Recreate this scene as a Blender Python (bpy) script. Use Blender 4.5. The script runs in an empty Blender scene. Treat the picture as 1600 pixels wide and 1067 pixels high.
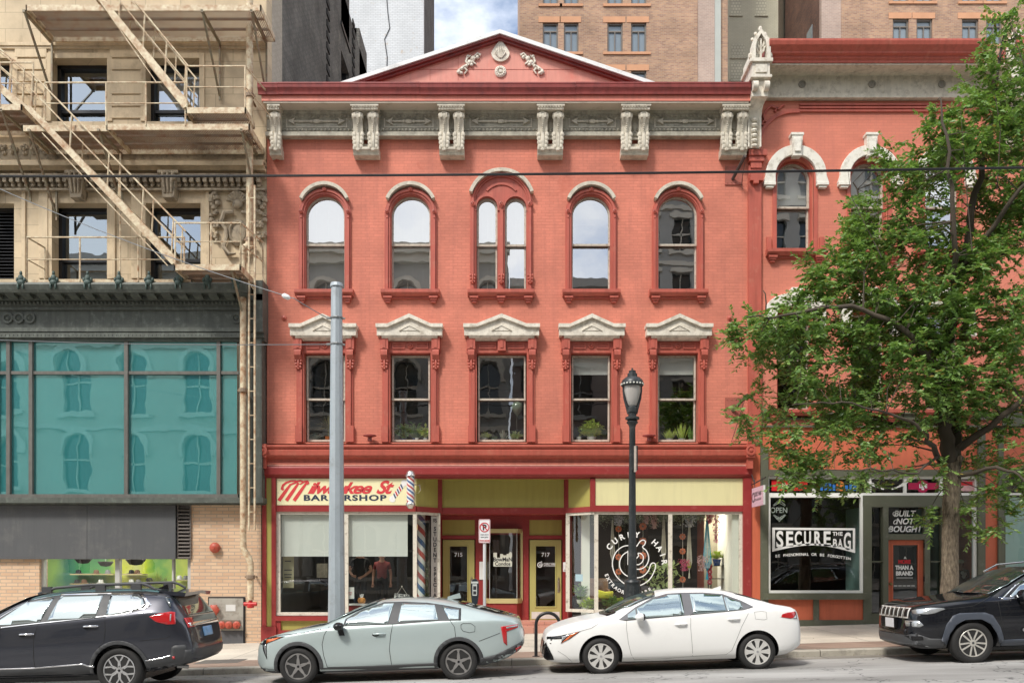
import bpy, bmesh, math, random
from mathutils import Vector, Matrix, noise
from mathutils.geometry import tessellate_polygon
from mathutils.bvhtree import BVHTree
R = math.radians; PI = math.pi
sc = bpy.context.scene; C = sc.collection
# ---------------- camera, world, sun, exposure ----------------
F = 1338.0; D = 22.0; H = 1.7; HY = 887.0      # focal (px of the 1600 px photo), camera distance, eye height, horizon row
def wx(px, y=0.0): return (px-800.0)*(y+D)/F
def wz(py, y=0.0): return H+(HY-py)*(y+D)/F
SLOPE = 0.03                                    # the street climbs to the right
cam_d = bpy.data.cameras.new('camera'); cam = bpy.data.objects.new('camera', cam_d); C.objects.link(cam)
cam.location = (0, -D, H); cam.rotation_euler = (R(90), 0, 0)
cam_d.sensor_width = 36; cam_d.lens = 36*F/1600; cam_d.shift_y = (HY-533.5)/1600
cam_d.clip_start = 0.1; cam_d.clip_end = 2000
sc.camera = cam
W = bpy.data.worlds.new('World'); sc.world = W; W.use_nodes = True
SUN_EL = R(50); SUN_AZ = R(-145)                # azimuth from +Y towards +X
def build_world():
    nt = W.node_tree; N = nt.nodes; L = nt.links
    bg = N['Background']; bg.inputs['Strength'].default_value = 0.115
    sky = N.new('ShaderNodeTexSky'); sky.sky_type = 'NISHITA'; sky.sun_disc = False
    sky.sun_elevation = SUN_EL; sky.sun_rotation = SUN_AZ; sky.air_density = 1.0; sky.dust_density = 2.0
    tc = N.new('ShaderNodeTexCoord'); mp = N.new('ShaderNodeMapping'); mp.inputs['Scale'].default_value = (2.2, 2.2, 4.0)
    mp.inputs['Location'].default_value = (1.3, .4, 0)
    no = N.new('ShaderNodeTexNoise'); no.inputs['Scale'].default_value = 1.3; no.inputs['Detail'].default_value = 8; no.inputs['Roughness'].default_value = .55
    cr = N.new('ShaderNodeValToRGB'); cr.color_ramp.elements[0].position = .42; cr.color_ramp.elements[1].position = .56
    mx = N.new('ShaderNodeMix'); mx.data_type = 'RGBA'
    L.new(tc.outputs['Generated'], mp.inputs[0]); L.new(mp.outputs[0], no.inputs['Vector']); L.new(no.outputs[0], cr.inputs[0])
    L.new(cr.outputs[0], mx.inputs[0]); L.new(sky.outputs[0], mx.inputs[6]); mx.inputs[7].default_value = (8.2, 8.4, 8.7, 1)
    L.new(mx.outputs[2], bg.inputs['Color'])
build_world()
sd = bpy.data.lights.new('sun', 'SUN'); sd.energy = 1.9; sd.angle = R(10); sd.color = (1, .955, .88)
sun = bpy.data.objects.new('sun', sd); C.objects.link(sun)
_d = Vector((math.sin(SUN_AZ)*math.cos(SUN_EL), math.cos(SUN_AZ)*math.cos(SUN_EL), math.sin(SUN_EL)))
sun.rotation_euler = _d.to_track_quat('Z', 'Y').to_euler(); sun.location = (0, 0, 40)
sc.view_settings.view_transform = 'Standard'; sc.view_settings.look = 'None'
sc.view_settings.exposure = 0.9; sc.view_settings.gamma = 1.0
sc.render.engine = 'CYCLES'
sc.cycles.max_bounces = 6; sc.cycles.transparent_max_bounces = 16
# ---------------- materials ----------------
def nodes(m):
    m.use_nodes = True; nt = m.node_tree
    return nt, nt.nodes, nt.links, nt.nodes['Principled BSDF']
def objco(nt):
    return nt.nodes.new('ShaderNodeTexCoord').outputs['Object']
def noise_n(nt, co, scale, detail=4, rough=.55, stretch=None):
    n = nt.nodes.new('ShaderNodeTexNoise'); n.inputs['Scale'].default_value = scale
    n.inputs['Detail'].default_value = detail; n.inputs['Roughness'].default_value = rough
    if stretch:
        mp = nt.nodes.new('ShaderNodeMapping'); mp.inputs['Scale'].default_value = stretch
        nt.links.new(co, mp.inputs[0]); co = mp.outputs[0]
    nt.links.new(co, n.inputs['Vector']); return n.outputs[0]
def ramp(nt, v, stops):
    r = nt.nodes.new('ShaderNodeValToRGB'); e = r.color_ramp.elements
    while len(e) < len(stops): e.new(.5)
    for i, (p, c) in enumerate(stops): e[i].position = p; e[i].color = (*c, 1) if len(c) == 3 else c
    nt.links.new(v, r.inputs[0]); return r.outputs[0]
def mixc(nt, fac, a, b, mode='MIX'):
    m = nt.nodes.new('ShaderNodeMix'); m.data_type = 'RGBA'; m.blend_type = mode
    for s, v in ((0, fac), (6, a), (7, b)):
        if hasattr(v, 'links') or hasattr(v, 'is_output'): nt.links.new(v, m.inputs[s])
        elif s == 0: m.inputs[0].default_value = v
        else: m.inputs[s].default_value = (*v, 1)
    return m.outputs[2]
def bump_n(nt, h, strength, dist=.01, prev=None):
    b = nt.nodes.new('ShaderNodeBump'); b.inputs['Strength'].default_value = strength; b.inputs['Distance'].default_value = dist
    nt.links.new(h, b.inputs['Height'])
    if prev: nt.links.new(prev, b.inputs['Normal'])
    return b.outputs[0]
def sh(c, k): return tuple(max(0, min(1, v*k)) for v in c)
def M(name, col, rough=.6, metal=0, var=.18, vs=1.7, bump=.15, bs=40, dirt=None, coat=0, streak=0, spec=.5, alpha=None):
    m = bpy.data.materials.new(name); nt, N, L, p = nodes(m); co = objco(nt)
    c = mixc(nt, noise_n(nt, co, vs, 5), sh(col, 1-var), sh(col, 1+var))
    if dirt:   # (colour, amount, scale): worn or dirty patches with a shape of their own
        f = ramp(nt, noise_n(nt, co, dirt[2], 8, .68), [(.62-dirt[1]*.3, (0, 0, 0)), (.72, (1, 1, 1))])
        c = mixc(nt, f, c, dirt[0])
    if streak:
        f = ramp(nt, noise_n(nt, co, 3, 5, .6, (3, 3, .25)), [(.45, (0, 0, 0)), (.75, (1, 1, 1))])
        c = mixc(nt, f, c, sh(col, 1-streak))
    L.new(c, p.inputs['Base Color']); p.inputs['Metallic'].default_value = metal
    p.inputs['Coat Weight'].default_value = coat; p.inputs['Coat Roughness'].default_value = .03
    p.inputs['Specular IOR Level'].default_value = spec
    r = nt.nodes.new('ShaderNodeMapRange'); L.new(noise_n(nt, co, vs*4, 3), r.inputs[0])
    r.inputs[3].default_value = max(0, rough-.08); r.inputs[4].default_value = min(1, rough+.08); L.new(r.outputs[0], p.inputs['Roughness'])
    if bump: L.new(bump_n(nt, noise_n(nt, co, bs, 3), bump, .004), p.inputs['Normal'])
    return m
def brick_mat(name, c1, c2, mortar, bw=.215, rh=.075, ms=.008, rough=.8, var=.2, bump=.5, patch=None, bias=0, stain=None, soft=.1):
    m = bpy.data.materials.new(name); nt, N, L, p = nodes(m); co = objco(nt)
    s = N.new('ShaderNodeSeparateXYZ'); L.new(co, s.inputs[0]); a = N.new('ShaderNodeMath'); L.new(s.outputs[0], a.inputs[0]); L.new(s.outputs[1], a.inputs[1])
    cb = N.new('ShaderNodeCombineXYZ'); L.new(a.outputs[0], cb.inputs[0]); L.new(s.outputs[2], cb.inputs[1])
    b = N.new('ShaderNodeTexBrick'); L.new(cb.outputs[0], b.inputs['Vector'])
    b.inputs['Scale'].default_value = 1; b.inputs['Brick Width'].default_value = bw; b.inputs['Row Height'].default_value = rh
    b.inputs['Mortar Size'].default_value = ms; b.inputs['Mortar Smooth'].default_value = soft; b.inputs['Bias'].default_value = bias
    b.inputs['Color1'].default_value = (*c1, 1); b.inputs['Color2'].default_value = (*c2, 1); b.inputs['Mortar'].default_value = (*mortar, 1)
    v = ramp(nt, noise_n(nt, co, .8, 7, .6), [(.3, (1-var,)*3), (.7, (1+var,)*3)])
    c = mixc(nt, 1.0, b.outputs['Color'], v, 'MULTIPLY')
    if patch:
        f = ramp(nt, noise_n(nt, co, patch[1], 8, .7), [(.60, (0, 0, 0)), (.70, (1, 1, 1))]); c = mixc(nt, f, c, patch[0])
    if stain:
        f = ramp(nt, noise_n(nt, co, 2, 6, .65, (2.5, 2.5, .3)), [(.5, (0, 0, 0)), (.8, (.7, .7, .7))]); c = mixc(nt, f, c, stain)
    L.new(c, p.inputs['Base Color']); p.inputs['Roughness'].default_value = rough
    iv = N.new('ShaderNodeMath'); iv.operation = 'SUBTRACT'; iv.inputs[0].default_value = 1; L.new(b.outputs['Fac'], iv.inputs[1])
    n1 = bump_n(nt, iv.outputs[0], bump, .006); L.new(bump_n(nt, noise_n(nt, co, 35, 4), .3, .004, n1), p.inputs['Normal'])
    return m
def glass_mat(name, refl=.25, tint=(.8, .85, .85), wave=.02, rough=0.0, gcol=(1, 1, 1), ws=1.5):
    m = bpy.data.materials.new(name); m.use_nodes = True; nt = m.node_tree; N = nt.nodes; L = nt.links
    N.remove(N['Principled BSDF']); out = N['Material Output']
    t = N.new('ShaderNodeBsdfTransparent'); t.inputs[0].default_value = (*tint, 1)
    g = N.new('ShaderNodeBsdfGlossy'); g.inputs['Color'].default_value = (*gcol, 1); g.inputs['Roughness'].default_value = rough
    mx = N.new('ShaderNodeMixShader'); fr = N.new('ShaderNodeMath'); fr.operation = 'POWER'; fr.inputs[1].default_value = 5; lw = N.new('ShaderNodeLayerWeight'); lw.inputs[0].default_value = .5; L.new(lw.outputs['Facing'], fr.inputs[0])
    ad = N.new('ShaderNodeMath'); ad.use_clamp = True; L.new(fr.outputs[0], ad.inputs[0]); ad.inputs[1].default_value = refl
    L.new(ad.outputs[0], mx.inputs[0]); L.new(t.outputs[0], mx.inputs[1]); L.new(g.outputs[0], mx.inputs[2]); L.new(mx.outputs[0], out.inputs[0])
    if wave: L.new(bump_n(nt, noise_n(nt, objco(nt), ws, 2), wave, .1), g.inputs['Normal'])
    return m
# ---------------- mesh builder ----------------
def tag(o, label=None, cat=None, group=None, kind=None):
    if label: o['label'] = label
    if cat: o['category'] = cat
    if group: o['group'] = group
    if kind: o['kind'] = kind
    return o
def wpos(o):
    v = Vector((0, 0, 0))
    while o: v += o.location; o = o.parent
    return v
def thing(name, label, cat, loc=(0, 0, 0), group=None):
    o = bpy.data.objects.new(name, None); o.empty_display_size = .2; C.objects.link(o); o.location = loc
    return tag(o, label, cat, group)
def xf(pts, m): return [tuple(m @ Vector(p)) for p in pts]
class MB:
    def __init__(s): s.v = []; s.f = []; s.m = []; s.mi = 0
    def add(s, vs, fs):
        o = len(s.v); s.v += [tuple(v) for v in vs]; s.f += [tuple(i+o for i in f) for f in fs]; s.m += [s.mi]*len(fs); return s
    def box(s, x0, x1, y0, y1, z0, z1):
        if x0 > x1: x0, x1 = x1, x0
        if y0 > y1: y0, y1 = y1, y0
        if z0 > z1: z0, z1 = z1, z0
        return s.add([(x, y, z) for x in (x0, x1) for y in (y0, y1) for z in (z0, z1)],
                     [(0, 1, 3, 2), (4, 6, 7, 5), (0, 4, 5, 1), (2, 3, 7, 6), (0, 2, 6, 4), (1, 5, 7, 3)])
    def prism(s, poly, a, b, axis='y', holes=(), caps=True):
        """polygon in (x,z) for axis y, (y,z) for axis x, (x,y) for axis z, swept from a to b"""
        fn = {'y': lambda p, t: (p[0], t, p[1]), 'x': lambda p, t: (t, p[0], p[1]), 'z': lambda p, t: (p[0], p[1], t)}[axis]
        loops = [list(poly)]+[list(h) for h in holes]
        pts = [p for l in loops for p in l]; n = len(pts)
        vs = [fn(p, a) for p in pts]+[fn(p, b) for p in pts]; fs = []
        if caps:
            tri = tessellate_polygon([[Vector((p[0], p[1], 0)) for p in l] for l in loops]) if (len(pts) > 4 or holes) else [tuple(range(n))]
            for t in tri: fs.append(tuple(t)); fs.append(tuple(i+n for i in reversed(t)))
        o = 0
        for l in loops:
            k = len(l)
            for i in range(k): j = (i+1) % k; fs.append((o+i, o+j, o+j+n, o+i+n))
            o += k
        return s.add(vs, fs)
    def tube(s, pts, r, n=8, caps=True):
        pts = [Vector(p) for p in pts]; k = len(pts); rr = r if isinstance(r, (list, tuple)) else [r]*k
        vs = []; prev = None
        for i, p in enumerate(pts):
            d = (pts[min(i+1, k-1)]-pts[max(i-1, 0)]).normalized()
            if prev is None:
                u = d.cross(Vector((0, 0, 1)) if abs(d.z) < .9 else Vector((1, 0, 0))).normalized()
            else:
                u = (prev-d*prev.dot(d))
                u = u.normalized() if u.length > 1e-6 else d.orthogonal().normalized()
            prev = u; w = d.cross(u)
            for j in range(n):
                a = 2*PI*j/n+PI/n; vs.append(p+(u*math.cos(a)+w*math.sin(a))*rr[i])
        fs = [(i*n+j, i*n+(j+1) % n, (i+1)*n+(j+1) % n, (i+1)*n+j) for i in range(k-1) for j in range(n)]
        if caps: fs += [tuple(range(n-1, -1, -1)), tuple((k-1)*n+j for j in range(n))]
        return s.add(vs, fs)
    def lathe(s, prof, c=(0, 0, 0), axis='z', n=16):
        """prof: (radius, height) pairs"""
        vs = []; k = len(prof)
        for r, h in prof:
            for j in range(n):
                a = 2*PI*(j+.5)/n; x, y = r*math.cos(a), r*math.sin(a)
                v = {'z': (x, y, h), 'y': (x, h, y), 'x': (h, x, y)}[axis]
                vs.append((v[0]+c[0], v[1]+c[1], v[2]+c[2]))
        fs = [(i*n+j, i*n+(j+1) % n, (i+1)*n+(j+1) % n, (i+1)*n+j) for i in range(k-1) for j in range(n)]
        fs += [tuple(range(n-1, -1, -1)), tuple((k-1)*n+j for j in range(n))]
        return s.add(vs, fs)
    def ball(s, c, r, n=8, k=5):
        r = (r, r, r) if not isinstance(r, (tuple, list)) else r
        vs = [(c[0], c[1], c[2]-r[2])]
        for i in range(1, k):
            b = -PI/2+PI*i/k
            vs += [(c[0]+r[0]*math.cos(b)*math.cos(2*PI*j/n), c[1]+r[1]*math.cos(b)*math.sin(2*PI*j/n), c[2]+r[2]*math.sin(b)) for j in range(n)]
        vs.append((c[0], c[1], c[2]+r[2])); fs = [(0, 1+(j+1) % n, 1+j) for j in range(n)]
        for i in range(k-2): fs += [(1+i*n+j, 1+i*n+(j+1) % n, 1+(i+1)*n+(j+1) % n, 1+(i+1)*n+j) for j in range(n)]
        e = len(vs)-1; o = 1+(k-2)*n; fs += [(o+j, o+(j+1) % n, e) for j in range(n)]
        return s.add(vs, fs)
    def band(s, inner, outer, a, b, closed=False):
        """strip between two matching (x,z) polylines, from depth a to b"""
        n = len(inner); vs = []
        for (ix, iz), (ox, oz) in zip(inner, outer): vs += [(ix, a, iz), (ox, a, oz), (ox, b, oz), (ix, b, iz)]
        fs = []
        for i in range(n if closed else n-1):
            j = (i+1) % n; p, q = i*4, j*4
            for t in range(4): u = (t+1) % 4; fs.append((p+t, q+t, q+u, p+u))
        if not closed: fs += [(0, 1, 2, 3), ((n-1)*4+3, (n-1)*4+2, (n-1)*4+1, (n-1)*4)]
        return s.add(vs, fs)
    def build(s, name, mat, parent=None, smooth=False, bevel=0, auto=None):
        me = bpy.data.meshes.new(name); o0 = wpos(parent) if parent else Vector((0, 0, 0))
        me.from_pydata([(x-o0.x, y-o0.y, z-o0.z) for x, y, z in s.v], [], s.f)
        for m in (mat if isinstance(mat, (list, tuple)) else [mat]): me.materials.append(m)
        me.polygons.foreach_set('material_index', s.m)
        bm = bmesh.new(); bm.from_mesh(me); bmesh.ops.recalc_face_normals(bm, faces=bm.faces)
        if bevel: bmesh.ops.bevel(bm, geom=[e for e in bm.edges if len(e.link_faces) == 2 and e.calc_face_angle(0) > .7], offset=bevel, segments=1, affect='EDGES', clamp_overlap=True)
        if smooth:
            for f in bm.faces: f.smooth = True
            for e in bm.edges:
                if len(e.link_faces) == 2 and e.calc_face_angle(0) > R(smooth if smooth is not True else 40): e.smooth = False
        bm.to_mesh(me); bm.free()
        o = bpy.data.objects.new(name, me); C.objects.link(o)
        if parent: o.parent = parent
        return o
def build_split(mb, name, mat, parent, gap=.06, axis=0, label=None, **k):
    """separate pieces that stand apart along one axis become parts of their own"""
    n = len(mb.v); r = list(range(n))
    def fd(a):
        while r[a] != a: r[a] = r[r[a]]; a = r[a]
        return a
    for f in mb.f:
        for q in f[1:]: r[fd(q)] = fd(f[0])
    comp = {}
    for f, m in zip(mb.f, mb.m): comp.setdefault(fd(f[0]), []).append((f, m))
    it = []
    for c, fs in comp.items():
        xs = [mb.v[i][axis] for f, _ in fs for i in f]; it.append([min(xs), max(xs), fs])
    it.sort(key=lambda t: t[0]); gr = []
    for a, b, fs in it:
        if gr and a <= gr[-1][1]+gap: gr[-1][1] = max(gr[-1][1], b); gr[-1][2] += fs
        else: gr.append([a, b, list(fs)])
    out = []
    for a, b, fs in gr:
        q = MB(); ix = {}
        for f, m in fs:
            g = []
            for i in f:
                if i not in ix: ix[i] = len(q.v); q.v.append(mb.v[i])
                g.append(ix[i])
            q.f.append(tuple(g)); q.m.append(m)
        o = q.build(name, mat, parent, **k)
        if label: o['label'] = label
        out.append(o)
    return out
def struct(name, mb, mat, **k): return tag(mb.build(name, mat, **k), kind='structure')
def arc(cx, cz, r, a0, a1, n=20, rz=None):
    rz = rz or r
    return [(cx+r*math.cos(R(a0+(a1-a0)*i/n)), cz+rz*math.sin(R(a0+(a1-a0)*i/n))) for i in range(n+1)]
def arch_poly(x0, x1, z0, zt, n=20):
    r = (x1-x0)/2; return [(x0, z0), (x1, z0)]+arc((x0+x1)/2, zt-r, r, 0, 180, n)
def rect(x0, x1, z0, z1): return [(x0, z0), (x1, z0), (x1, z1), (x0, z1)]
def arch_path(x0, x1, z0, zt, off, n=20):
    """open U path left foot - arch - right foot, offset outward"""
    r = (x1-x0)/2; c = (x0+x1)/2; return [(x0-off, z0)]+[(x, z) for x, z in reversed(arc(c, zt-r, r+off, 0, 180, n))]+[(x1+off, z0)]
def text_mb(txt, x, z, size, y, mb=None, shear=0, bold=0, align='CENTER', sx=1.0, spacing=1.0, depth=.004, rot=0, fit=None):
    cu = bpy.data.curves.new('t', 'FONT'); cu.body = txt; cu.size = size; cu.shear = shear; cu.offset = bold
    cu.align_x = align; cu.space_character = spacing; cu.extrude = depth/2; cu.resolution_u = 4
    o = bpy.data.objects.new('t', cu); C.objects.link(o)
    dg = bpy.context.evaluated_depsgraph_get(); me = bpy.data.meshes.new_from_object(o.evaluated_get(dg))
    mb = mb or MB(); c, s_ = math.cos(R(rot)), math.sin(R(rot))
    vs = []
    if fit: xs_ = [v.co.x for v in me.vertices]; sx = fit/(max(xs_)-min(xs_))
    for v in me.vertices:
        a, b = v.co.x*sx, v.co.y; vs.append((x+a*c-b*s_, y-v.co.z, z+a*s_+b*c))
    mb.add(vs, [tuple(p.vertices) for p in me.polygons])
    bpy.data.objects.remove(o); bpy.data.curves.remove(cu); bpy.data.meshes.remove(me)
    return mb
def ellip_text(txt, cx, cz, r, a0, a1, size, y, mb, bold=0, inward=False):
    """letters set one by one round a circle"""
    n = len(txt)
    for i, ch in enumerate(txt):
        if ch == ' ': continue
        a = a0+(a1-a0)*i/(n-1) if n > 1 else a0
        if inward: text_mb(ch, cx+r*math.cos(R(a)), cz+r*math.sin(R(a)), size, y, mb, bold=bold, rot=a+90)
        else: text_mb(ch, cx+r*math.cos(R(a)), cz+r*math.sin(R(a)), size, y, mb, bold=bold, rot=a-90)
    return mb
# ---------------- shared materials ----------------
RED = (.61, .195, .128)
m_red = brick_mat('painted_red_brick', RED, sh(RED, .9), sh(RED, .80), var=.17, bump=.6, rough=.72, patch=((.50, .135, .085), 1.1), stain=(.40, .125, .09), soft=.8)
m_redtrim = M('red_trim_paint', (.44, .098, .066), .5, var=.22, dirt=((.46, .15, .10), .25, 5), streak=.25)
m_redlite = M('red_fascia_paint', (.64, .20, .14), .5, var=.14, dirt=((.58, .2, .15), .3, 3), streak=.2)
m_redpale = M('pale_red_panel', (.64, .26, .20), .5, var=.12, dirt=((.60, .17, .12), .3, 1.5), streak=.15)
m_maroon = M('maroon_paint', (.27, .030, .028), .42, var=.2, dirt=((.36, .08, .07), .15, 6))
m_dkmaroon = M('dark_maroon_gutter', (.27, .055, .048), .42, var=.25, dirt=((.14, .04, .04), .4, 3), streak=.3)
m_olive = M('olive_panel_paint', (.37, .33, .085), .55, var=.08, streak=.12)
m_olivelt = M('pale_olive_panel_paint', (.70, .65, .36), .5, var=.06, streak=.08)
m_cream = M('cream_painted_metal', (.58, .53, .43), .6, var=.18, vs=4, dirt=((.27, .235, .18), .42, 6), streak=.25)
m_white = M('aged_white_paint', (.72, .67, .57), .6, var=.14, vs=3, dirt=((.33, .28, .21), .5, 7), streak=.2)
m_frieze = M('grey_cream_frieze', (.42, .39, .31), .65, var=.25, vs=4, dirt=((.16, .15, .12), .55, 5), streak=.3)
m_sash = M('aged_cream_sash', (.50, .44, .36), .6, var=.2, vs=9, dirt=((.22, .17, .13), .4, 12))
m_blind = M('white_blind', (.72, .72, .68), .7, var=.05)
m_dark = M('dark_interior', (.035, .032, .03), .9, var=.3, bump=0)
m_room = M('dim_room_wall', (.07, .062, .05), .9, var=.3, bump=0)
m_black = M('black_paint', (.012, .012, .014), .38, var=.3)
m_glass_hi = glass_mat('upper_window_glass', .44, (.8, .83, .83), .012)
m_glass = glass_mat('window_glass', .17, (.8, .83, .82), .02)
m_glass_shop = glass_mat('shop_glass', .085, (.82, .86, .84), .01)
def asphalt():
    m = bpy.data.materials.new('asphalt'); nt, N, L, p = nodes(m); co = objco(nt)
    a = mixc(nt, noise_n(nt, co, 130, 2, .7), (.25, .245, .235), (.46, .45, .43))
    b = ramp(nt, noise_n(nt, co, .45, 6, .6, (.35, 1.6, 1)), [(.35, (.58, .57, .56)), (.62, (1.12, 1.12, 1.12))])
    c = mixc(nt, 1.0, a, b, 'MULTIPLY')
    cr = N.new('ShaderNodeTexVoronoi'); cr.feature = 'DISTANCE_TO_EDGE'; cr.inputs['Scale'].default_value = .35
    w = N.new('ShaderNodeVectorMath'); w.operation = 'ADD'; nn = N.new('ShaderNodeTexNoise'); nn.inputs['Scale'].default_value = 3; L.new(co, nn.inputs['Vector'])
    L.new(co, w.inputs[0]); L.new(nn.outputs['Color'], w.inputs[1]); L.new(w.outputs[0], cr.inputs['Vector'])
    f = ramp(nt, cr.outputs[0], [(.0, (.9,)*3), (.010, (0,)*3)]); c = mixc(nt, f, c, (.045, .045, .045))
    L.new(c, p.inputs['Base Color']); p.inputs['Roughness'].default_value = .85
    L.new(bump_n(nt, noise_n(nt, co, 110, 3), .5, .01), p.inputs['Normal']); return m
def concrete(name, col, joint=1.5, jy=1.5, dark=.45):
    m = bpy.data.materials.new(name); nt, N, L, p = nodes(m); co = objco(nt)
    b = N.new('ShaderNodeTexBrick'); b.offset = 0; L.new(co, b.inputs['Vector']); b.inputs['Scale'].default_value = 1
    b.inputs['Brick Width'].default_value = joint; b.inputs['Row Height'].default_value = jy; b.inputs['Mortar Size'].default_value = .012
    b.inputs['Color1'].default_value = (*col, 1); b.inputs['Color2'].default_value = (*sh(col, .86), 1); b.inputs['Mortar'].default_value = (*sh(col, dark), 1)
    v = ramp(nt, noise_n(nt, co, 1.1, 8, .65), [(.3, (.78,)*3), (.7, (1.12,)*3)]); c = mixc(nt, 1.0, b.outputs[0], v, 'MULTIPLY')
    g = ramp(nt, noise_n(nt, co, 60, 2), [(.3, (.86,)*3), (.7, (1.1,)*3)]); c = mixc(nt, 1.0, c, g, 'MULTIPLY')
    L.new(c, p.inputs['Base Color']); p.inputs['Roughness'].default_value = .85
    L.new(bump_n(nt, noise_n(nt, co, 50, 4), .35, .006), p.inputs['Normal']); return m
m_asphalt = asphalt(); m_conc = concrete('sidewalk_concrete', (.60, .54, .45)); m_curb = M('kerb_concrete', (.40, .37, .31), .85, var=.25, vs=2, dirt=((.15, .14, .12), .45, 3), bump=.5)
m_strip = brick_mat('brown_paver_strip', (.24, .17, .13), (.30, .21, .16), (.17, .14, .12), .2, .1, .006, var=.25)
# ---------------- ground: sheets tilted with the street ----------------
YK = -5.35                                       # kerb line
def gz(x, y=0.0): return SLOPE*x+(.06*y/5.35 if y >= YK else -.19+.02*(YK-y))-.015
def ground_sheet(name, x0, x1, y0, y1, mat, dz=0.0):
    y0 += .0001 if abs(y0-YK) < .3 else 0
    f = (lambda x, y: SLOPE*x+.06*y/5.35-.015+dz) if name.startswith(('sidewalk', 'paver')) else (lambda x, y: SLOPE*x-.205+.02*(YK-max(y, -14))+dz)
    mb = MB(); ys = [y0, y1] if not (y0 < -14 < y1) else [y0, -14, y1]; vs = []
    for y in ys: vs += [(x0, y, f(x0, y)), (x1, y, f(x1, y))]
    mb.add(vs, [(2*i, 2*i+1, 2*i+3, 2*i+2) for i in range(len(ys)-1)])
    return struct(name, mb, mat)
mb = MB(); mb.add([(x, y, SLOPE*x-.35) for x, y in ((-400, -400), (400, -400), (400, 400), (-400, 400))], [(0, 1, 2, 3)]); struct('ground', mb, M('far_ground', (.16, .15, .14), .9))
ground_sheet('road', -150, 150, -24, YK, m_asphalt)
ground_sheet('sidewalk', -60, 60, YK+.18, 2.0, m_conc)
def curb():
    mb = MB(); x = -60.0
    while x < 60:
        x1 = x+3.0-.012; t = gz(0, YK+.01)
        a, b = SLOPE*x+t, SLOPE*x1+t; y0, y1 = YK, YK+.18
        mb.add([(x, y0+.02, a+.002), (x, y1, a+.003), (x, y0, a-.02), (x, y0, a-.2), (x1, y0+.02, b+.002), (x1, y1, b+.003), (x1, y0, b-.02), (x1, y0, b-.2)],
               [(0, 4, 5, 1), (2, 6, 4, 0), (3, 7, 6, 2)]); x += 3.0
    struct('kerb', mb, m_curb)
curb()
ground_sheet('gutter', -60, 60, YK-.45, YK-.005, concrete('gutter_concrete', (.27, .25, .215), 3.0, 9), .004)
ground_sheet('paver_strip', -60, 60, YK+.19, YK+1.25, m_strip, .004)
ground_sheet('far_sidewalk', -60, 60, -40, -20, m_conc, .12)
# ================= RED BUILDING =================
red = thing('brick_building', 'three storey red painted brick building with white front gable and cream bracketed cornice', 'building', (0, 0, 0))
XL, XR = wx(417), wx(1168)
UP = [(479, 537, 308), (613, 671, 308), (895, 952, 308), (1030, 1088, 308)]      # upper arched windows px
LOW = [(479, 537), (613, 670), (748, 820), (895, 952), (1030, 1087)]
def red_wall():
    holes = []
    for a, b, t in UP: holes.append(arch_poly(wx(a-3), wx(b+3), wz(454), wz(t-4)))
    for a, b in ((746, 776), (790, 821)): holes.append(arch_poly(wx(a-3), wx(b+3), wz(454), wz(306)))
    for a, b in LOW: holes.append(rect(wx(a-3), wx(b+3), wz(691), wz(552)))
    mb = MB(); mb.prism(rect(XL, XR, wz(693), wz(160)), 0.0, .34, 'y', holes)
    # side walls, back and flat roof
    zt = wz(160); mb.box(XL, XL+.3, .34, 14, 0, zt); mb.box(XR-.3, XR, .34, 14, 0, zt); mb.box(XL, XR, 14, 14.3, 0, zt)
    w = mb.build('wall', m_red, red)
    r = MB(); r.box(XL+.01, XR-.01, .36, 13.98, wz(160)-.02, wz(160)+.08); r.build('roof', M('tar_roof', (.06, .06, .06), .9), red)
    # interiors
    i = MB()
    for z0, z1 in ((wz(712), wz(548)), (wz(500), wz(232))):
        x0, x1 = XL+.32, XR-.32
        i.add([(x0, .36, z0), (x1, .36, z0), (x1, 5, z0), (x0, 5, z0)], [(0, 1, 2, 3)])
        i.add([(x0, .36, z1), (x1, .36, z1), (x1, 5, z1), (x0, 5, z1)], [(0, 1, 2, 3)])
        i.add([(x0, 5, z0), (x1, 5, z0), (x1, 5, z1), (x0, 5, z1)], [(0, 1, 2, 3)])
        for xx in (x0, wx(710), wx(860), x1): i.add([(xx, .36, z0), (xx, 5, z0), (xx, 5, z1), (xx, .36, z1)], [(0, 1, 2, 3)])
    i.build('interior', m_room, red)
red_wall()
def rosette(mb, x, z, r, y):
    mb.lathe([(r, y), (r, y-.03), (r*.7, y-.035), (r*.62, y-.015), (r*.35, y-.015), (r*.3, y-.04), (.001, y-.045)], (x, 0, z), 'y', 12)
def acanthus(mb, x, z, w, h, y, n=3):
    """drooping leaf: overlapping lobes"""
    for k in range(n):
        t = k/(n-1) if n > 1 else 0
        for s in (-1, 1): mb.ball((x+s*w*(.34-.10*t), y-.01, z-h*(.12+.62*t)), (w*.2, .035, h*.16), 6, 4)
    mb.ball((x, y-.02, z-h*.45), (w*.2, .05, h*.5), 6, 5); mb.ball((x, y-.03, z-h*.92), (w*.2, .04, h*.09), 6, 4)
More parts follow.
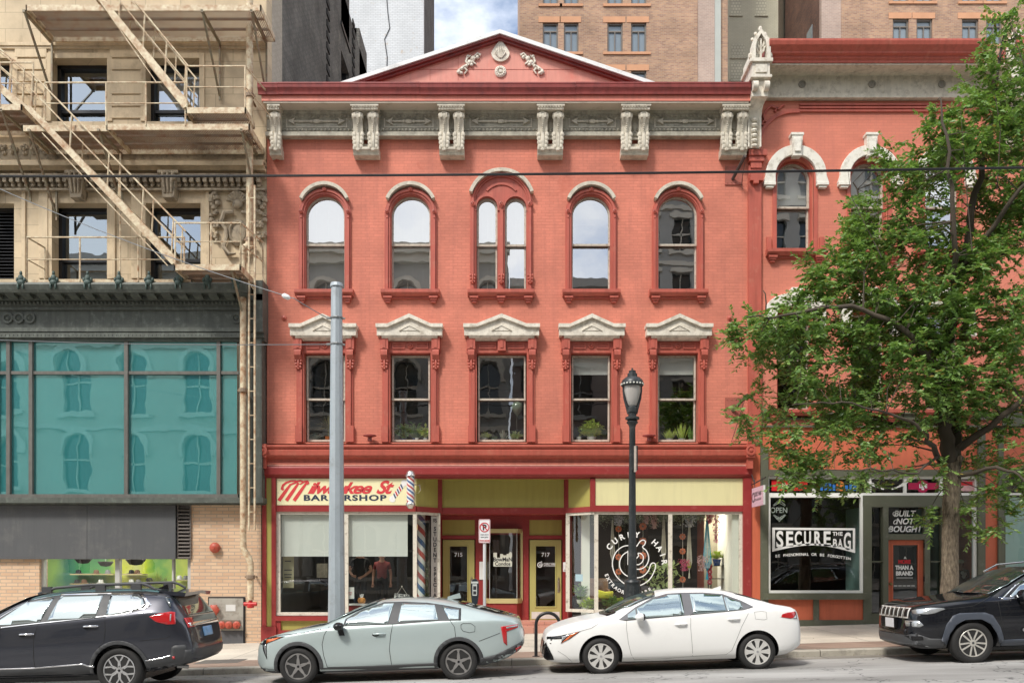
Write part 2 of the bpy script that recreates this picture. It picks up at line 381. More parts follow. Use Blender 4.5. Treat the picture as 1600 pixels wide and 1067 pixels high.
def window_panes(w, x0, x1, z0, zr, zt, arched, yg, gm, rail=.05, fr=.04, blind=None, blind_z=None, bcol=None):
    """glass, sashes; opening x0..x1,z0..zt"""
    mb = MB()
    if arched:
        for a, b, o in ((yg-.05, yg+.04, 0),): mb.band(arch_path(x0, x1, zr, zt, -fr-.0), arch_path(x0, x1, zr, zt, .012), a, b)
    else:
        mb.box(x0, x0+fr, yg-.05, yg+.04, zr, zt); mb.box(x1-fr, x1, yg-.05, yg+.04, zr, zt); mb.box(x0+fr, x1-fr, yg-.05, yg+.04, zt-fr, zt)
    mb.box(x0, x1, yg-.06, yg+.0, zr-rail/2, zr+rail/2)
    mb.box(x0, x0+fr, yg+.0, yg+.07, z0, zr-rail/2); mb.box(x1-fr, x1, yg+.0, yg+.07, z0, zr-rail/2); mb.box(x0+fr, x1-fr, yg+.0, yg+.07, z0, z0+fr*1.3)
    mb.build('sash', m_sash, w)
    p = MB(); y1 = yg; poly = arch_poly(x0+fr, x1-fr, zr+rail/2, zt-fr) if arched else rect(x0+fr, x1-fr, zr+rail/2, zt-fr)
    p.add([(a, y1, b) for a, b in poly], [tuple(range(len(poly)))]); p.build('pane', gm, w)
    p = MB(); p.add([(a, yg+.045, b) for a, b in rect(x0+fr, x1-fr, z0+fr, zr)], [(0, 1, 2, 3)]); p.build('pane', gm, w)
    if blind:
        b = MB(); zz = zt-.03
        cx = (x0+x1)/2; r = (x1-x0)/2-.03
        while zz > blind_z:
            hw = r
            if arched and zz > zt-r-.03: hw = math.sqrt(max(.0004, r*r-(zz-(zt-r-.03))**2))
            b.add([(cx-hw, yg+.12, zz), (cx+hw, yg+.12, zz), (cx+hw, yg+.14, zz-.034), (cx-hw, yg+.14, zz-.034)], [(0, 1, 2, 3)]); zz -= .033
        for t in (-.6, .05, .6): b.box(cx+r*t-.004, cx+r*t+.004, yg+.112, yg+.116, blind_z, zt-.3)
        b.build('blind', bcol or m_blind, w)
m_shade_grey = M('grey_blind', (.42, .43, .40), .7, var=.05)
def upper_window(a, b, t):
    x0, x1, z0, zt = wx(a-3), wx(b+3), wz(454), wz(t-4); zr = wz(381); cx = (x0+x1)/2
    w = MB()
    for o0, o1, y in ((.0, .05, -.05), (.05, .105, -.085), (.105, .145, -.035)):
        w.band(arch_path(x0, x1, z0, zt, o0), arch_path(x0, x1, z0, zt, o1), y, .02)
    # inner reveal lining
    w.band(arch_path(x0, x1, z0, zt, -.025), arch_path(x0, x1, z0, zt, .0), -.02, .16)
    rosette(w, cx, zt+.10, .05, -.085)
    for s, x in ((-1, x0-.078), (1, x1+.078)):
        rosette(w, x, zt-(x1-x0)/2+.05, .05, -.085); w.ball((x, -.085, zt-(x1-x0)/2-.1), .022, 6, 4)
    o = w.build('window', m_redtrim, red, smooth=30)
    window_panes(o, x0+.02, x1-.02, z0+.03, zr, zt-.02, True, .14, m_glass_hi, blind=(a in (479, 613)), blind_z=z0+.03, bcol=m_shade_grey)
    h = MB(); r = (x1-x0)/2; czz = zt-r
    h.band(arc(cx, czz+.11, r+.075, 24, 156, 18), arc(cx, czz+.11, r+.16, 24, 156, 18), -.17, .0)
    h.band(arc(cx, czz+.11, r+.085, 22, 158, 18), arc(cx, czz+.11, r+.14, 22, 158, 18), -.13, -.0)
    h.build('hood', m_cream, o)
    sill(o, x0-.22, x1+.22, z0)
def sill(o, x0, x1, z0, mid=False):
    s = MB(); s.prism([(0, z0), (-.20, z0-.02), (-.20, z0-.1), (-.16, z0-.13), (-.1, z0-.17), (0, z0-.17)], x0, x1, 'x')
    s.box(x0+.10, x1-.10, -.06, 0, z0-.22, z0-.171)
    for x in ((x0+.16, (x0+x1)/2, x1-.16) if mid else (x0+.16, x1-.16)):
        s.box(x-.11, x+.11, -.15, 0, z0-.225, z0-.172); s.box(x-.085, x+.085, -.12, 0, z0-.275, z0-.226); s.box(x-.06, x+.06, -.09, 0, z0-.33, z0-.276)
    s.build('sill', m_redtrim, o)
for a, b, t in UP: upper_window(a, b, t)
def double_window():
    z0 = wz(454); xa, xb = wx(743), wx(824); cx = (xa+xb)/2
    tops = [(wx(743), wx(779)), (wx(787), wx(824))]
    w = MB(); R0 = (xb-xa)/2+.0; zs = wz(318)
    out = lambda o: [(xa-o, z0)]+[(x, z) for x, z in reversed(arc(cx, zs, R0+o, 0, 180, 26))]+[(xb+o, z0)]
    for o0, o1, y in ((.0, .045, -.05), (.045, .095, -.09), (.095, .135, -.035)): w.band(out(o0), out(o1), y, .02)
    # tympanum with two arch cut-outs
    holes = [arch_poly(p+.03, q-.03, z0+.02, wz(308)) for p, q in tops]
    poly = [(xa, z0), (xb, z0)]+arc(cx, zs, R0, 0, 180, 26)
    w.prism(poly, -.012, .17, 'y', holes)
    for p, q in tops:
        w.band(arch_path(p+.03, q-.03, wz(330), wz(308), .0), arch_path(p+.03, q-.03, wz(330), wz(308), .055), -.045, -.0)
    w.band(arc(cx, zs, R0*.70, 40, 140, 12), arc(cx, zs, R0*.78, 40, 140, 12), -.04, -.0)
    w.box(cx-.045, cx+.045, -.06, -.01, z0, wz(326))
    for x in (xa-.07, cx, xb+.07):
        rosette(w, x, wz(321), .062, -.08); acanthus(w, x, wz(430), .16, .26, -.07)
    rosette(w, cx, zs+R0+.075, .05, -.085)
    o = w.build('window', m_redtrim, red, smooth=30); tag(o, 'double arched window under one wide hood')
    for p, q in tops: window_panes(o, p+.04, q-.04, z0+.03, wz(382), wz(309), True, .13, m_glass_hi, blind=True, blind_z=z0+.03, bcol=m_shade_grey)
    h = MB(); h.band(arc(cx, zs-.03, .785, 19, 161, 24), arc(cx, zs-.03, .87, 19, 161, 24), -.18, .0); h.build('hood', m_cream, o)
    sill(o, wx(731), wx(835), z0, True)
double_window()
def lower_window(a, b):
    x0, x1, z0, zt = wx(a-3), wx(b+3), wz(691), wz(552); zr = wz(623); cx = (x0+x1)/2; wide = b-a > 65
    w = MB(); zf = wz(528)
    # frieze board + side pilasters
    w.box(x0-.26, x1+.26, -.05, 0, zt, zf)
    for s, x in ((-1, x0), (1, x1)):
        w.box(x, x+s*.05, -.05, .02, z0, zt); w.box(x+s*.05, x+s*.15, -.085, .02, z0, zt-.42); w.box(x+s*.15, x+s*.20, -.04, .02, z0, zt-.0)
        w.box(x+s*.05, x+s*.22, -.10, .0, z0, z0+.42)
        c = x+s*.14
        # console: block, scroll, leaf
        w.box(c-.105, c+.105, -.19, 0, wz(548), wz(529)); w.box(c-.04, c+.04, -.205, -.19, wz(546), wz(533))
        w.prism([(0, wz(548)), (-.17, wz(548)), (-.20, wz(551)), (-.20, wz(557)), (-.15, wz(561)), (-.10, wz(565)), (0, wz(566))], c-.085, c+.085, 'x')
        w.lathe([(.055, -.085), (.055, .085)], (c, -.15, wz(554)), 'x', 10)
        acanthus(w, c, wz(563), .2, .26, -.08)
    k = [cx] if not wide else [cx]
    if wide: w.box(cx-.10, cx+.10, -.17, 0, wz(550), wz(529)); w.box(cx-.04, cx+.04, -.185, -.17, wz(546), wz(534))
    else: rosette(w, cx, wz(541), .075, -.05)
    gap = .14
    for s in (-1, 1):
        u, v = sorted((cx+s*gap, cx+s*((x1-x0)/2-.06))); P = rect(u, v, wz(546), wz(536)); w.band(P, rect(u+.03, v-.03, wz(546)+.03, wz(536)-.03), -.075, -.05, closed=True)
    w.box(x0, x1, -.02, .15, zt-.02, zt)
    o = w.build('window', m_redtrim, red, smooth=30)
    if wide: tag(o, 'wide middle window of the second floor')
    bl = (a >= 890)
    window_panes(o, x0+.03, x1-.03, z0+.04, zr, zt-.04, False, .14, m_glass)
    if bl:
        q = MB(); q.box(x0+.06, x1-.06, .26, .27, wz(582), zt-.04); q.build('blind', m_blind, o)
    h = MB(); hw = (x1-x0)/2+.31; zc = wz(528); zp = wz(498); zs = wz(515)
    body = [(cx-hw, zc), (cx+hw, zc), (cx+hw, zs), (cx+hw*.68, zs), (cx, zp-.05), (cx-hw*.68, zs), (cx-hw, zs)]
    h.prism(body, -.26, 0, 'y')
    top_in = [(cx-hw-.02, zs-.02), (cx-hw*.68, zs-.02), (cx, zp-.06), (cx+hw*.68, zs-.02), (cx+hw+.02, zs-.02)]
    top_out = [(cx-hw-.02, zs+.07), (cx-hw*.66, zs+.07), (cx, zp+.04), (cx+hw*.66, zs+.07), (cx+hw+.02, zs+.07)]
    h.band(top_in, top_out, -.33, -.0)
    h.band([(cx-.26, wz(521)), (cx, wz(511)), (cx+.26, wz(521))], [(cx-.24, wz(521)+.0), (cx, wz(512)-.03), (cx+.24, wz(521)+.0)], -.29, -.26)
    h.prism([(cx-.2, wz(521)), (cx+.2, wz(521)), (cx, wz(514))], -.275, -.255)
    h.prism([(0, zc), (-.26, zc), (-.22, zc-.05), (-.12, zc-.09), (0, zc-.1)], cx-hw+.12, cx+hw-.12, 'x')
    h.build('pediment', m_white, o)
for a, b in LOW: lower_window(a, b)
# ---- main cornice ----
def cornice():
    pj = -.57; zs = 13.38
    m = MB(); xl, xr = wx(408, -.6), wx(1173, -.6)
    m.box(xl, xr, pj, .2, zs, wz(143, pj)+.02); m.build('fascia', m_redlite, red)
    g = MB(); zt, zb = wz(127, -.74), wz(145, -.70)
    prof = [(pj, zb), (pj-.10, zb), (pj-.11, zb+.05), (pj-.14, zb+.09), (pj-.20, zb+.14), (pj-.215, zb+.20), (pj-.19, zt-.05), (pj-.21, zt-.03), (pj-.21, zt), (pj+.05, zt+.01), (pj+.6, zt+.05), (pj+.6, zt-.05), (pj, zb+.1)]
    x = xl-.07; cuts = [wx(432, -.8), wx(655, -.8), wx(900, -.8), xr+.04]
    for i, c in enumerate(cuts):
        dz = .006*(i % 2); g.prism([(pj+(a-pj)*.6 if a < pj else a, b+dz) for a, b in prof], x, c-.004, 'x'); x = c
    g.build('gutter', m_dkmaroon, red, smooth=25)
    s = MB(); s.box(xl+.03, xr-.03, pj+.02, -.0, zs-.04, zs-.001); s.build('soffit', M('soffit_cream', (.55, .49, .40), .6, var=.12, dirt=((.4, .34, .26), .3, 3)), red)
    f = MB(); xl2, xr2 = wx(417, -.1), wx(1168, -.1)
    ztop = zs-.041; zb = wz(214, -.1)
    f.box(xl2, xr2, -.12, .0, zb, ztop)
    f.prism([(-.12, ztop), (-.2, ztop), (-.19, ztop-.05), (-.15, ztop-.09), (-.15, ztop-.16), (-.12, ztop-.18)], xl2, xr2, 'x')
    f.prism([(-.0, zb-.02), (-.2, zb-.02), (-.2, zb+.06), (-.17, zb+.10), (-.12, zb+.11), (0, zb+.11)], xl2-.01, xr2+.01, 'x')
    n = int((xr2-xl2)/.098)
    for i in range(n):
        xx = xl2+.05+i*.098; f.ball((xx, -.165, zb+.145), (.036, .036, .036), 6, 4)
        f.box(xx-.03, xx+.02, -.185, -.15, ztop-.15, ztop-.10)
    f.build('frieze', m_frieze, red)
    ks = [(549, 593), (684, 727), (838, 882), (969, 1016), (1126, 1170)]
    ed = [440]+[v for p in ks for v in p]
    for i in range(0, 9, 2):
        u, v = wx(ed[i], -.15)+.17, wx(ed[i+1], -.15)-.17; zc = wz(190, -.15); a = MB(); cx = (u+v)/2
        a.tube([(u+.12, -.15, zc), (v-.12, -.15, zc)], .026, 6)
        for s, x in ((-1, u), (1, v)): a.prism([(x, zc), (x-s*.17, zc+.085), (x-s*.13, zc), (x-s*.17, zc-.085)], -.18, -.12)
        a.ball((cx, -.15, zc), (.10, .05, .055), 8, 5)
        for s in (-1, 1): a.ball((cx+s*.13, -.15, zc), (.04, .04, .04), 6, 4)
        P = rect(u-.06, v+.06, zc-.15, zc+.14); a.band(P, rect(u-.035, v+.035, zc-.125, zc+.115), -.135, -.12, closed=True)
        a.build('arrow_ornament', m_cream, red)
    def console(mb, x, w):
        z0, z1 = wz(172, -.4), wz(228, -.2)
        z0 = zs-.18
        pr = [(-.12, z0), (-.44, z0), (-.50, z0-.05), (-.52, z0-.12), (-.48, z0-.21), (-.42, z0-.27), (-.38, z0-.38), (-.36, z0-.52), (-.33, z0-.66), (-.29, z0-.80), (-.22, z0-.88), (-.12, z0-.9)]
        mb.prism(pr, x-w/2, x+w/2, 'x')
        mb.prism([(p[0]-.03, p[1]) for p in pr[1:9]]+[(-.2, pr[8][1]), (-.2, z0)], x-w*.16, x+w*.16, 'x')
        for s in (-1, 1): mb.lathe([(.075, -.02), (.075, .02), (.03, .03)] if s > 0 else [(.03, -.03), (.075, -.02), (.075, .02)], (x+s*w/2, -.43, z0-.1), 'x', 10)
        mb.ball((x, -.50, z0-.02), (w*.28, .04, .035), 6, 4)
        for k in range(4): mb.ball((x-w*.25+w*.5*(k % 2), -.52, z0-.08-.05*(k//2)), (w*.2, .035, .05), 6, 4)
        for k in range(6): mb.ball((x, -.46+.012*k, z0-.25-.05*k), .02, 5, 3)
        acanthus(mb, x, z0-.48, w*1.25, .48, -.36, 4)
    allb = [(398, 440)]+ks
    for j, (p, q) in enumerate(allb):
        b = MB(); u, v = wx(p+2, -.35), wx(q-2, -.35)
        if j == 0: u = wx(420, -.35); 
        w_ = .24
        b.box(u-.03 if j else u, v+.03, -.53, -.1, zs-.10, zs-.042); b.box(u if j else u, v, -.50, -.1, zs-.18, zs-.101)
        for k in range(int((v-u)/.07)): b.ball((u+.04+k*.07, -.53, zs-.13), .022, 5, 3)
        xs = ([v-.13] if j == 0 else [u+.13, v-.13])
        n0 = len(b.v)
        for x in xs: console(b, x, w_)
        b.v[n0:] = [(p[0], -.12+(p[1]+.12)*.8, p[2]) for p in b.v[n0:]]; b.box(u+.03, v-.03, -.165, -.121, wz(214, -.1)-.1, zs-.18)
        zb1, zb0 = wz(231, -.25), wz(243, -.25)
        b.box(u+.02, v-.02, -.2, -.001, zb1-.0, zs-.9)
        b.prism([(0, zb1), (-.30, zb1), (-.33, zb1-.02), (-.33, zb1-.07), (-.28, zb1-.11), (-.26, zb0+.04), (-.27, zb0+.03), (-.25, zb0), (0, zb0)], u+.0, v-.0, 'x')
        b.build('bracket', m_cream, red, smooth=35)
cornice()
# ---- front gable ----
def gable():
    g = MB(); ax, az = wx(781), wz(50); bl, br = wx(536), wx(1018); zb = wz(132)
    g.prism([(bl, zb), (br, zb), (ax, az-.03)], 0.0, .3)
    o = g.build('gable', m_redpale, red)
    t = MB()
    def along(p, q, d): # offset polygon along a raking edge
        return p
    yq = -.22; L = [(wx(523, yq), wz(131, yq)), (wx(781, yq), wz(46, yq)), (wx(1032, yq), wz(131, yq))]
    def off(dz): return [(x, z-dz) for x, z in L]
    c = MB(); c.band(off(.10), off(0), -.22, .5); c.build('coping', M('white_metal_coping', (.72, .73, .72), .45, var=.08, bump=0, dirt=((.4, .4, .38), .25, 2)), o)
    t.band(off(.15), off(.101), -.17, .0); t.band(off(.20), off(.151), -.10, .0)
    t.build('rake_moulding', m_dkmaroon, o)
    s = MB()
    s.box(wx(612), wx(950), -.006, .0, wz(109)-.006, wz(109)+.006)
    for x in (672, 716, 853): s.box(wx(x)-.005, wx(x)+.005, -.006, 0, wz(126), wz(109.5 if x != 716 else 82))
    build_split(s, 'panel_seam', m_redtrim, o)
    # ornaments
    k = MB(); cx = wx(782); z0, z1 = wz(99), wz(65)
    poly = []
    for i in range(40):
        a = 2*PI*i/40; r = .235; x = r*math.sin(a); z = -r*math.cos(a)
        if z > 0: z = z*1.55; x *= (1-max(0, z)/.40)**.6 if z < .39 else 0.02
        poly.append((cx+x, z0+.235+z*.92))
    k.prism(poly, -.05, 0)
    for i in range(7):
        a = R(-66+22*i); k.tube([(cx+.03*math.sin(a), -.06, z0+.1), (cx+.14*math.sin(a), -.075, z0+.12+.13*math.cos(a)+.06), (cx+.10*math.sin(a), -.055, z0+.16+.30*math.cos(a))], [.012, .022, .01], 5)
    k.build('palmette', m_white, o, smooth=40)
    k = MB(); zc = wz(113); k.lathe([(.15, 0), (.15, -.03), (.13, -.045), (.05, -.03), (.04, -.06), (.001, -.065)], (cx, 0, zc), 'y', 20)
    for i in range(12): a = R(30*i); k.ball((cx+.095*math.cos(a), -.045, zc+.095*math.sin(a)), (.03, .02, .03), 6, 4)
    k.build('rosette', m_white, o, smooth=40)
    for s in (-1, 1):
        k = MB(); rnd = random.Random(5)
        bx = cx+s*.0
        def P(px, py): return (cx+s*(px-782)/60.8, -.03, wz(py))
        for pts in ([(813, 88), (818, 85), (822, 89), (818, 93), (815, 91)], [(820, 90), (826, 98), (832, 103), (836, 98), (834, 92), (828, 88)], [(834, 103), (840, 106), (848, 112), (846, 118)], [(838, 108), (834, 112), (838, 117)], [(826, 98), (820, 102)]):
            k.tube([P(*p) for p in pts], [.035]*(len(pts)-1)+[.02], 6)
        for px, py, r in ((818, 91, .05), (825, 93, .07), (830, 99, .07), (835, 105, .05), (842, 109, .05), (847, 114, .06), (843, 116, .045), (827, 103, .05), (833, 90, .045)):
            p = P(px, py); k.ball(p, (r, .05, r), 6, 4)
        k.build('scroll_ornament', m_white, o, smooth=60)
gable()
# ---- storefront ----
def storefront():
    m = MB(); xl, xr = wx(411, -.3), wx(1172, -.3)
    za, zb = wz(693, -.4), wz(712, -.4)
    pr = [(0, za+.03), (-.34, za), (-.42, za-.02), (-.42, za-.06), (-.35, za-.09), (-.33, za-.12), (-.38, za-.15), (-.36, zb+.04), (-.30, zb+.02), (-.28, zb), (-.12, zb-.05), (-.10, zb-.14), (0, zb-.16)]
    pr = [(a*.68, b) for a, b in pr]; m.prism(pr, xl, xr, 'x'); m.build('storefront_cornice', m_redtrim, red)
    e = MB()
    for x in (xl-.02, xr+.02): rosette(e, x, (za+zb)/2, .13, -.31); e.box(x-.10, x+.10, -.31, 0, zb-.02, za+.01); e.box(x-.07, x+.07, -.25, 0, zb-.3, zb-.021)
    build_split(e, 'end_block', m_redtrim, red)
    f = MB(); f.box(wx(413), wx(1173), -.10, .0, wz(742, -.1), zb-.13); f.build('fascia', m_redlite, red); f = MB(); f.box(wx(413), wx(1173), -.112, -.1, wz(727.6, -.1), wz(726.4, -.1)); f.build('worn_edge', M('worn_paint_edge', (.62, .40, .32), .7, var=.4, vs=9), red)
    f = MB(); f.prism([(-.1, wz(728, -.1)), (-.14, wz(729, -.1)), (-.15, wz(731, -.1)), (-.15, wz(741, -.1)), (-.06, wz(745, -.1)), (0, wz(745, -.1)), (0, wz(728, -.1))], wx(413), wx(1173), 'x'); f.build('fascia_moulding', m_maroon, red)
    # band above recess carried across (lintel soffit)
    YB = .64; YD = 1.4
    s = MB(); s.box(XL+.01, XR-.01, .0, 1.9, wz(745, 0)-.0, wz(745, 0)+.08); s.build('recess_ceiling', m_olive, red)
    # --- left pilaster ---
    p = MB(); z0 = 0-.3; zt = wz(744, 0)
    p.box(wx(411), wx(417.5), -.08, .3, z0, zt); p.box(wx(425.5), wx(432), -.08, .3, z0, zt); p.box(wx(417.5), wx(425.5), -.08, .3, zt-.05, zt); p.box(wx(411)-.02, wx(432)+.02, -.12, .3, z0, z0+.5)
    p.build('pilaster', m_maroon, red)
    p = MB(); p.box(wx(417.5), wx(425.5), -.055, .3, z0+.5, zt-.05); p.build('pilaster_panel', m_olive, red)
    p = MB(); p.box(wx(1160), wx(1173), -.08, .3, z0, zt); p.build('pilaster', m_maroon, red)
    # --- frames (maroon) of fronts ---
    def front_frame(a, b, top_a, top_b, side):
        q = MB(); q.box(wx(a), wx(b), -.06, .12, wz(800), wz(790)); q.box(wx(a), wx(b), -.03, .12, wz(791), wz(745)); 
        q.box(wx(top_a)-.0, wx(top_b), -.065, .0, wz(791), wz(745))
        return q
    q = MB()
    q.box(wx(432), wx(650), -.045, .12, wz(799), wz(789.5)); q.box(wx(922), wx(1160), -.045, .12, wz(799), wz(789.5))
    q.box(wx(922), wx(930), -.045, .12, wz(789.5), wz(745)); q.box(wx(432), wx(1160), -.045, .12, wz(747.5), wz(744))
    q.box(wx(432), wx(650), -.1, .15, wz(969), wz(962)); q.box(wx(930), wx(1160), -.1, .15, wz(969), wz(958))
    q.box(wx(432), wx(650), -.06, .15, z0, wz(984)); q.box(wx(922), wx(1160), -.06, .15, z0, wz(984))
    for a in (432, 640, 930, 1040, 1154): q.box(wx(a), wx(a)+.12, -.055, .1, wz(984), wz(969))
    q.build('storefront_frame', m_maroon, red)
    q = MB(); q.box(wx(432), wx(650), -.0, .1, wz(984), wz(969)); q.box(wx(930), wx(1160), 0, .1, wz(984), wz(969)); build_split(q, 'base_panel', m_olive, red)
    q = MB(); q.box(wx(930), wx(1160), -.02, .1, wz(790), wz(747)); q.build('sign_panel', m_olivelt, red)
    q = MB(); q.box(wx(432), wx(650), -.0, .1, wz(790), wz(747)); q.build('sign_backing', m_olivelt, red)
    # --- splayed returns: vertical sheets from (xa, ya) to (xb, yb) ---
    def sheet(mb, xa, ya, xb, yb, za_, zb_, t=.05):
        d = Vector((xb-xa, yb-ya, 0)).normalized(); n = Vector((d.y, -d.x, 0))*t/2
        vs = [(xa-n.x, ya-n.y), (xb-n.x, yb-n.y), (xb+n.x, yb+n.y), (xa+n.x, ya+n.y)]
        mb.add([(x, y, z) for z in (za_, zb_) for x, y in vs], [(0, 1, 2, 3), (7, 6, 5, 4), (0, 4, 5, 1), (1, 5, 6, 2), (2, 6, 7, 3), (3, 7, 4, 0)])
    lx0, lx1, rx1, rx0 = wx(650), wx(685, YB), wx(887, YB), wx(929)
    z_t = wz(744); zh = wz(799); z_g0 = wz(961)
    q = MB(); sheet(q, lx0, 0, lx1, YB, wz(791), z_t, .06); sheet(q, rx0, 0, rx1, YB, wz(791), z_t, .06); build_split(q, 'splay_panel', m_olive, red)
    q = MB(); sheet(q, lx0, 0, lx1, YB, zh, wz(790.9), .12); sheet(q, rx0, 0, rx1, YB, zh, wz(790.9), .12)
    for x, y in ((lx1, YB), (rx1, YB)): q.box(x-.06, x+.10, y-.06, y+.1, zh, z_t-.001)
    build_split(q, 'splay_frame', m_maroon, red)
    q = MB(); sheet(q, lx0, 0, lx1, YB, z0, wz(967), .12); sheet(q, rx0, 0, rx1, YB, z0, wz(967), .12); build_split(q, 'splay_base', m_maroon, red)
    # centre transom panel over the entry
    q = MB(); q.box(lx1, rx1, YB, YB+.08, wz(803, YB), wz(793, YB)); q.box(lx1, rx1, YB, YB+.08, wz(749, YB), z_t-.002)
    q.box(lx1-.0, lx1+.09, YB-.01, YB+.07, wz(803, YB), z_t-.002); q.box(rx1-.1, rx1, YB-.01, YB+.07, wz(803, YB), z_t-.002)
    q.box(lx1, rx1, YB+.08, YD, wz(803, YB), wz(803, YB)+.05)
    q.build('transom_frame', m_maroon, red)
    q = MB(); q.box(lx1+.09, rx1-.1, YB+.03, YB+.06, wz(793, YB), wz(749, YB)); q.build('transom_panel', m_olive, red)
    # recess side walls from splay to door plane
    q = MB(); q.box(lx1-.12, lx1-.02, YB+.1, YD+.1, z0, zh); q.box(rx1+.02, rx1+.12, YB+.1, YD+.1, z0, zh)
    # door wall
    zd = wz(968, YD)
    xa, xb = lx1-.02, rx1+.02
    d1 = (wx(690, YD), wx(743, YD)); d2 = (wx(826, YD), wx(879, YD)); by = (wx(758, YD), wx(815, YD))
    zdt = wz(842, YD); ztr = wz(812, YD); ztr0 = wz(836, YD); zc = wz(803, YB)
    holes = [rect(d1[0], d1[1], zd, zdt), rect(d2[0], d2[1], zd, zdt), rect(d1[0]+.02, d1[1]-.02, ztr0, ztr), rect(d2[0]+.02, d2[1]-.02, ztr0, ztr), rect(by[0]+.03, by[1]-.03, wz(938, YD), wz(835, YD))]
    q.prism(rect(xa, xb, zd-.001, zc), YD, YD+.12, 'y', holes)
    q.build('entry_wall', m_maroon, red)
    q = MB()
    for d in (d1, d2): q.box(d[0]+.02, d[1]-.02, YD+.03, YD+.08, ztr0, ztr)
    build_split(q, 'door_transom', m_olive, red)
    # steps
    q = MB(); q.box(lx1-.1, rx1+.1, YB-.45, YD+.4, -.2, zd-.12); q.box(lx1, rx1, YB+.0, YD+.4, zd-.12, zd-.002)
    st = q.build('entry_step', brick_mat('pink_step_tile', (.55, .27, .20), (.50, .23, .17), (.30, .16, .12), .3, .2, .008, .5, .15), red)
    # doors
    m_doorp = M('olive_door_paint', (.42, .38, .13), .45, var=.06, bump=.05)
    for i, d in enumerate((d1, d2)):
        a, b = d[0]+.03, d[1]-.03; q = MB(); yD = YD+.03
        gx0, gx1 = (a+.19, b-.20) if i == 0 else (a+.17, b-.17)
        gz0, gz1 = wz(947, YD), wz(853, YD)
        q.prism(rect(a, b, zd, zdt-.02), yD, yD+.05, 'y', [rect(gx0, gx1, gz0, gz1)])
        q.band(rect(gx0, gx1, gz0, gz1), rect(gx0-.035, gx1+.035, gz0-.035, gz1+.035), yD-.015, yD, closed=True)
        dr = q.build('door', m_doorp, red, bevel=.004); tag(dr, ('olive door numbered 715', 'olive door numbered 717')[i])
        g = MB(); g.add([(x, yD+.02, z) for x, z in rect(gx0, gx1, gz0, gz1)], [(0, 1, 2, 3)]); g.build('pane', m_glass_shop, dr)
        g = MB(); g.box(b-.11, b-.05, yD-.012, yD, zd+.75, zd+1.12); g.tube([(b-.08, yD-.02, zd+1.06), (b-.08, yD-.06, zd+1.04), (b-.08, yD-.06, zd+.86), (b-.08, yD-.02, zd+.84)], .011, 6)
        g.lathe([(.02, yD), (.02, yD-.03)], (b-.08, 0, zd+1.15), 'y', 8)
        g.build('handle', M('worn_brass', (.45, .40, .30), .35, .9, var=.2), dr)
        if i == 1: g = MB(); g.box(a+.05, b-.05, yD-.006, yD-.001, zd+.03, zd+.22); g.build('kick_plate', M('kick_plate', (.62, .60, .56), .5, var=.1), dr)
        m_let = M('white_lettering', (.82, .82, .80), .5, var=0, bump=0)
        n = text_mb(('715', '717')[i], (gx0+gx1)/2, wz(869, YD), .15, yD+.014, bold=.004); n.build('number', m_let, dr)
        if i == 1:
            c = MB(); cx, cz = gx0+.11, wz(882, YD); c.band(arc(cx, cz, .05, 50, 400, 20), arc(cx, cz, .075, 50, 400, 20), yD+.010, yD+.014)
            c.band(arc(cx+.01, cz-.005, .012, 80, 420, 14), arc(cx+.01, cz-.005, .032, 80, 420, 14), yD+.010, yD+.014); c.tube([(cx+.02, yD+.012, cz+.07), (cx+.05, yD+.012, cz+.10), (cx+.05, yD+.012, cz+.06)], .009, 5)
            text_mb('CURLY HAIR', cx+.10, cz-.005, .085, yD+.014, c, bold=.003, align='LEFT', sx=.72); text_mb('EXTRAORDINAIRE', cx+.10, cz-.045, .045, yD+.014, c, bold=.001, align='LEFT', sx=.85)
            c.build('door_logo', m_let, dr)
    # bay window box between the doors
    zb0, zb1 = wz(938, YD-.15), wz(829, YD-.15); ax0, ax1 = by; yf = YD-.22
    fr = MB(); m_bay = M('cream_bay_frame', (.50, .43, .20), .5, var=.1)
    pts = [(ax0, YD), (ax0+.13, yf), (ax1-.13, yf), (ax1, YD)]
    for (p1, p2) in zip(pts, pts[1:]):
        sheet(fr, *p1, *p2, zb1-.06, zb1, .05); sheet(fr, *p1, *p2, zb0, zb0+.06, .06)
    bayo = MB(); 
    cap = [(ax0-.02, YD), (ax0+.11, yf-.03), (ax1-.11, yf-.03), (ax1+.02, YD)]
    fr.prism(cap, zb1, zb1+.05, 'z'); fr.prism(cap, zb0-.07, zb0, 'z')
    for p in (pts[0], pts[3]): fr.box(p[0]-.03, p[0]+.03, p[1]-.04, p[1]+.0, zb0, zb1)
    bo = fr.build('bay_window', m_bay, red)
    gl = MB()
    for (p1, p2) in zip(pts, pts[1:]): gl.add([(p1[0], p1[1]+.01, zb0+.05), (p2[0], p2[1]+.01, zb0+.05), (p2[0], p2[1]+.01, zb1-.05), (p1[0], p1[1]+.01, zb1-.05)], [(0, 1, 2, 3)])
    gl.build('pane', m_glass_shop, bo)
    gm_ = MB()
    for p in (pts[1], pts[2]): gm_.box(p[0]-.008, p[0]+.008, p[1]-.012, p[1]+.012, zb0, zb1)
    gm_.build('glass_joint', M('clear_joint', (.4, .4, .38), .3), bo)
    q = MB(); q.prism(pts, zd-.0, zb0-.07, 'z'); q.build('bay_base', m_maroon, bo)
    # room behind the bay / doors
    i = MB(); x0, x1 = xa, xb
    m_wood = M('brown_wood_panelling', (.16, .085, .04), .6, var=.3)
    i.box(x0-.1, x1+.1, YD+2.2, YD+2.25, -.1, zc); i.box(x0-.1, x1+.1, YD+.13, YD+2.2, zd-.1, zd-.05); i.box(x0-.1, x1+.1, YD+.13, YD+2.2, zc-.04, zc)
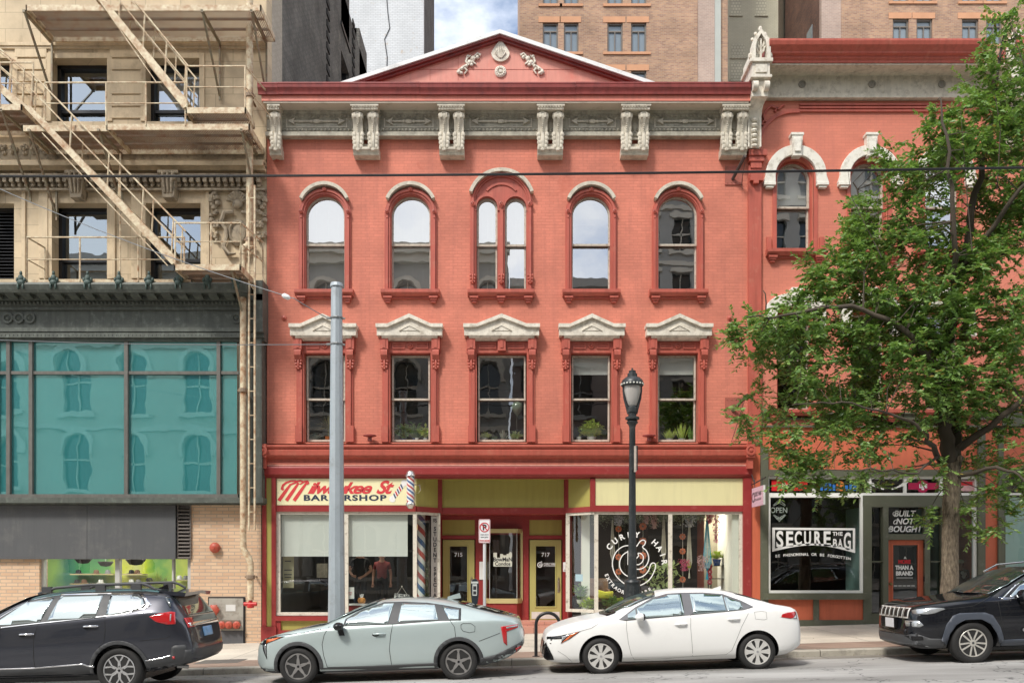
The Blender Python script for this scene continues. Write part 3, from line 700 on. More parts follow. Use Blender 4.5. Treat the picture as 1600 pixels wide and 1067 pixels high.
    for x in (x0-.1, d1[1]+.1, d2[0]-.1, x1+.05): i.box(x-.03, x+.03, YD+.13, YD+2.2, zd-.1, zc)
    i.build('entry_hall', m_wood, red)
    m_shopf = M('cream_shop_frame', (.64, .60, .51), .55, var=.1, vs=6, dirt=((.30, .24, .18), .3, 9))
    for side in (0, 1):
        gq = MB(); fq = MB()
        if side == 0: a, b, ms, zb_ = wx(432), wx(650), [wx(541)], z_g0
        else: a, b, ms, zb_ = wx(929), wx(1160), [wx(1047.5)], wz(957)
        zt_ = wz(799)
        fq.box(a, b, .0, .08, zt_-.07, zt_); fq.box(a, b, -.03, .08, zb_, zb_+.08)
        for x in [a+.045, b-.03]+ms: fq.box(x-.05, x+.05, .0, .08, zb_+.08, zt_-.07)
        sx0, sx1, sy1 = (lx0, lx1, YB) if side == 0 else (rx0, rx1, YB)
        sheet(fq, sx0, 0, sx1, sy1, zt_-.07, zt_, .07); sheet(fq, sx0, 0, sx1, sy1, zb_, zb_+.08, .07)
        fq.box(sx1-.05, sx1+.05, sy1-.05, sy1+.05, zb_, zt_)
        sh_o = fq.build('shop_window', m_shopf, red); tag(sh_o, ('barbershop display window', 'hair salon display window')[side])
        gq.add([(x, .04, z) for x, z in rect(a+.09, ms[0]-.045, zb_+.06, zt_-.05)], [(0, 1, 2, 3)]); gq.build('pane', m_glass_shop, sh_o)
        gq = MB(); gq.add([(x, .04, z) for x, z in rect(ms[0]+.045, b-.08, zb_+.06, zt_-.05)], [(0, 1, 2, 3)]); gq.build('pane', m_glass_shop, sh_o)
        gq = MB(); gq.add([(sx0, .03, zb_), (sx1, sy1, zb_), (sx1, sy1, zt_), (sx0, .03, zt_)], [(0, 1, 2, 3)]); gq.build('pane', m_glass_shop, sh_o)
    # rooms
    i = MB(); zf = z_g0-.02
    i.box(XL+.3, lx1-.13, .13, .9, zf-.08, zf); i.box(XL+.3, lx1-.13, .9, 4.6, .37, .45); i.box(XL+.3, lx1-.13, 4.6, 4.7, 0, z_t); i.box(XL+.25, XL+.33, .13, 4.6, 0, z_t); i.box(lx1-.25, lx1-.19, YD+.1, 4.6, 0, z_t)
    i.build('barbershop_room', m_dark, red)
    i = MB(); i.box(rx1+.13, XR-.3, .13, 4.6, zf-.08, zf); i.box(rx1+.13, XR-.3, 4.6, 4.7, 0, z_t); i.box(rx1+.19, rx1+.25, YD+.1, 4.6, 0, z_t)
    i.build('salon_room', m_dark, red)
    i = MB(); i.box(wx(1141, .3), wx(1160, .1), .10, .55, zf, wz(799)); i.box(wx(1139, .5), XR-.3, .55, .65, zf, z_t); i.box(XR-.34, XR-.301, .65, 1.8, zf, z_t);  i.box(wx(908, .9), wx(921, .9), .8, .95, zf, z_t)
    i.build('inner_wall', M('cream_inner_wall', (.82, .80, .72), .7, var=.06), red)
    i = MB(); i.box(wx(1100, 1.9), XR-.2, 1.8, 1.9, zf, z_t); i.build('grey_partition', M('warm_partition', (.38, .34, .26), .7), red)
    # shades of the barbershop
    for a, b in ((440, 538), (545, 637)):
        q = MB(); q.box(wx(a, .13), wx(b, .13), .12, .13, wz(867, .13), wz(801, .13)); q.box(wx(a, .13), wx(b, .13), .11, .14, wz(869, .13), wz(866.9, .13)); q.build('roller_shade', M('white_shade', (.74, .74, .70), .7, var=.03), red)
    return locals()
SF = storefront()
# star plates, vents on the facade
def fittings():
    k = MB()
    for px, py in ((433, 249), (444, 497), (1140, 497)):
        x, z = wx(px), wz(py); k.lathe([(.07, 0), (.07, -.02), (.03, -.03), (.03, -.06), (.001, -.07)], (x, 0, z), 'y', 8)
    build_split(k, 'anchor_plate', m_redtrim, red)
    k = MB()
    for px in (580, 1012): x, z = wx(px), wz(690); k.lathe([(.06, 0), (.05, .1), (.17, .13), (.17, .15), (.10, .17)], (x, -.22, z-.02), 'z', 12)
    build_split(k, 'vent_cap', m_dkmaroon, red, smooth=40)
    for (px, py) in ((1146, 275), (1146, 636)):
        k = MB(); x, z = wx(px), wz(py); k.box(x-.22, x+.22, -.03, 0, z-.24, z+.24)
        for u in (-.16, -.05, .06, .16):
            for v in (-.19, .19): k.ball((x+u, -.035, z+v), .015, 6, 4)
        o = k.build('tie_plate', M('rusty_red_plate', (.36, .10, .07), .6, dirt=((.2, .09, .05), .4, 8)), red)
        k = MB(); L = ((1164, 244) if py < 400 else (1168, 617)); k.tube([(x-.03, -.03, z-.1), (wx(L[0], -.6), -.6, wz(L[1], -.6))], .042, 8)
        if py > 400: k.tube([(wx(1165, -.5), -.5, wz(620, -.5)), (wx(1143, -.02), -.02, wz(690, -.02))], .008, 5)
        else: k.tube([(wx(1164, -.3), -.3, wz(262)), (wx(1158, -.02), -.02, wz(290)-.0), (wx(1161, -.02), -.02, wz(296))], .006, 5)
        k.build('rod', M('dark_iron', (.07, .05, .045), .6), o)
fittings()
# ================= LEFT STONE BUILDING =================
def stone_mat(name, col, bw=.9, rh=.42, ms=.008, dark=.62):
    m = bpy.data.materials.new(name); nt, N, L, p = nodes(m); co = objco(nt)
    s = N.new('ShaderNodeSeparateXYZ'); L.new(co, s.inputs[0]); a = N.new('ShaderNodeMath'); L.new(s.outputs[0], a.inputs[0]); L.new(s.outputs[1], a.inputs[1])
    cb = N.new('ShaderNodeCombineXYZ'); L.new(a.outputs[0], cb.inputs[0]); L.new(s.outputs[2], cb.inputs[1])
    b = N.new('ShaderNodeTexBrick'); L.new(cb.outputs[0], b.inputs['Vector']); b.inputs['Scale'].default_value = 1
    b.inputs['Brick Width'].default_value = bw; b.inputs['Row Height'].default_value = rh; b.inputs['Mortar Size'].default_value = ms
    b.inputs['Color1'].default_value = (*col, 1); b.inputs['Color2'].default_value = (*sh(col, .84), 1); b.inputs['Mortar'].default_value = (*sh(col, dark), 1)
    v = ramp(nt, noise_n(nt, co, 1.0, 8, .65), [(.3, (.75,)*3), (.7, (1.15,)*3)]); c = mixc(nt, 1.0, b.outputs[0], v, 'MULTIPLY')
    f = ramp(nt, noise_n(nt, co, 1.2, 7, .7, (1, 1, .4)), [(.55, (0, 0, 0)), (.75, (.8,)*3)]); c = mixc(nt, f, c, (.20, .155, .10))
    L.new(c, p.inputs['Base Color']); p.inputs['Roughness'].default_value = .85
    L.new(bump_n(nt, noise_n(nt, co, 25, 5), .3, .006), p.inputs['Normal']); return m
STONE = (.66, .53, .355)
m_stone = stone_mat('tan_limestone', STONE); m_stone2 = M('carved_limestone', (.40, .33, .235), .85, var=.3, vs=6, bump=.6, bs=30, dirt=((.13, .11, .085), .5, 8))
m_stonep = M('plain_limestone', STONE, .85, var=.14, vs=2, bump=.4, dirt=((.36, .28, .18), .4, 2), streak=.2)
m_green = M('dark_green_iron', (.085, .095, .08), .55, var=.35, vs=4, dirt=((.17, .19, .165), .35, 6), streak=.35)
m_green2 = M('verdigris_iron', (.045, .075, .065), .6, var=.4, vs=6, dirt=((.12, .16, .14), .35, 8))
m_mull = M('grey_bronze_mullion', (.13, .125, .11), .55, var=.35, vs=8, streak=.3)
m_tanbrick = brick_mat('tan_brick', (.66, .47, .31), (.57, .37, .235), (.42, .33, .25), .30, .088, .010, var=.10, bump=.5, soft=.0)
left = thing('stone_building', 'tan carved stone building with dark green iron storefront and teal windows', 'building', (wx(200), 0, 0))
m_gst = glass_mat('blue_grey_sash_glass', .36, (.8, .84, .86), .02, gcol=(.72, .82, .90))
def stone_building():
    xl, xr = wx(-260), wx(417)-.01
    ztop = wz(-420)
    YF = 0.0
    cols = [(-110, -50), (-64, 20), (82, 168), (228, 313)]
    up = [(a, b, 190, 92) for a, b in ((-64, 20), (80, 168), (228, 312))]; lo = [(a, b, 436, 318) for a, b in ((-64, 22), (82, 168), (228, 314))]
    top = [(a, b, -66, -180) for a, b in ((-64, 20), (80, 168), (228, 312))]
    holes = [rect(wx(a), wx(b), wz(c), wz(d)) for a, b, c, d in up+lo+top]
    m = MB(); m.prism(rect(xl, xr, wz(452), ztop), YF, .5, 'y', holes)
    m.box(xl, xl+.4, .5, 17, 0, ztop); m.box(xl, xr, 17, 17.4, 0, ztop)
    m.build('wall', m_stone, left)
    lb = brick_mat('pale_return_brick', (.46, .41, .33), (.40, .35, .28), (.30, .27, .22), var=.12)
    m = MB(); m.box(xr-.4, xr, .501, 1.5, 0, ztop); m.build('return_wall', lb, left)
    db = brick_mat('sooty_side_brick', (.10, .095, .085), (.15, .14, .12), (.05, .05, .045), var=.45, patch=((.26, .24, .19), .5), bump=.5)
    hs = [rect(9.6, 11.2, z0, z0+3.6) for z0 in (12.6, 17.2, 21.8)]+[rect(13.4, 15.2, z0, z0+3.4) for z0 in (11.4, 16, 20.6)]
    m = MB(); m.prism(rect(1.5, 17.4, 0, ztop), xr-.4, xr, 'x', hs)
    m.build('side_wall', db, left)
    m = MB()
    for yy in (7.3, 12.0, 16.6):
        z = 11.0
        while z < ztop: m.box(xr, xr+.04, yy-.22, yy+.22, z, z+.2); z += .38
    build_split(m, 'side_quoins', M('dark_quoin_brick', (.035, .033, .03), .9, var=.3), left, axis=1)
    for h in hs:
        y0, y1, z0, z1 = h[0][0], h[1][0], h[0][1], h[2][1]
        m = MB(); m.box(xr-.25, xr-.2, y0, y1, z0, z1); o = m.build('side_window', glass_mat('blue_side_glass', .4, (.1, .15, .18), 0), left)
        m = MB(); m.box(xr-.2, xr-.12, y0, y0+.08, z0, z1); m.box(xr-.2, xr-.12, y1-.08, y1, z0, z1); m.box(xr-.2, xr-.12, y0, y1, (z0+z1)/2-.04, (z0+z1)/2+.04); m.box(xr-.2, xr+.05, y0-.1, y1+.1, z0-.12, z0); m.build('window_frame', m_black, o)
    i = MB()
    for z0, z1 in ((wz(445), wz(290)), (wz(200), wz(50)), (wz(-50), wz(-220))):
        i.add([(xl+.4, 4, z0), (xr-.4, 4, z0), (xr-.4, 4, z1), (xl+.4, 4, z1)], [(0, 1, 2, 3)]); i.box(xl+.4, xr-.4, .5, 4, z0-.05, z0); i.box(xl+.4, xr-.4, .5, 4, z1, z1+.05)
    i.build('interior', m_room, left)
    # string courses and bands
    s = MB()
    for (pa, pb, d) in ((252, 258, .25), (258, 266, .16), (231, 252, .08), (214, 231, .05), (66, 71, .07), (70, 76, .04)):
        s.box(xl, xr, -d, .0, wz(pb, -d), wz(pa, -d))
    s.prism([(0, wz(258)), (-.36, wz(258, -.36)), (-.36, wz(252, -.36)), (-.30, wz(250, -.3)), (0, wz(250))], xl, xr, 'x')
    s.build('string_course', m_stonep, left)
    # carved frieze: rows of small scrolls
    c = MB(); rnd = random.Random(3); x = xl+.1
    while x < xr-.1:
        zc = wz(234, -.1); r = .10
        for k in range(5): a = 2*PI*k/5+rnd.random(); c.ball((x+r*.8*math.cos(a), -.10, zc+r*math.sin(a)), (.05, .045, .06), 5, 3)
        c.ball((x, -.12, zc), (.05, .05, .05), 6, 4); x += .27
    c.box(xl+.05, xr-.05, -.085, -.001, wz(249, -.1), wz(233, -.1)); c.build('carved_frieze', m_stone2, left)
    d = MB(); x = xl+.05
    while x < xr-.06:
        d.box(x, x+.085, -.22, .0, wz(284, -.22), wz(275, -.22)); d.ball((x+.04, -.12, wz(290, -.1)), (.055, .05, .06), 6, 4); d.box(x-.03, x-.01, -.19, 0, wz(283, -.2), wz(275, -.22)); x += .17
    d.box(xl, xr, -.15, 0, wz(297, -.15), wz(294, -.15)); d.box(xl, xr, -.26, 0, wz(274.8, -.26), wz(271, -.26))
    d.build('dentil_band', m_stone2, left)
    # rusticated pier joints (upper floor quoins)
    q = MB()
    for a, b in ((24, 74), (172, 224)):
        for k in range(6):
            z = wz(186-k*19); q.box(wx(a), wx(b), -.035, .0, z, z+.27)
    build_split(q, 'pier', m_stonep, left, bevel=.01)
    q = MB()
    for px in (100, 216, 306):   # narrow pilasters each side of windows, lower row
        pass
    for a, b in ((35, 41), (62, 76), (176, 181), (206, 222), (322, 328)):
        q.box(wx(a), wx(b), -.05, 0, wz(436), wz(297))
    build_split(q, 'pilaster_strip', m_stonep, left, bevel=.008)
    for a, b, c_, d_ in lo+up+top:
        if a < -80: continue
        x0, x1, z0, z1 = wx(a), wx(b), wz(c_), wz(d_); w = MB(); lw = (c_ == 436)
        w.box(x0, x0+.09, .30, .42, z0, z1); w.box(x1-.05, x1, .30, .42, z0, z1); w.box(x0, x1, .30, .42, z1-.09, z1)
        w.box(x0, x1, .30, .42, z0, z0+.07); zm = wz(400 if lw else (d_+72)); w.box(x0+.05, x1-.05, .33, .44, zm-.04, zm+.04)
        if a == -64 and lw:
            z = z0+.1
            while z < z1-.1: w.prism([(.25, z), (.34, z+.05), (.34, z+.065), (.25, z+.015)], x0+.05, x1-.05, 'x'); z += .085
            o = w.build('louvre', m_black, left); continue
        o = w.build('window', m_black, left)
        g = MB(); g.add([(x, .40, z) for x, z in rect(x0+.08, x1-.05, zm+.03, z1-.08)], [(0, 1, 2, 3)]); g.build('pane', m_gst, o)
        g = MB(); g.add([(x, .43, z) for x, z in rect(x0+.08, x1-.05, z0+.05, zm-.03)], [(0, 1, 2, 3)]); g.build('pane', m_gst, o)
        if a == 228 and not lw and c_ > 0:
            g = MB(); g.add([(x, .55, z) for x, z in rect(x0+.1, x1-.1, zm, z1-.1)], [(0, 1, 2, 3)]); g.build('blind', m_blind, o)
        # surround
        s = MB(); P = rect(x0, x1, z0, z1); s.band([(x0, z0), (x0, z1), (x1, z1), (x1, z0)], [(x0-.13, z0), (x0-.13, z1+.13), (x1+.13, z1+.13), (x1+.13, z0)], -.03, .0)
        s.build('surround', m_stonep, o)
    # keystones with leaf, hanging from dentil band
    for px in (27, 121, 203+61, 203+61+0): pass
    for px in (-20, 121, 265):
        k = MB(); x = wx(px, -.2)
        k.prism([(x-.2, wz(276, -.3)), (x+.2, wz(276, -.3)), (x+.14, wz(311, -.2)), (x-.14, wz(311, -.2))], -.3, 0); k.box(x-.26, x+.26, -.34, 0, wz(270, -.34), wz(265.5, -.34))
        for u in (-.1, 0, .1): k.tube([(x+u*1.3, -.32, wz(279)), (x+u, -.36, wz(292)), (x+u*.8, -.31, wz(309))], [.05, .04, .03], 6)
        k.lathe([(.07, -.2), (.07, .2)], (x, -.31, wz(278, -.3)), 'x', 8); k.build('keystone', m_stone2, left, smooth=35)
    # carved cartouche
    k = MB(); cx, cz = wx(373), wz(365); P = lambda px, py: (wx(px), -.05, wz(py))
    k.lathe([(.26, 0), (.26, -.06), (.20, -.12), (.17, -.06), (.001, -.10)], (0, 0, 0), 'y', 20)
    k.v = [(cx+x, y, cz+.0+z*1.35) for x, y, z in k.v]
    for i in range(9): a = R(-80+20*i); k.tube([(cx+.05*math.sin(a), -.06, wz(318)), (cx+.26*math.sin(a), -.14, wz(318)+.26*math.cos(a))], [.03, .06], 6)
    k.ball((cx, -.1, wz(322)), (.14, .1, .12), 8, 6)
    for s in (-1, 1):
        k.tube([(cx+s*.1, -.08, wz(334)), (cx+s*.34, -.1, wz(335)), (cx+s*.42, -.1, wz(350)), (cx+s*.30, -.1, wz(360)), (cx+s*.28, -.1, wz(372)), (cx+s*.36, -.1, wz(388)), (cx+s*.22, -.1, wz(400)), (cx+s*.05, -.08, wz(398))], [.05, .07, .06, .05, .05, .06, .06, .03], 7)
        rnd = random.Random(8)
        for i in range(26):
            px = 373+s*(30+rnd.random()*12); py = 298+rnd.random()*82; r = .05+.04*rnd.random(); k.ball((wx(px), -.06, wz(py)), (r, .07, r), 5, 3)
    k.build('cartouche', m_stone2, left, smooth=50)
    # downpipe end etc handled elsewhere; iron storefront
    yg = -.45
    g = MB(); X0, X1 = xl, wx(411, yg)
    def gb(pa, pb, d, x0=X0, x1=X1): g.box(x0, x1, -d, .0, wz(pb, -d), wz(pa, -d))
    # crown
    g.prism([(0, wz(441, -.8)), (-.85, wz(441, -.85)), (-.88, wz(444, -.88)), (-.84, wz(452, -.84)), (-.80, wz(457, -.8)), (-.62, wz(459, -.62)), (0, wz(459, -.62))], X0, X1-.3, 'x')
    gb(459.2, 469, .50); gb(469, 477, .42); gb(477, 484, .36); gb(484, 520, .30); gb(512, 518, .36); gb(520, 527, .40); gb(527, 532, .33)
    g.build('iron_cornice', m_green, left)
    b = MB(); px = -55
    rr = random.Random(2)
    while px < 385:
        x = wx(px, -.62); b.prism([(-.3, wz(460, -.5)), (-.72, wz(460, -.6)), (-.70, wz(463, -.6)), (-.5, wz(468, -.5)), (-.3, wz(469, -.4))], x-.11, x+.11, 'x'); px += 24.3
    build_split(b, 'modillion', m_green, left, gap=.02)
    b = MB(); x = X0+.1
    while x < X1-.1: b.ball((x, -.44, wz(473, -.43)), (.035, .035, .045), 6, 4); b.ball((x+.05, -.39, wz(523.5, -.4)), (.02, .03, .02), 5, 3); x += .10
    b.build('bead_course', m_green, left)
    # acroteria
    for px in (33, 84, 137, 186, 233, 279, 324, 369):
        a = MB(); x = wx(px, -.85); z = wz(443, -.85)
        a.ball((x, -.86, z+.02), (.10, .07, .08), 8, 5); a.ball((x, -.86, z+.13), (.075, .06, .09), 8, 5); a.ball((x, -.86, z+.25), (.04, .04, .06), 6, 4)
        for s in (-1, 1): a.ball((x+s*.09, -.86, z+.09), (.04, .04, .06), 6, 4); a.ball((x+s*.06, -.88, z-.08), (.03, .04, .08), 6, 4)
        a.build('leaf_crest', m_green2, left, smooth=60)
    # panel ornament
    a = MB()
    for px in (-60, 30, 376):
        x = wx(px, -.3); zc = wz(497, -.3)
        for u in (-.28, 0, .28) if px != 376 else (-.1,):
            a.lathe([(.14, -.30), (.14, -.34), (.09, -.34), (.07, -.31), (.001, -.35)], (x+u, 0, zc), 'y', 12)
    build_split(a, 'frieze_ornament', m_green, left)
    # teal glazing
    f = MB(); yw = -.20
    cols = [(-250, -130), (-120, -4), (-2, 14), (18, 50), (54, 197), (203, 342), (346, 374)]
    zt, zr, zb = wz(532, yw), wz(583, yw), wz(776, yw)
    ms = [(-126), -5, 15.5, 50.5, 199, 343]
    for mx_ in ms: f.box(wx(mx_-2.8, yw), wx(mx_+2.8, yw), yw-.09, yw+.02, zb, zt)
    f.box(X0, wx(374, yw), yw-.06, yw+.02, zr-.04, zr+.04); f.box(X0, wx(374, yw), yw-.12, yw+.02, zb-.04, zb+.06); f.box(X0, wx(374, yw), yw-.03, yw+.02, zt-.04, zt)
    o = f.build('glazed_wall', m_mull, left)
    m_teal = teal(); rt = random.Random(6)
    ed = [X0]+[wx(v, yw) for v in ms]+[wx(372, yw)]
    for a_, b_ in zip(ed, ed[1:]):
        for z0, z1 in ((zb+.05, zr-.03), (zr+.03, zt)):
            p = MB(); tt = rt.uniform(-.006, .006); t2 = rt.uniform(-.008, .008); p.add([(x, yw+(x-a_)*tt+(z-z0)*t2, z) for x, z in rect(a_+.03, b_-.03, z0, z1)], [(0, 1, 2, 3)]); p.build('pane', m_teal, o)
    # iron piers at the right end
    g = MB(); g.box(wx(374, -.3), wx(388, -.3), -.32, 0, wz(787, -.3), wz(532, -.3)); g.box(wx(390, -.3), wx(402, -.3), -.26, .0, wz(787, -.3), wz(532, -.3)); g.box(wx(402, -.2), wx(412, -.2), -.36, 0, wz(787, -.3), wz(459, -.3)); g.box(wx(400, -.3), wx(414, -.3), -.50, 0, wz(520, -.4), wz(440, -.4))
    g.build('iron_pier', m_green, left)
    g = MB(); g.box(X0, wx(411, -.4), -.42, 0, wz(785.5, -.4), wz(777, -.4)); g.box(X0, wx(411, -.3), -.3, 0, wz(788, -.3), wz(785.6, -.3)); g.build('iron_sill', m_green, left)
    # ground floor brick with window strip
    yb = -.05; zB = -.6; zs0, zs1 = wz(930), wz(873)
    g = MB(); wxa, wxb = wx(63), wx(299)
    g.prism(rect(X0, wx(409), zB, wz(788, -.1)), yb, .35, 'y', [rect(wxa, wxb, zs0, wz(789))]); g.build('brick_wall', m_tanbrick, left)
    g = MB(); g.box(X0, wx(137.5, -.1), -.16, -.06, wz(873, -.16), wz(789, -.16)); g.box(wx(138, -.1), wx(275.5, -.1), -.16, -.06, wz(873, -.16), wz(789, -.16)); g.build('grey_panel', M('charcoal_panel', (.085, .088, .092), .6, var=.12, bump=.05, dirt=((.13, .13, .125), .35, 1.5), streak=.1), left)
    g = MB(); x0, x1 = wx(277, -.1), wx(298, -.1); z = wz(872); 
    g.box(x0, x0+.025, -.1, 0, wz(873), wz(789)); g.box(x1-.025, x1, -.1, 0, wz(873), wz(789)); g.box(x0, x1, .0, .05, wz(873), wz(789))
    while z < wz(793): g.prism([(-.12, z), (-.0, z+.06), (-.0, z+.08), (-.12, z+.02)], x0+.02, x1-.02, 'x'); z += .093
    g.build('louvre', M('dull_brown_metal', (.16, .14, .125), .5), left)
    g = MB(); x0, x1 = wx(66, .1), wx(298, .1)
    g.box(x0-.02, x0+.06, .05, .2, zs0, zs1); g.box(x1-.06, x1+.02, .05, .2, zs0, zs1); g.box(wx(181, .1), wx(188, .1), .05, .2, zs0, zs1); g.box(wx(271, .1)-.02, wx(271, .1)+.02, .05, .2, zs0, zs1); g.box(x0, x1, .04, .2, zs1, wz(789)-.02); g.box(x0, x1, .04, .2, zs0, zs0+.05)
    o = g.build('strip_window', M('aluminium_frame', (.45, .45, .43), .5), left)
    for a_, b_ in ((66, 181), (188, 271), (271, 298)):
        g = MB(); g.add([(x, .1, z) for x, z in rect(wx(a_, .1)+.03, wx(b_, .1)-.03, zs0+.04, zs1)], [(0, 1, 2, 3)]); g.build('pane', m_glass, o)
    # mural wall inside, shelves
    g = MB(); g.box(wx(52, 2), wx(312, 2), 2.0, 2.1, 0, wz(870)+.3); g.build('mural_wall', mural(), left)
    g = MB(); g.box(wx(52, 2), wx(305), .35, 2.0, wz(868)+.3, wz(868)+.4); g.box(wx(52, 2)-.1, wx(52, 2), .35, 2, 0, 3); g.box(wx(305), wx(305)+.1, .35, 2, 0, 3); g.box(wx(52, 2), wx(305), .35, 2, -.1, 0); g.build('shop_room', M('pale_room', (.30, .30, .26), .8), left)
    # FDC panel
    g = MB(); x0, x1 = wx(328), wx(383); g.box(x0-.02, x1+.02, -.08, -.05, wz(1006), wz(932)); g.build('panel_frame', m_black, left)
    g = MB(); g.box(x0+.01, x1-.02, -.1, -.08, wz(984), wz(934)); o = g.build('connection_panel', M('dull_steel_panel', (.42, .40, .35), .5, .3, var=.2, dirt=((.25, .22, .18), .4, 5)), left)
    g = MB(); g.box(x0+.01, x1-.02, -.1, -.08, wz(1006), wz(985)); g.build('panel_foot', M('dark_grey_paint', (.09, .09, .095), .6), o)
    m_rred = M('faded_red_enamel', (.42, .07, .04), .5, var=.3, vs=15, dirt=((.3, .12, .07), .4, 10))
    g = MB(); g.box(wx(345), wx(377), -.14, -.1, wz(982), wz(968)); g.build('manifold_plate', M('brownish_metal', (.22, .15, .11), .6), o)
    for px in (349, 360, 372):
        g = MB(); g.lathe([(.075, -.14), (.075, -.2), (.095, -.2), (.095, -.25), (.06, -.27), (.03, -.27), (.03, -.30), (.001, -.30)], (wx(px, -.1), 0, wz(975)), 'y', 12)
        for k in (-1, 1): g.box(wx(px, -.1)-.015+k*.09, wx(px, -.1)+.015+k*.09, -.25, -.21, wz(975)-.02, wz(975)+.02)
        g.build('hose_cap', m_rred, o, smooth=35)
    g = MB(); g.lathe([(.10, -.1), (.10, -.17), (.13, -.17), (.13, -.22), (.1, -.24), (.001, -.25)], (wx(336, -.1), 0, wz(952)), 'y', 14)
    for a_ in range(0, 360, 60): g.ball((wx(336, -.1)+.13*math.cos(R(a_)), -.195, wz(952)+.13*math.sin(R(a_))), .025, 6, 4)
    g.build('hose_cap', m_rred, o, smooth=35)
    g = MB(); g.box(wx(355), wx(370), -.105, -.1, wz(954), wz(944)); g.build('notice_plate', M('paper_white', (.62, .62, .6), .6), o)
    # alarm bell
    g = MB(); c = (wx(336, -.1), 0, wz(855.5)); g.lathe([(.05, -.05), (.05, -.1), (.135, -.1), (.135, -.13), (.12, -.17), (.08, -.2), (.03, -.21), (.03, -.225), (.001, -.225)], c, 'y', 20); o = g.build('alarm_bell', m_rred, None, smooth=35)
    # vertical downpipe
    return m_rred
def teal():
    m = bpy.data.materials.new('teal_reflective_glass'); m.use_nodes = True; nt = m.node_tree; N = nt.nodes; L = nt.links; p = N['Principled BSDF']
    co = objco(nt); c = mixc(nt, noise_n(nt, co, .6, 4, .6), (.012, .16, .168), (.03, .25, .25)); L.new(c, p.inputs['Base Color']); p.inputs['Roughness'].default_value = .35
    g = N.new('ShaderNodeBsdfGlossy'); g.inputs['Roughness'].default_value = .0; g.inputs['Color'].default_value = (.55, .95, .95, 1)
    mx = N.new('ShaderNodeMixShader'); mx.inputs[0].default_value = .38; L.new(p.outputs[0], mx.inputs[1]); L.new(g.outputs[0], mx.inputs[2])
    L.new(bump_n(nt, noise_n(nt, co, .9, 2), .035, .1), g.inputs['Normal']); L.new(mx.outputs[0], N['Material Output'].inputs[0]); return m
def mural():
    m = bpy.data.materials.new('mural_paint'); nt, N, L, p = nodes(m); co = objco(nt)
    s = N.new('ShaderNodeSeparateXYZ'); L.new(co, s.inputs[0]); mr = N.new('ShaderNodeMapRange'); L.new(s.outputs[0], mr.inputs[0])
    mr.inputs[1].default_value = -3.3; mr.inputs[2].default_value = 1.0
    ad = N.new('ShaderNodeMath'); L.new(mr.outputs[0], ad.inputs[0]); n = N.new('ShaderNodeMath'); n.operation = 'MULTIPLY_ADD'; L.new(noise_n(nt, co, 1.6, 3), n.inputs[0]); n.inputs[1].default_value = .25; n.inputs[2].default_value = -.12; L.new(n.outputs[0], ad.inputs[1])
    c = ramp(nt, ad.outputs[0], [(.05, (.30, .55, .10)), (.18, (.05, .22, .16)), (.3, (.06, .30, .10)), (.42, (.12, .35, .10)), (.5, (.62, .66, .03)), (.62, (.62, .64, .25)), (.7, (.60, .70, .03)), (.78, (.12, .35, .05)), (.9, (.6, .7, .08))])
    L.new(c, p.inputs['Base Color']); L.new(c, p.inputs['Emission Color']); p.inputs['Emission Strength'].default_value = .0; return m
m_rred = stone_building()
bell = bpy.data.objects['alarm_bell']; tag(bell, 'round red alarm bell on the tan brick wall', 'alarm bell')

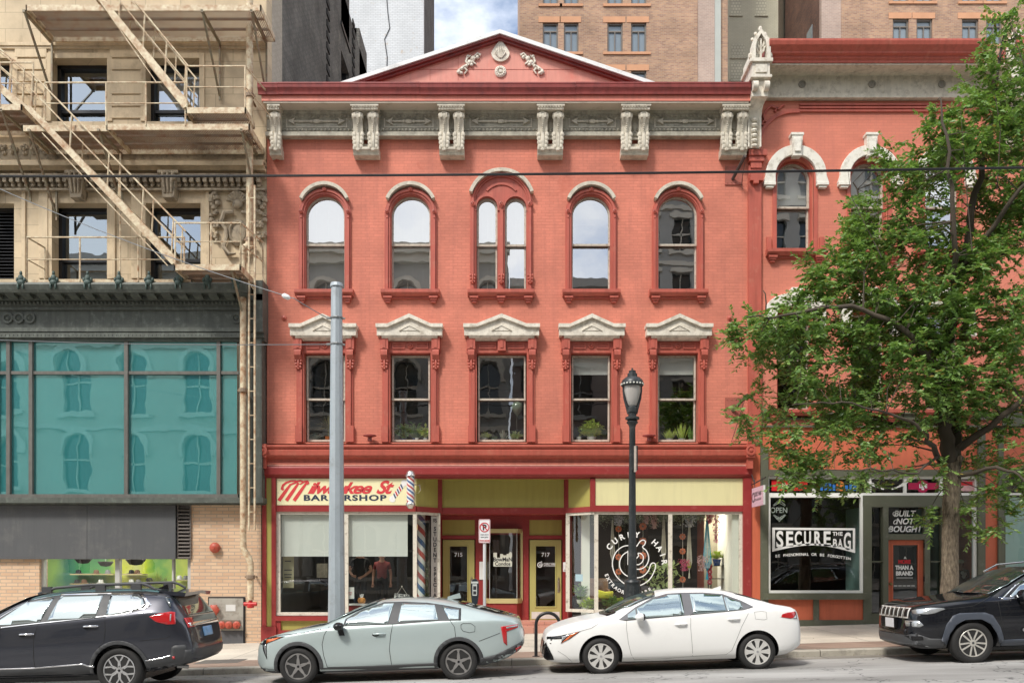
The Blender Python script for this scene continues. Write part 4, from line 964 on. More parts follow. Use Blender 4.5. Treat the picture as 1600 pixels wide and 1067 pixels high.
# ================= FIRE ESCAPE =================
m_rust = M('cream_paint_with_rust', (.68, .60, .42), .65, var=.12, vs=3, bump=.4, dirt=((.30, .12, .04), .78, 6))
m_rust2 = M('rusty_deck_steel', (.27, .20, .14), .75, var=.3, vs=5, bump=.5, dirt=((.20, .085, .035), .6, 5))
m_rustd = M('olive_brown_steel', (.26, .225, .15), .6, var=.25, dirt=((.22, .09, .04), .5, 6))
fe = thing('fire_escape', 'cream rusting iron fire escape zigzagging across the stone front', 'fire escape', (wx(200), -1, 0))
def fire_escape():
    yo = -1.35; yi = -.12        # outer, inner edge of the landings
    def deck(pa, pb, pz, name='landing', y0=yo, y1=yi, bars=True):
        """landing from px pa..pb (outer edge), top of outer edge at row pz"""
        z = wz(pz, y0); x0, x1 = wx(pa, y0), wx(pb, y0); t = MB()
        t.mi = 0
        t.box(x0, x1, y0, y0+.03, z-.14, z); t.box(x0, x1, y1-.03, y1, z-.14, z); t.box(x0, x0+.03, y0, y1, z-.14, z); t.box(x1-.03, x1, y0, y1, z-.14, z)
        t.mi = 1
        x = x0+.06
        while x < x1-.04: t.box(x, x+.012, y0+.03, y1-.03, z-.045, z-.012); x += .042
        for y in (y0+.4, y0+.8): t.box(x0+.03, x1-.03, y, y+.04, z-.10, z-.05)
        return t.build(name, [m_rust, m_rust2], fe), x0, x1, z
    def brace(x, z, y0, y1, h=1.1):
        b = MB(); b.tube([(x, y0+.05, z-.14), (x, y1+.05, z-h)], .032, 4); b.tube([(x, y1+.05, z-.1), (x, y1+.05, z-h-.1)], .03, 4); b.box(x-.03, x+.03, y0, y1, z-.17, z-.11)
        b.build('brace', m_rustd, fe)
    def rail(pts, h=1.0, mid=.5, posts=None, r=.022):
        b = MB(); top = [(x, y, z+h) for x, y, z in pts]; b.tube(top, r, 5); b.tube([(x, y, z+mid) for x, y, z in pts], r*.7, 5)
        for p in (posts or pts): b.tube([(p[0], p[1], p[2]-.05), (p[0], p[1], p[2]+h)], r, 5)
        b.build('railing', m_rust, fe, smooth=60)
    def lerp(a, b, t): return tuple(a[i]+(b[i]-a[i])*t for i in range(3))
    def stair(pa, pza, pb, pzb, ya, yb_):
        """flight from upper (pa,pza) to lower (pb,pzb), between planes ya (outer) and yb_ (inner)"""
        s = MB(); n = 15
        for y in (ya, yb_):
            A = (wx(pa, ya), wz(pza, ya)); B = (wx(pb, ya), wz(pzb, ya)); s.prism([(A[0]-.0, A[1]), (A[0]+.12, A[1]+.06), (B[0]+.12, B[1]+.02), (B[0]-.06, B[1]-.08)], y, y+.035)
        for i in range(1, n): t = i/n; x, z = A[0]+(B[0]-A[0])*t, A[1]+(B[1]-A[1])*t; s.box(x-.06, x+.14, ya+.036, yb_-.001, z+.0, z+.022)
        s.build('stair_flight', m_rust, fe)
        for y in (ya+.02, yb_+.02):
            a = (A[0], y, A[1]); b = (B[0], y, B[1]); m = MB()
            m.tube([(a[0]+.15, y, a[2]+.85), (b[0]+.05, y, b[2]+.95)], .022, 5); m.tube([(a[0]+.1, y, a[2]+.5), (b[0]+.05, y, b[2]+.5)], .016, 5)
            for t in (.04, .3, .55, .78, .98): p = lerp(a, b, t); m.tube([p, (p[0]+.05, p[1], p[2]+.92)], .02, 5)
            m.build('handrail', m_rust, fe, smooth=60)
    # upper landing (top of the frame) seen from below
    o, x0, x1, z = deck(40, 408, 8, y0=-1.35); brace(wx(60, -.7), z, yo, yi, 1.5); brace(wx(330, -.7), z, yo, yi, 1.5); brace(wx(405, -.7), z, yo, yi, 1.5)
    # middle landing: left part, long part and stair-head
    o, x0, x1, z1 = deck(-90, 34, 163); 
    o, a0, a1, z2 = deck(34, 172, 196, y0=-1.3)
    o, b0, b1, z3 = deck(166, 390, 194)
    o, c0, c1, z4 = deck(290, 384, 168, y0=-1.45, y1=-.75)
    for px in (22, 64): brace(wx(px, -.8), z1 if px < 30 else z2, yo, yi, 1.7)
    for px in (170, 388): brace(wx(px, -.8), z3, yo, yi, 1.5)
    # lower landing
    o, d0, d1, z5 = deck(272, 376, 413, y0=-1.45); o, e0, e1, z6 = deck(40, 300, 437, y0=-.8)
    brace(wx(374, -.8), z5, -1.4, yi, 1.4)
    # stairs
    stair(140, 14-30, 290, 164, -1.40, -.82)
    stair(38, 168, 272, 408, -1.40, -.82)
    # railings
    rail([(wx(70, yo), yo, z2), (wx(166, yo), yo, z3), (wx(228, yo), yo, z3), (wx(290, yo), yo, z3)], 1.0, .5)
    rail([(wx(0, yo), yo, z1), (wx(52, yo), yo, z1+.0)], 1.0)
    rail([(c0+.02, -1.43, z4), (c1-.02, -1.43, z4), (c1+.35, -.3, z4-.2)], 1.0)
    rail([(wx(42, -.8), -.8, z6), (wx(125, -.8), -.8, z6), (wx(216, -.8), -.8, z6), (wx(288, -.8), -.8, z6)], 1.05, .5)
    rail([(wx(42, -.8), -.8, z6), (wx(70, -.1), -.1, z6)], 1.05, .5)
    rail([(d0+.02, -1.43, z5), (wx(330, -1.43), -1.43, z5), (d1, -1.43, z5)], 1.0, .55)
    rail([(d1, -1.43, z5), (wx(411, -.2), -.2, z5)], 1.0, .5)
    # tall thin hanger rods
    b = MB(); b.tube([(wx(188, -.8), -.8, wz(437, -.8)), (wx(188, -.8), -.8, wz(240, -.8))], .02, 5); b.build('hanger_rod', m_rust, fe)
    b = MB(); b.tube([(wx(113, yo), yo-.0, wz(15, yo)), (wx(225, yo), yo, wz(245, yo)), (wx(262, yo), yo, wz(440, yo)-.0)], .012, 4) if False else b.tube([(wx(110, -1.5), -1.5, wz(0)), (wx(245, -1.5), -1.5, wz(130, -1.5))], .014, 4)
    b.build('guy_rod', m_rust, fe); b = MB(); b.tube([(wx(66, -1.5), -1.5, wz(208, -1.5)), (wx(262, -1.5), -1.5, wz(415, -1.5))], .016, 4); b.build('guy_rod', m_rust, fe)
    # side ladder tubes running down beside the pipe
    for px in (389, 398):
        b = MB(); b.tube([(wx(px, -.7), -.7, wz(828, -.7)), (wx(px, -.7), -.7, wz(290, -.7))], .028, 6); b.build('ladder_rail', m_rust, fe)
    b = MB()
    z = wz(800, -.7)
    while z < wz(300, -.7): b.box(wx(389, -.7), wx(398, -.7), -.71, -.69, z, z+.02); z += .6
    b.build('ladder_rungs', m_rust, fe)
    # stair upper left continuing
    stair(-60, 90, 36, 168, -.75, -.2)
fire_escape()
dp = thing('downpipe', 'cream painted cast iron pipe running down left of the red building', 'pipe', (wx(384, -.6), -.6, 0))
b = MB(); Y = -.55
b.tube([(wx(390, Y), Y, wz(-120, Y)), (wx(390, Y), Y, wz(372, Y))], .085, 12); b.build('upper_pipe', m_rust, dp, smooth=60)
b = MB(); b.tube([(wx(380, Y), Y, wz(398, Y)), (wx(380, Y), Y, wz(850, Y)), (wx(381, Y), Y, wz(858, Y)), (wx(389, Y), Y, wz(872, Y)), (wx(391.5, Y), Y, wz(880, Y)), (wx(391.5, Y), Y, wz(937, Y))], .078, 12)
b.tube([(wx(390, Y), Y, wz(372, Y)), (wx(389, Y), Y, wz(384, Y)), (wx(380, Y), Y, wz(388, Y)), (wx(380, Y), Y, wz(398, Y))], [.085, .1, .1, .09], 12)
b.build('lower_pipe', m_rust, dp, smooth=60)
for px, py in ((390, 150), (390, 375), (380, 610), (391.5, 901)):
    b = MB(); b.lathe([(.10, -.05), (.11, -.04), (.11, .04), (.10, .05)], (wx(px, Y), Y, wz(py, Y)), 'z', 12); b.box(wx(px, Y)-.14, wx(px, Y)+.14, Y-.02, Y+.02, wz(py, Y)-.02, wz(py, Y)+.02); b.box(wx(px, Y)-.02, wx(px, Y)+.02, Y, -.05, wz(py, Y)-.02, wz(py, Y)+.02); b.build('pipe_collar', m_rust2, dp)
b = MB(); x, z = wx(391.5, Y), wz(942, Y); b.lathe([(.06, -.12), (.09, -.1), (.09, -.03), (.05, .0), (.05, .08)], (x, Y, z), 'z', 12); b.lathe([(.05, -.16), (.05, .16)], (x, Y-.02, z-.02), 'x', 10); b.build('hose_valve', M('bright_red_enamel', (.5, .03, .03), .4, var=.2), dp, smooth=40)
# ================= RIGHT RED BUILDING =================
right = thing('brick_building', 'salmon red building with white arched window hoods behind the street tree', 'building', (wx(1360), 0, 0))
m_or = M('orange_red_paint', (.58, .14, .07), .55, var=.12, dirt=((.5, .12, .07), .3, 2), streak=.15)
m_sage = M('sage_grey_green_paint', (.105, .11, .075), .5, var=.2, dirt=((.15, .15, .12), .25, 4))
m_hood = M('white_stone_hood', (.73, .70, .62), .6, var=.12, dirt=((.40, .36, .29), .45, 6))
m_red2 = brick_mat('salmon_painted_brick', RED, sh(RED, .93), sh(RED, .8), var=.10, bump=.4, rough=.72, stain=(.48, .15, .11), soft=.9, ms=.006)
def right_building():
    X0, X1 = wx(1168)+.003, wx(1557)
    ups = [(1213, 1271, 248, 391), (1329, 1387, 248, 391), (1445, 1503, 248, 391)]
    los = [(1214, 1270, 480, 640), (1330, 1386, 480, 640), (1446, 1502, 480, 640)]
    holes = [arch_poly(wx(a), wx(b), wz(d), wz(c)) for a, b, c, d in ups]
    def seg(a, b, zt, zs, n=10):  # segmental top
        c = (a+b)/2; return [(a, zs)]+[(c+(b-a)/2*math.sin(R(-90+180*i/n)), zs+(zt-zs)*math.cos(R(-90+180*i/n))) for i in range(1, n)]+[(b, zs)]
    lh = []
    for a, b, c, d in los: lh.append([(wx(b), wz(d)), (wx(a), wz(d))]+seg(wx(a), wx(b), wz(c), wz(c+9)))
    m = MB(); m.prism(rect(X0, X1, wz(735), wz(110)), 0, .35, 'y', holes+lh)
    m.box(X1-.3, X1, .35, 13, 0, wz(110)); m.box(X0, X0+.3, .35, 13, 0, wz(110)); m.box(X0, X1, 13, 13.3, 0, wz(110))
    m.build('wall', m_red2, right)
    m = MB(); m.box(X0, X1, .36, 13, wz(110)-.05, wz(110)+.05); m.build('roof', bpy.data.materials['tar_roof'], right)
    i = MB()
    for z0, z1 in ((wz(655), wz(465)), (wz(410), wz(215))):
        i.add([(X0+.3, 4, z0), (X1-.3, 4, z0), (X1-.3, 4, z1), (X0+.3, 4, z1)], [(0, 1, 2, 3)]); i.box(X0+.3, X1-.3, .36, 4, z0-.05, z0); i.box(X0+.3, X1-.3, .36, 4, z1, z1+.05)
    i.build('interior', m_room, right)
    for a, b, c, d in ups:
        x0, x1, z0, zt = wx(a), wx(b), wz(d), wz(c); w = MB()
        w.band(arch_path(x0, x1, z0, zt, -.05), arch_path(x0, x1, z0, zt, 0), .12, .34)
        w.band(arch_path(x0, x1, z0, zt, 0), arch_path(x0, x1, z0, zt, .10), -.03, .02)
        o = w.build('window', m_redtrim, right)
        window_panes(o, x0+.05, x1-.05, z0+.03, wz(320), zt-.05, True, .24, m_glass_hi, blind=False)
        q = MB(); q.box(x0+.07, x1-.07, .34, .35, wz(318), zt-.03-.0) if False else q.prism(arch_poly(x0+.08, x1-.08, wz(312), zt-.07), .34, .35); q.build('blind', m_blind, o)
        h = MB(); r = (x1-x0)/2; cx = (x0+x1)/2; zs = zt-r
        h.band([(x0-.05, zs-.18)]+[(x, z) for x, z in reversed(arc(cx, zs, r+.05, 0, 180, 20))]+[(x1+.05, zs-.18)], [(x0-.36, zs-.18)]+[(x, z) for x, z in reversed(arc(cx, zs, r+.30, 0, 180, 20))]+[(x1+.36, zs-.18)], -.12, 0)
        h.prism([(cx-.11, zt-.02), (cx+.11, zt-.02), (cx+.14, zt+.50), (cx-.14, zt+.50)], -.2, 0); h.box(cx-.165, cx+.165, -.22, 0, zt+.50, zt+.57); h.prism([(cx-.08, zt+.08), (cx+.08, zt+.08), (cx+.10, zt+.42), (cx-.10, zt+.42)], -.24, -.22)
        for s, xx in ((-1, x0-.2), (1, x1+.2)): h.box(xx-.15, xx+.15, -.15, 0, zs-.26, zs-.18); h.box(xx-.10, xx+.10, -.12, 0, zs-.32, zs-.26)
        h.build('hood', m_hood, o, bevel=.008); sill(o, x0-.28, x1+.28, z0)
        e = MB()
        for xx in (x0-.2, x1+.2): e.box(xx-.06, xx+.06, -.05, 0, z0, z0+.32)
        build_split(e, 'jamb_block', m_redtrim, o)
    for a, b, c, d in los:
        x0, x1, z0, zt = wx(a), wx(b), wz(d), wz(c); cx = (x0+x1)/2; zs = wz(c+9)
        w = MB(); w.box(x0, x0+.05, .1, .34, z0, zs); w.box(x1-.05, x1, .1, .34, z0, zs); w.prism(seg(x0, x1, zt, zs), .2, .34)
        o = w.build('window', m_redtrim, right)
        window_panes(o, x0+.05, x1-.05, z0+.03, wz(560), zs, False, .24, m_glass)
        h = MB(); A = seg(x0-.02, x1+.02, zt, zs, 12); B = seg(x0-.3, x1+.3, zt+.34, zs+.1, 12); h.band(A, B, -.13, 0)
        for xx in (x0-.16, x1+.16): h.box(xx-.14, xx+.14, -.13, 0, zs-.55, zs+.1); h.box(xx-.16, xx+.16, -.16, 0, zs-.63, zs-.55)
        h.prism([(cx-.12, zt), (cx+.12, zt), (cx+.15, zt+.45), (cx-.15, zt+.45)], -.2, 0); h.build('hood', m_hood, o, bevel=.008)
        sill(o, x0-.25, x1+.25, z0)
    # recessed arch panel trim
    t = MB()
    for a, b in ((163, 166), (168, 171), (173, 176)): t.box(wx(1249), wx(1478), -.05, 0, wz(b), wz(a))
    t.band(arc(wx(1249), wz(214), .68, 90, 180, 10), arc(wx(1249), wz(214), .76, 90, 180, 10), -.05, 0) if False else None
    c0 = (wx(1240), wz(230)); t.band([(c0[0]+.0-.86*math.cos(R(a)), c0[1]+.86*math.sin(R(a))) for a in range(0, 91, 9)], [(c0[0]-.95*math.cos(R(a)), c0[1]+.95*math.sin(R(a))) for a in range(0, 91, 9)], -.05, 0)
    t.box(wx(1240), wx(1249), -.05, 0, c0[1]+.86, c0[1]+.95)
    for pts in ([(1195, 192), (1192, 182), (1198, 172), (1206, 166), (1214, 170), (1210, 176)], [(1206, 168), (1216, 172), (1222, 166), (1225, 166)], [(1192, 190), (1190, 196), (1196, 196)]): t.tube([(wx(p[0]), -.03, wz(p[1])) for p in pts], .035, 6)
    t.build('brick_moulding', m_redtrim, right)
    # party pier
    p = MB(); pa, pb = wx(1168), wx(1188)
    p.box(pa, pb, -.10, 0, wz(693), wz(262)); p.box(pa-.02, pb+.12, -.2, 0, wz(248), wz(233, -.2)); p.box(pa, pb+.06, -.16, 0, wz(256), wz(248)); p.box(pa+.05, pb+.0, -.13, 0, wz(266), wz(256)); p.box(pa+.02, pb+.02, -.2, 0, wz(287), wz(276)); p.box(pa+.1, pb-.1, -.22, -.0, wz(292), wz(287))
    p.build('party_pier', m_redtrim, right)
    # cornice
    pj = -.63; zs = 14.30; c = MB(); ca, cb = wx(1203, -.9), wx(1548, -.9)
    c.prism([(0, zs), (pj, zs), (pj, zs+.05), (pj-.05, zs+.09), (pj-.05, zs+.13), (pj-.13, zs+.16), (pj-.14, zs+.2), (pj-.25, zs+.30), (pj-.28, zs+.38), (pj-.28, zs+.43), (pj+.2, zs+.5), (0, zs+.5)], ca, cb, 'x')
    c.build('cornice', m_redtrim, right)
    c = MB(); c.box(wx(1188), wx(1545), pj+.03, 0, zs-.04, zs-.001); c.box(wx(1188), wx(1545), -.11, -.0, wz(152), zs-.04); c.box(wx(1188), wx(1545), -.16, 0, wz(158), wz(152)); c.box(wx(1188), wx(1545), -.15, 0, wz(122), wz(118))
    c.build('frieze', m_cream, right)
    for px in (1253, 1362, 1471):
        c = MB(); c.lathe([(.095, -.11), (.095, -.14), (.075, -.14), (.065, -.115), (.03, -.115), (.001, -.12)], (wx(px, -.1), 0, wz(136)), 'y', 14); c.build('frieze_vent', M('vent_grille', (.24, .22, .18), .7), right)
    # gothic finials on consoles
    for px, lab in ((1188, 'left'), (1590, 'right')):
        f = MB(); Y = -.75; x = wx(px, Y); s_ = 1338/(D+Y)
        zz = lambda py: wz(py, Y)
        # pointed crest plate with openings
        def gothic(k, zb, zt): 
            return [(x-k, zb), (x+k, zb), (x+k*1.0, zb+(zt-zb)*.45), (x+k*.75, zb+(zt-zb)*.72), (x, zt), (x-k*.75, zb+(zt-zb)*.72), (x-k, zb+(zt-zb)*.45)]
        f.band(gothic(.14, zz(94), zz(56)), gothic(.23, zz(96), zz(49)), Y-.1, Y+.1, closed=True)
        f.box(x-.02, x+.02, Y-.05, Y+.05, zz(92), zz(62))
        for dz, w in ((82, .10), (73, .10)):
            for s in (-1, 1): f.tube([(x, Y, zz(dz)+-.05), (x+s*w*.8, Y, zz(dz)+.04), (x+s*w, Y, zz(dz)+.12)], .028, 5); f.ball((x+s*w, Y, zz(dz)+.12), .035, 6, 4)
        f.ball((x, Y, zz(64)), .05, 6, 4); f.ball((x, Y, zz(46)), (.05, .05, .08), 6, 4)
        for s in (-1, 1):
            f.ball((x+s*.24, Y, zz(88)), (.07, .08, .08), 6, 4); f.ball((x+s*.2, Y, zz(62)), .04, 6, 4); f.ball((x+s*.12, Y, zz(53)), .04, 6, 4)
        # roof behind crest (sloping side)
        if lab == 'left': f.add([(x-.23, Y, zz(49)-.5), (x-.22, Y, zz(96)), (x-.22, -.0, zz(118)), (x-.22, 0, zz(80)), (x-.0, Y+.1, zz(49)), (x-.0, 0, zz(60))], [(0, 1, 2, 3), (4, 0, 3, 5)])
        f.box(x-.28, x+.28, Y-.12, 0, zz(100), zz(95)); f.box(x-.22, x+.22, Y-.06, 0, zz(120), zz(100)); f.box(x-.14, x+.14, Y-.09, Y-.06, zz(116), zz(104)); f.box(x-.26, x+.26, Y-.1, 0, zz(124), zz(120))
        for s in (-1, 1): f.lathe([(.12, -.06), (.12, .06)], (x+s*.14, Y-.03, zz(136)), 'x', 12); f.ball((x+s*.14, Y-.12, zz(136)), (.05, .03, .05), 6, 4)
        f.box(x-.2, x+.2, Y+.02, 0, zz(150), zz(124)); 
        xp = wx(px-11, -.2)
        f.prism([(0, zz(124)), (Y, zz(128)), (Y+.05, zz(146)), (Y+.35, zz(160)), (-.28, zz(175)), (-.22, wz(232, -.2)), (0, wz(232, -.2))], xp-.17, xp+.17, 'x')
        z = wz(228, -.3)
        while z < wz(168, -.35): f.ball((xp, -.30, z), (.085, .06, .05), 8, 4); z += .13
        for s in (-1, 1): f.box(xp+s*.15-.02, xp+s*.15+.02, -.32, 0, wz(230, -.3), wz(160, -.3))
        o = f.build('finial_bracket', m_white if lab == 'left' else m_white, right, smooth=40)
    # ground floor
    g = MB(); 
    g.box(X0+.3, X1, -.06, 0, wz(656), wz(645)); g.box(X0+.3, X1, -.12, 0, wz(647.5), wz(645.2)); g.box(X0+.3, X1, -.08, 0, wz(668), wz(665)); 
    g.box(wx(1187), wx(1526), -.08, .1, wz(744), wz(734)); g.box(wx(1187), wx(1199), -.09, .1, -.3, wz(700)); g.box(wx(1187), wx(1190), -.05, 0, wz(735), wz(645)) 
    g.box(wx(1347), wx(1526), -.04, .1, wz(792), wz(774)); g.box(wx(1348), wx(1361), -.05, .14, -.3, wz(792)); 
    g.box(wx(1379), wx(1387), -.05, .14, -.3, wz(792)); g.box(wx(1444), wx(1452), -.05, .14, -.3, wz(792)); g.box(wx(1387), wx(1444), -.045, .14, wz(843), wz(834)); g.box(wx(1526), wx(1537), -.09, .1, -.3, wz(668)); g.box(wx(1470), wx(1474), -.05, .14, -.3, wz(792))
    g.box(wx(1190), wx(1352), -.14, .1, wz(936), wz(926)); g.box(wx(1199), wx(1348), -.05, .1, -.3, wz(968)); g.box(wx(1270), wx(1279), -.045, .1, wz(968), wz(936)); g.box(wx(1474), wx(1526), -.1, .1, wz(936), wz(926)); g.box(wx(1361), wx(1379), -.03, .1, -.3, wz(958)); g.box(wx(1452), wx(1470), -.03, .1, -.3, wz(958))
    g.box(wx(1557), wx(1565), -.1, .1, -.3, wz(668))
    g.build('storefront_frame', m_sage, right)
    g = MB(); g.box(wx(1199), wx(1270), -.015, .1, wz(968), wz(936)); g.box(wx(1279), wx(1348), -.015, .1, wz(968), wz(936)); g.box(wx(1474), wx(1526), -.015, .1, 0, wz(936)); build_split(g, 'base_panel', m_or, right, gap=.02)
    g = MB(); g.box(wx(1191), wx(1526), -.02, .0, wz(734), wz(668)); g.box(wx(1537), wx(1557), -.04, .1, -.3, wz(668)); g.box(wx(1169), wx(1187), -.04, .1, -.3, wz(692)); build_split(g, 'painted_wall', m_or, right, gap=.01)
    # window frames, white
    mw = M('white_window_paint', (.78, .78, .74), .5, var=.05)
    f = MB(); xs = [1199.5, 1272, 1359, 1414, 1470, 1525]
    f.box(wx(1199), wx(1526), -.02, .06, wz(748), wz(744)); f.box(wx(1199), wx(1526), -.03, .06, wz(774), wz(770))
    for x in xs: f.box(wx(x)-.03, wx(x)+.03, -.03, .06, wz(770), wz(748))
    o = f.build('transom_row', mw, right)
    for a, b in zip(xs, xs[1:]): p = MB(); p.add([(x, .03, z) for x, z in rect(wx(a)+.03, wx(b)-.03, wz(770), wz(748))], [(0, 1, 2, 3)]); p.build('pane', m_glass_shop, o)
    f = MB(); f.band(rect(wx(1203), wx(1344.5), wz(922), wz(777)), rect(wx(1199.5), wx(1347.5), wz(926), wz(774)), -.04, .08, closed=True); o = f.build('shop_window', mw, right)
    p = MB(); p.add([(x, .03, z) for x, z in rect(wx(1203), wx(1345), wz(922), wz(777))], [(0, 1, 2, 3)]); p.build('pane', m_glass_shop, o)
    f = MB(); f.band(rect(wx(1477), wx(1521), wz(922), wz(795)), rect(wx(1474), wx(1525), wz(926), wz(792)), -.03, .08, closed=True); o = f.build('shop_window', mw, right)
    p = MB(); p.add([(x, .03, z) for x, z in rect(wx(1477), wx(1521), wz(922), wz(795))], [(0, 1, 2, 3)]); p.build('pane', m_glass_shop, o)
    for a, b, c, d in ((1361, 1379, 876, 792), (1361, 1379, 958, 878), (1387, 1444, 833, 792), (1452, 1470, 876, 792), (1452, 1470, 958, 878)):
        p = MB(); p.add([(x, .08, z) for x, z in rect(wx(a), wx(b), wz(c), wz(d))], [(0, 1, 2, 3)]); p.build('pane', m_glass_shop, right)
    f = MB(); f.box(wx(1361), wx(1379), .0, .1, wz(878), wz(876)); f.box(wx(1452), wx(1470), .0, .1, wz(878), wz(876)); build_split(f, 'sidelight_bar', m_sage, right)
    # door
    d = MB(); dx0, dx1, dz0, dz1 = wx(1388), wx(1443.5), .14, wz(843.5)
    d.prism(rect(dx0, dx1, dz0, dz1), .03, .09, 'y', [rect(wx(1396), wx(1435), wz(936), wz(851))]); d.band(rect(wx(1396), wx(1435), wz(936), wz(851)), rect(wx(1394.5), wx(1436.5), wz(938), wz(849)), .015, .03, closed=True)
    d.box(wx(1395), wx(1436), .02, .03, wz(966), wz(946))
    o = d.build('door', m_or, right); tag(o, 'orange door')
    p = MB(); p.add([(x, .05, z) for x, z in rect(wx(1396), wx(1435), wz(936), wz(851))], [(0, 1, 2, 3)]); p.build('pane', m_glass_shop, o)
    h = MB(); h.lathe([(.03, .03), (.03, .0), (.045, -.02), (.03, -.04), (.001, -.045)], (wx(1391.5), 0, wz(912)), 'y', 10); h.build('handle', M('dark_brass', (.25, .18, .08), .35, .8), o)
    h = MB()
    for z in (856, 908): h.box(wx(1443), wx(1445.5), -.03, .02, wz(z), wz(z-8))
    build_split(h, 'hinge', m_black, o, axis=2)
    # dark shop room, pale things in it
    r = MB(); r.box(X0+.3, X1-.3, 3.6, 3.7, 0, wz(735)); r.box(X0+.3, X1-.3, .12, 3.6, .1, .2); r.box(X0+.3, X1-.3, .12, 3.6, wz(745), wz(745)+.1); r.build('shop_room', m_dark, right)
    r = MB(); r.box(wx(1335, 1), wx(1347, .5), .5, 1.6, .2, wz(790)); r.box(wx(1470), wx(1474), .1, 2, .2, wz(790)); build_split(r, 'pale_partition', M('teal_grey_partition', (.18, .30, .28), .6), right)
right_building()
# ================= FAR RIGHT SLIVER =================
far = thing('brick_building', 'red neighbour at the right edge with pale blue shop glass', 'building', (wx(1650), 0, 0))
def sliver():
    X0, X1 = wx(1557)+.003, wx(1900)
    m = MB(); m.prism(rect(X0, X1, wz(735), wz(105)), 0.0, .35, 'y', [arch_poly(wx(a), wx(a+58), wz(391), wz(248)) for a in (1612, 1728)]+[rect(wx(a), wx(a+56), wz(640), wz(482)) for a in (1612, 1728)]); m.box(X1-.3, X1, .35, 12, 0, wz(105)); m.box(X0, X0+.3, .35, 12, 0, wz(105)); m.box(X0, X1, 12, 12.3, 0, wz(105)); m.box(X0, X1, .36, 12, wz(105)-.1, wz(105)); m.build('wall', m_red2, far)
    m = MB(); m.box(X0, X1, 3, 3.1, 0, wz(120)); m.build('interior', m_room, far)
    m = MB(); m.box(X0, X1, -.9, 0, 14.3, 14.8); m.box(wx(1603), X1, -.11, 0, 13.7, 14.3); m.build('cornice', m_redtrim, far)
    m = MB(); m.box(wx(1565), X1, -.06, 0, wz(744), wz(734)); m.box(wx(1565), wx(1569), -.06, .1, 0, wz(744)); m.box(wx(1565), X1, -.1, .1, -.1, wz(925)); m.box(wx(1565), X1, -.06, 0, wz(668), wz(645)); m.build('storefront_frame', m_sage, far)
    m = MB(); m.box(wx(1565), X1, -.03, 0, wz(734), wz(668)); m.build('painted_wall', m_or, far)
    m = MB(); m.box(wx(1569), X1, .0, .05, wz(744+29), wz(744+26)); m.box(wx(1569), wx(1571), 0, .05, wz(925), wz(744)); o = m.build('shop_window', bpy.data.materials['white_window_paint'], far)
    p = MB(); p.add([(x, .03, z) for x, z in rect(wx(1569), X1-.5, wz(925), wz(773))], [(0, 1, 2, 3)]); p.build('pane', m_glass_shop, o)
    p = MB(); p.box(wx(1569), X1-.5, .2, .22, wz(925), wz(776)); p.build('pale_blind', M('pale_aqua_film', (.42, .60, .58), .5, var=.1), o)
    p = MB(); p.add([(x, .03, z) for x, z in rect(wx(1571), X1-.5, wz(770), wz(746))], [(0, 1, 2, 3)]); p.build('pane', m_glass_shop, o)
sliver()
# ================= BUILDINGS BEHIND =================
def bgx(px, Y): return wx(px, Y)
m_tower = brick_mat('mottled_brown_brick', (.40, .235, .14), (.25, .135, .095), (.34, .26, .19), .26, .09, .012, var=.22, bump=.4, bias=-.1)
m_pinkb = brick_mat('pinkish_grey_brick', (.40, .29, .235), (.33, .24, .20), (.42, .34, .28), .26, .09, .012, var=.14)
m_palebr = M('pale_terracotta', (.52, .27, .15), .8, var=.2)
m_winf = M('grey_brown_window_frame', (.15, .13, .11), .5)
def bg_window(par, a, b, c, d, Y, lintel=None, mull=True):
    x0, x1, z0, z1 = wx(a, Y), wx(b, Y), wz(d, Y), wz(c, Y); f = MB()
    f.band(rect(x0+.09, x1-.09, z0+.07, z1-.09), rect(x0, x1, z0, z1), Y+.1, Y+.25, closed=True); zm = z1-.35*(z1-z0)*.75
    f.box(x0+.09, x1-.09, Y+.12, Y+.2, zm-.04, zm+.04)
    if mull: f.box((x0+x1)/2-.03, (x0+x1)/2+.03, Y+.12, Y+.2, z0+.07, zm-.04)
    o = f.build('window', m_winf, par)
    g = MB(); g.add([(x, Y+.2, z) for x, z in rect(x0+.05, x1-.05, z0+.05, z1-.05)], [(0, 1, 2, 3)]); g.build('pane', m_glassbg, o)
    s = MB(); s.box(x0-.25, x1+.25, Y-.08, Y+.1, z0-.16, z0-.01); s.build('sill', m_palebr, o)
    if lintel: s = MB(); s.box(x0-.25, x1+.15, Y-.03, Y+.1, z1+.01, z1+.36); s.build('lintel', m_palebr, o)
m_glassbg = M('blue_grey_far_glass', (.17, .21, .235), .12, var=.15, bump=0, spec=.9)
def shell(par, name, mat, a, b, Y, top, deep, holes=(), sidemat=None):
    x0, x1 = wx(a, Y), wx(b, Y); zt = wz(top, Y); m = MB(); m.prism(rect(x0, x1, 0, zt), Y, Y+.3, 'y', [rect(wx(p, Y), wx(q, Y), wz(s, Y), wz(r, Y)) for p, q, r, s in holes])
    if holes: m.add([(x0, Y+.6, 0), (x1, Y+.6, 0), (x1, Y+.6, zt), (x0, Y+.6, zt)], [(0, 1, 2, 3)])
    m.build(name, mat, par)
    m = MB(); m.box(x0, x0+.3, Y+.3, Y+deep, 0, zt); m.box(x1-.3, x1, Y+.3, Y+deep, 0, zt); m.box(x0, x1, Y+deep, Y+deep+.3, 0, zt); m.box(x0+.3, x1-.3, Y+.3, Y+deep, zt-.4, zt-.1)
    m.build('side_wall', sidemat or mat, par)
Y = 30
tower = thing('brick_tower', 'tall brown mottled brick tower rising behind the white gable', 'building', (wx(960, Y), Y, 0))
WT = []
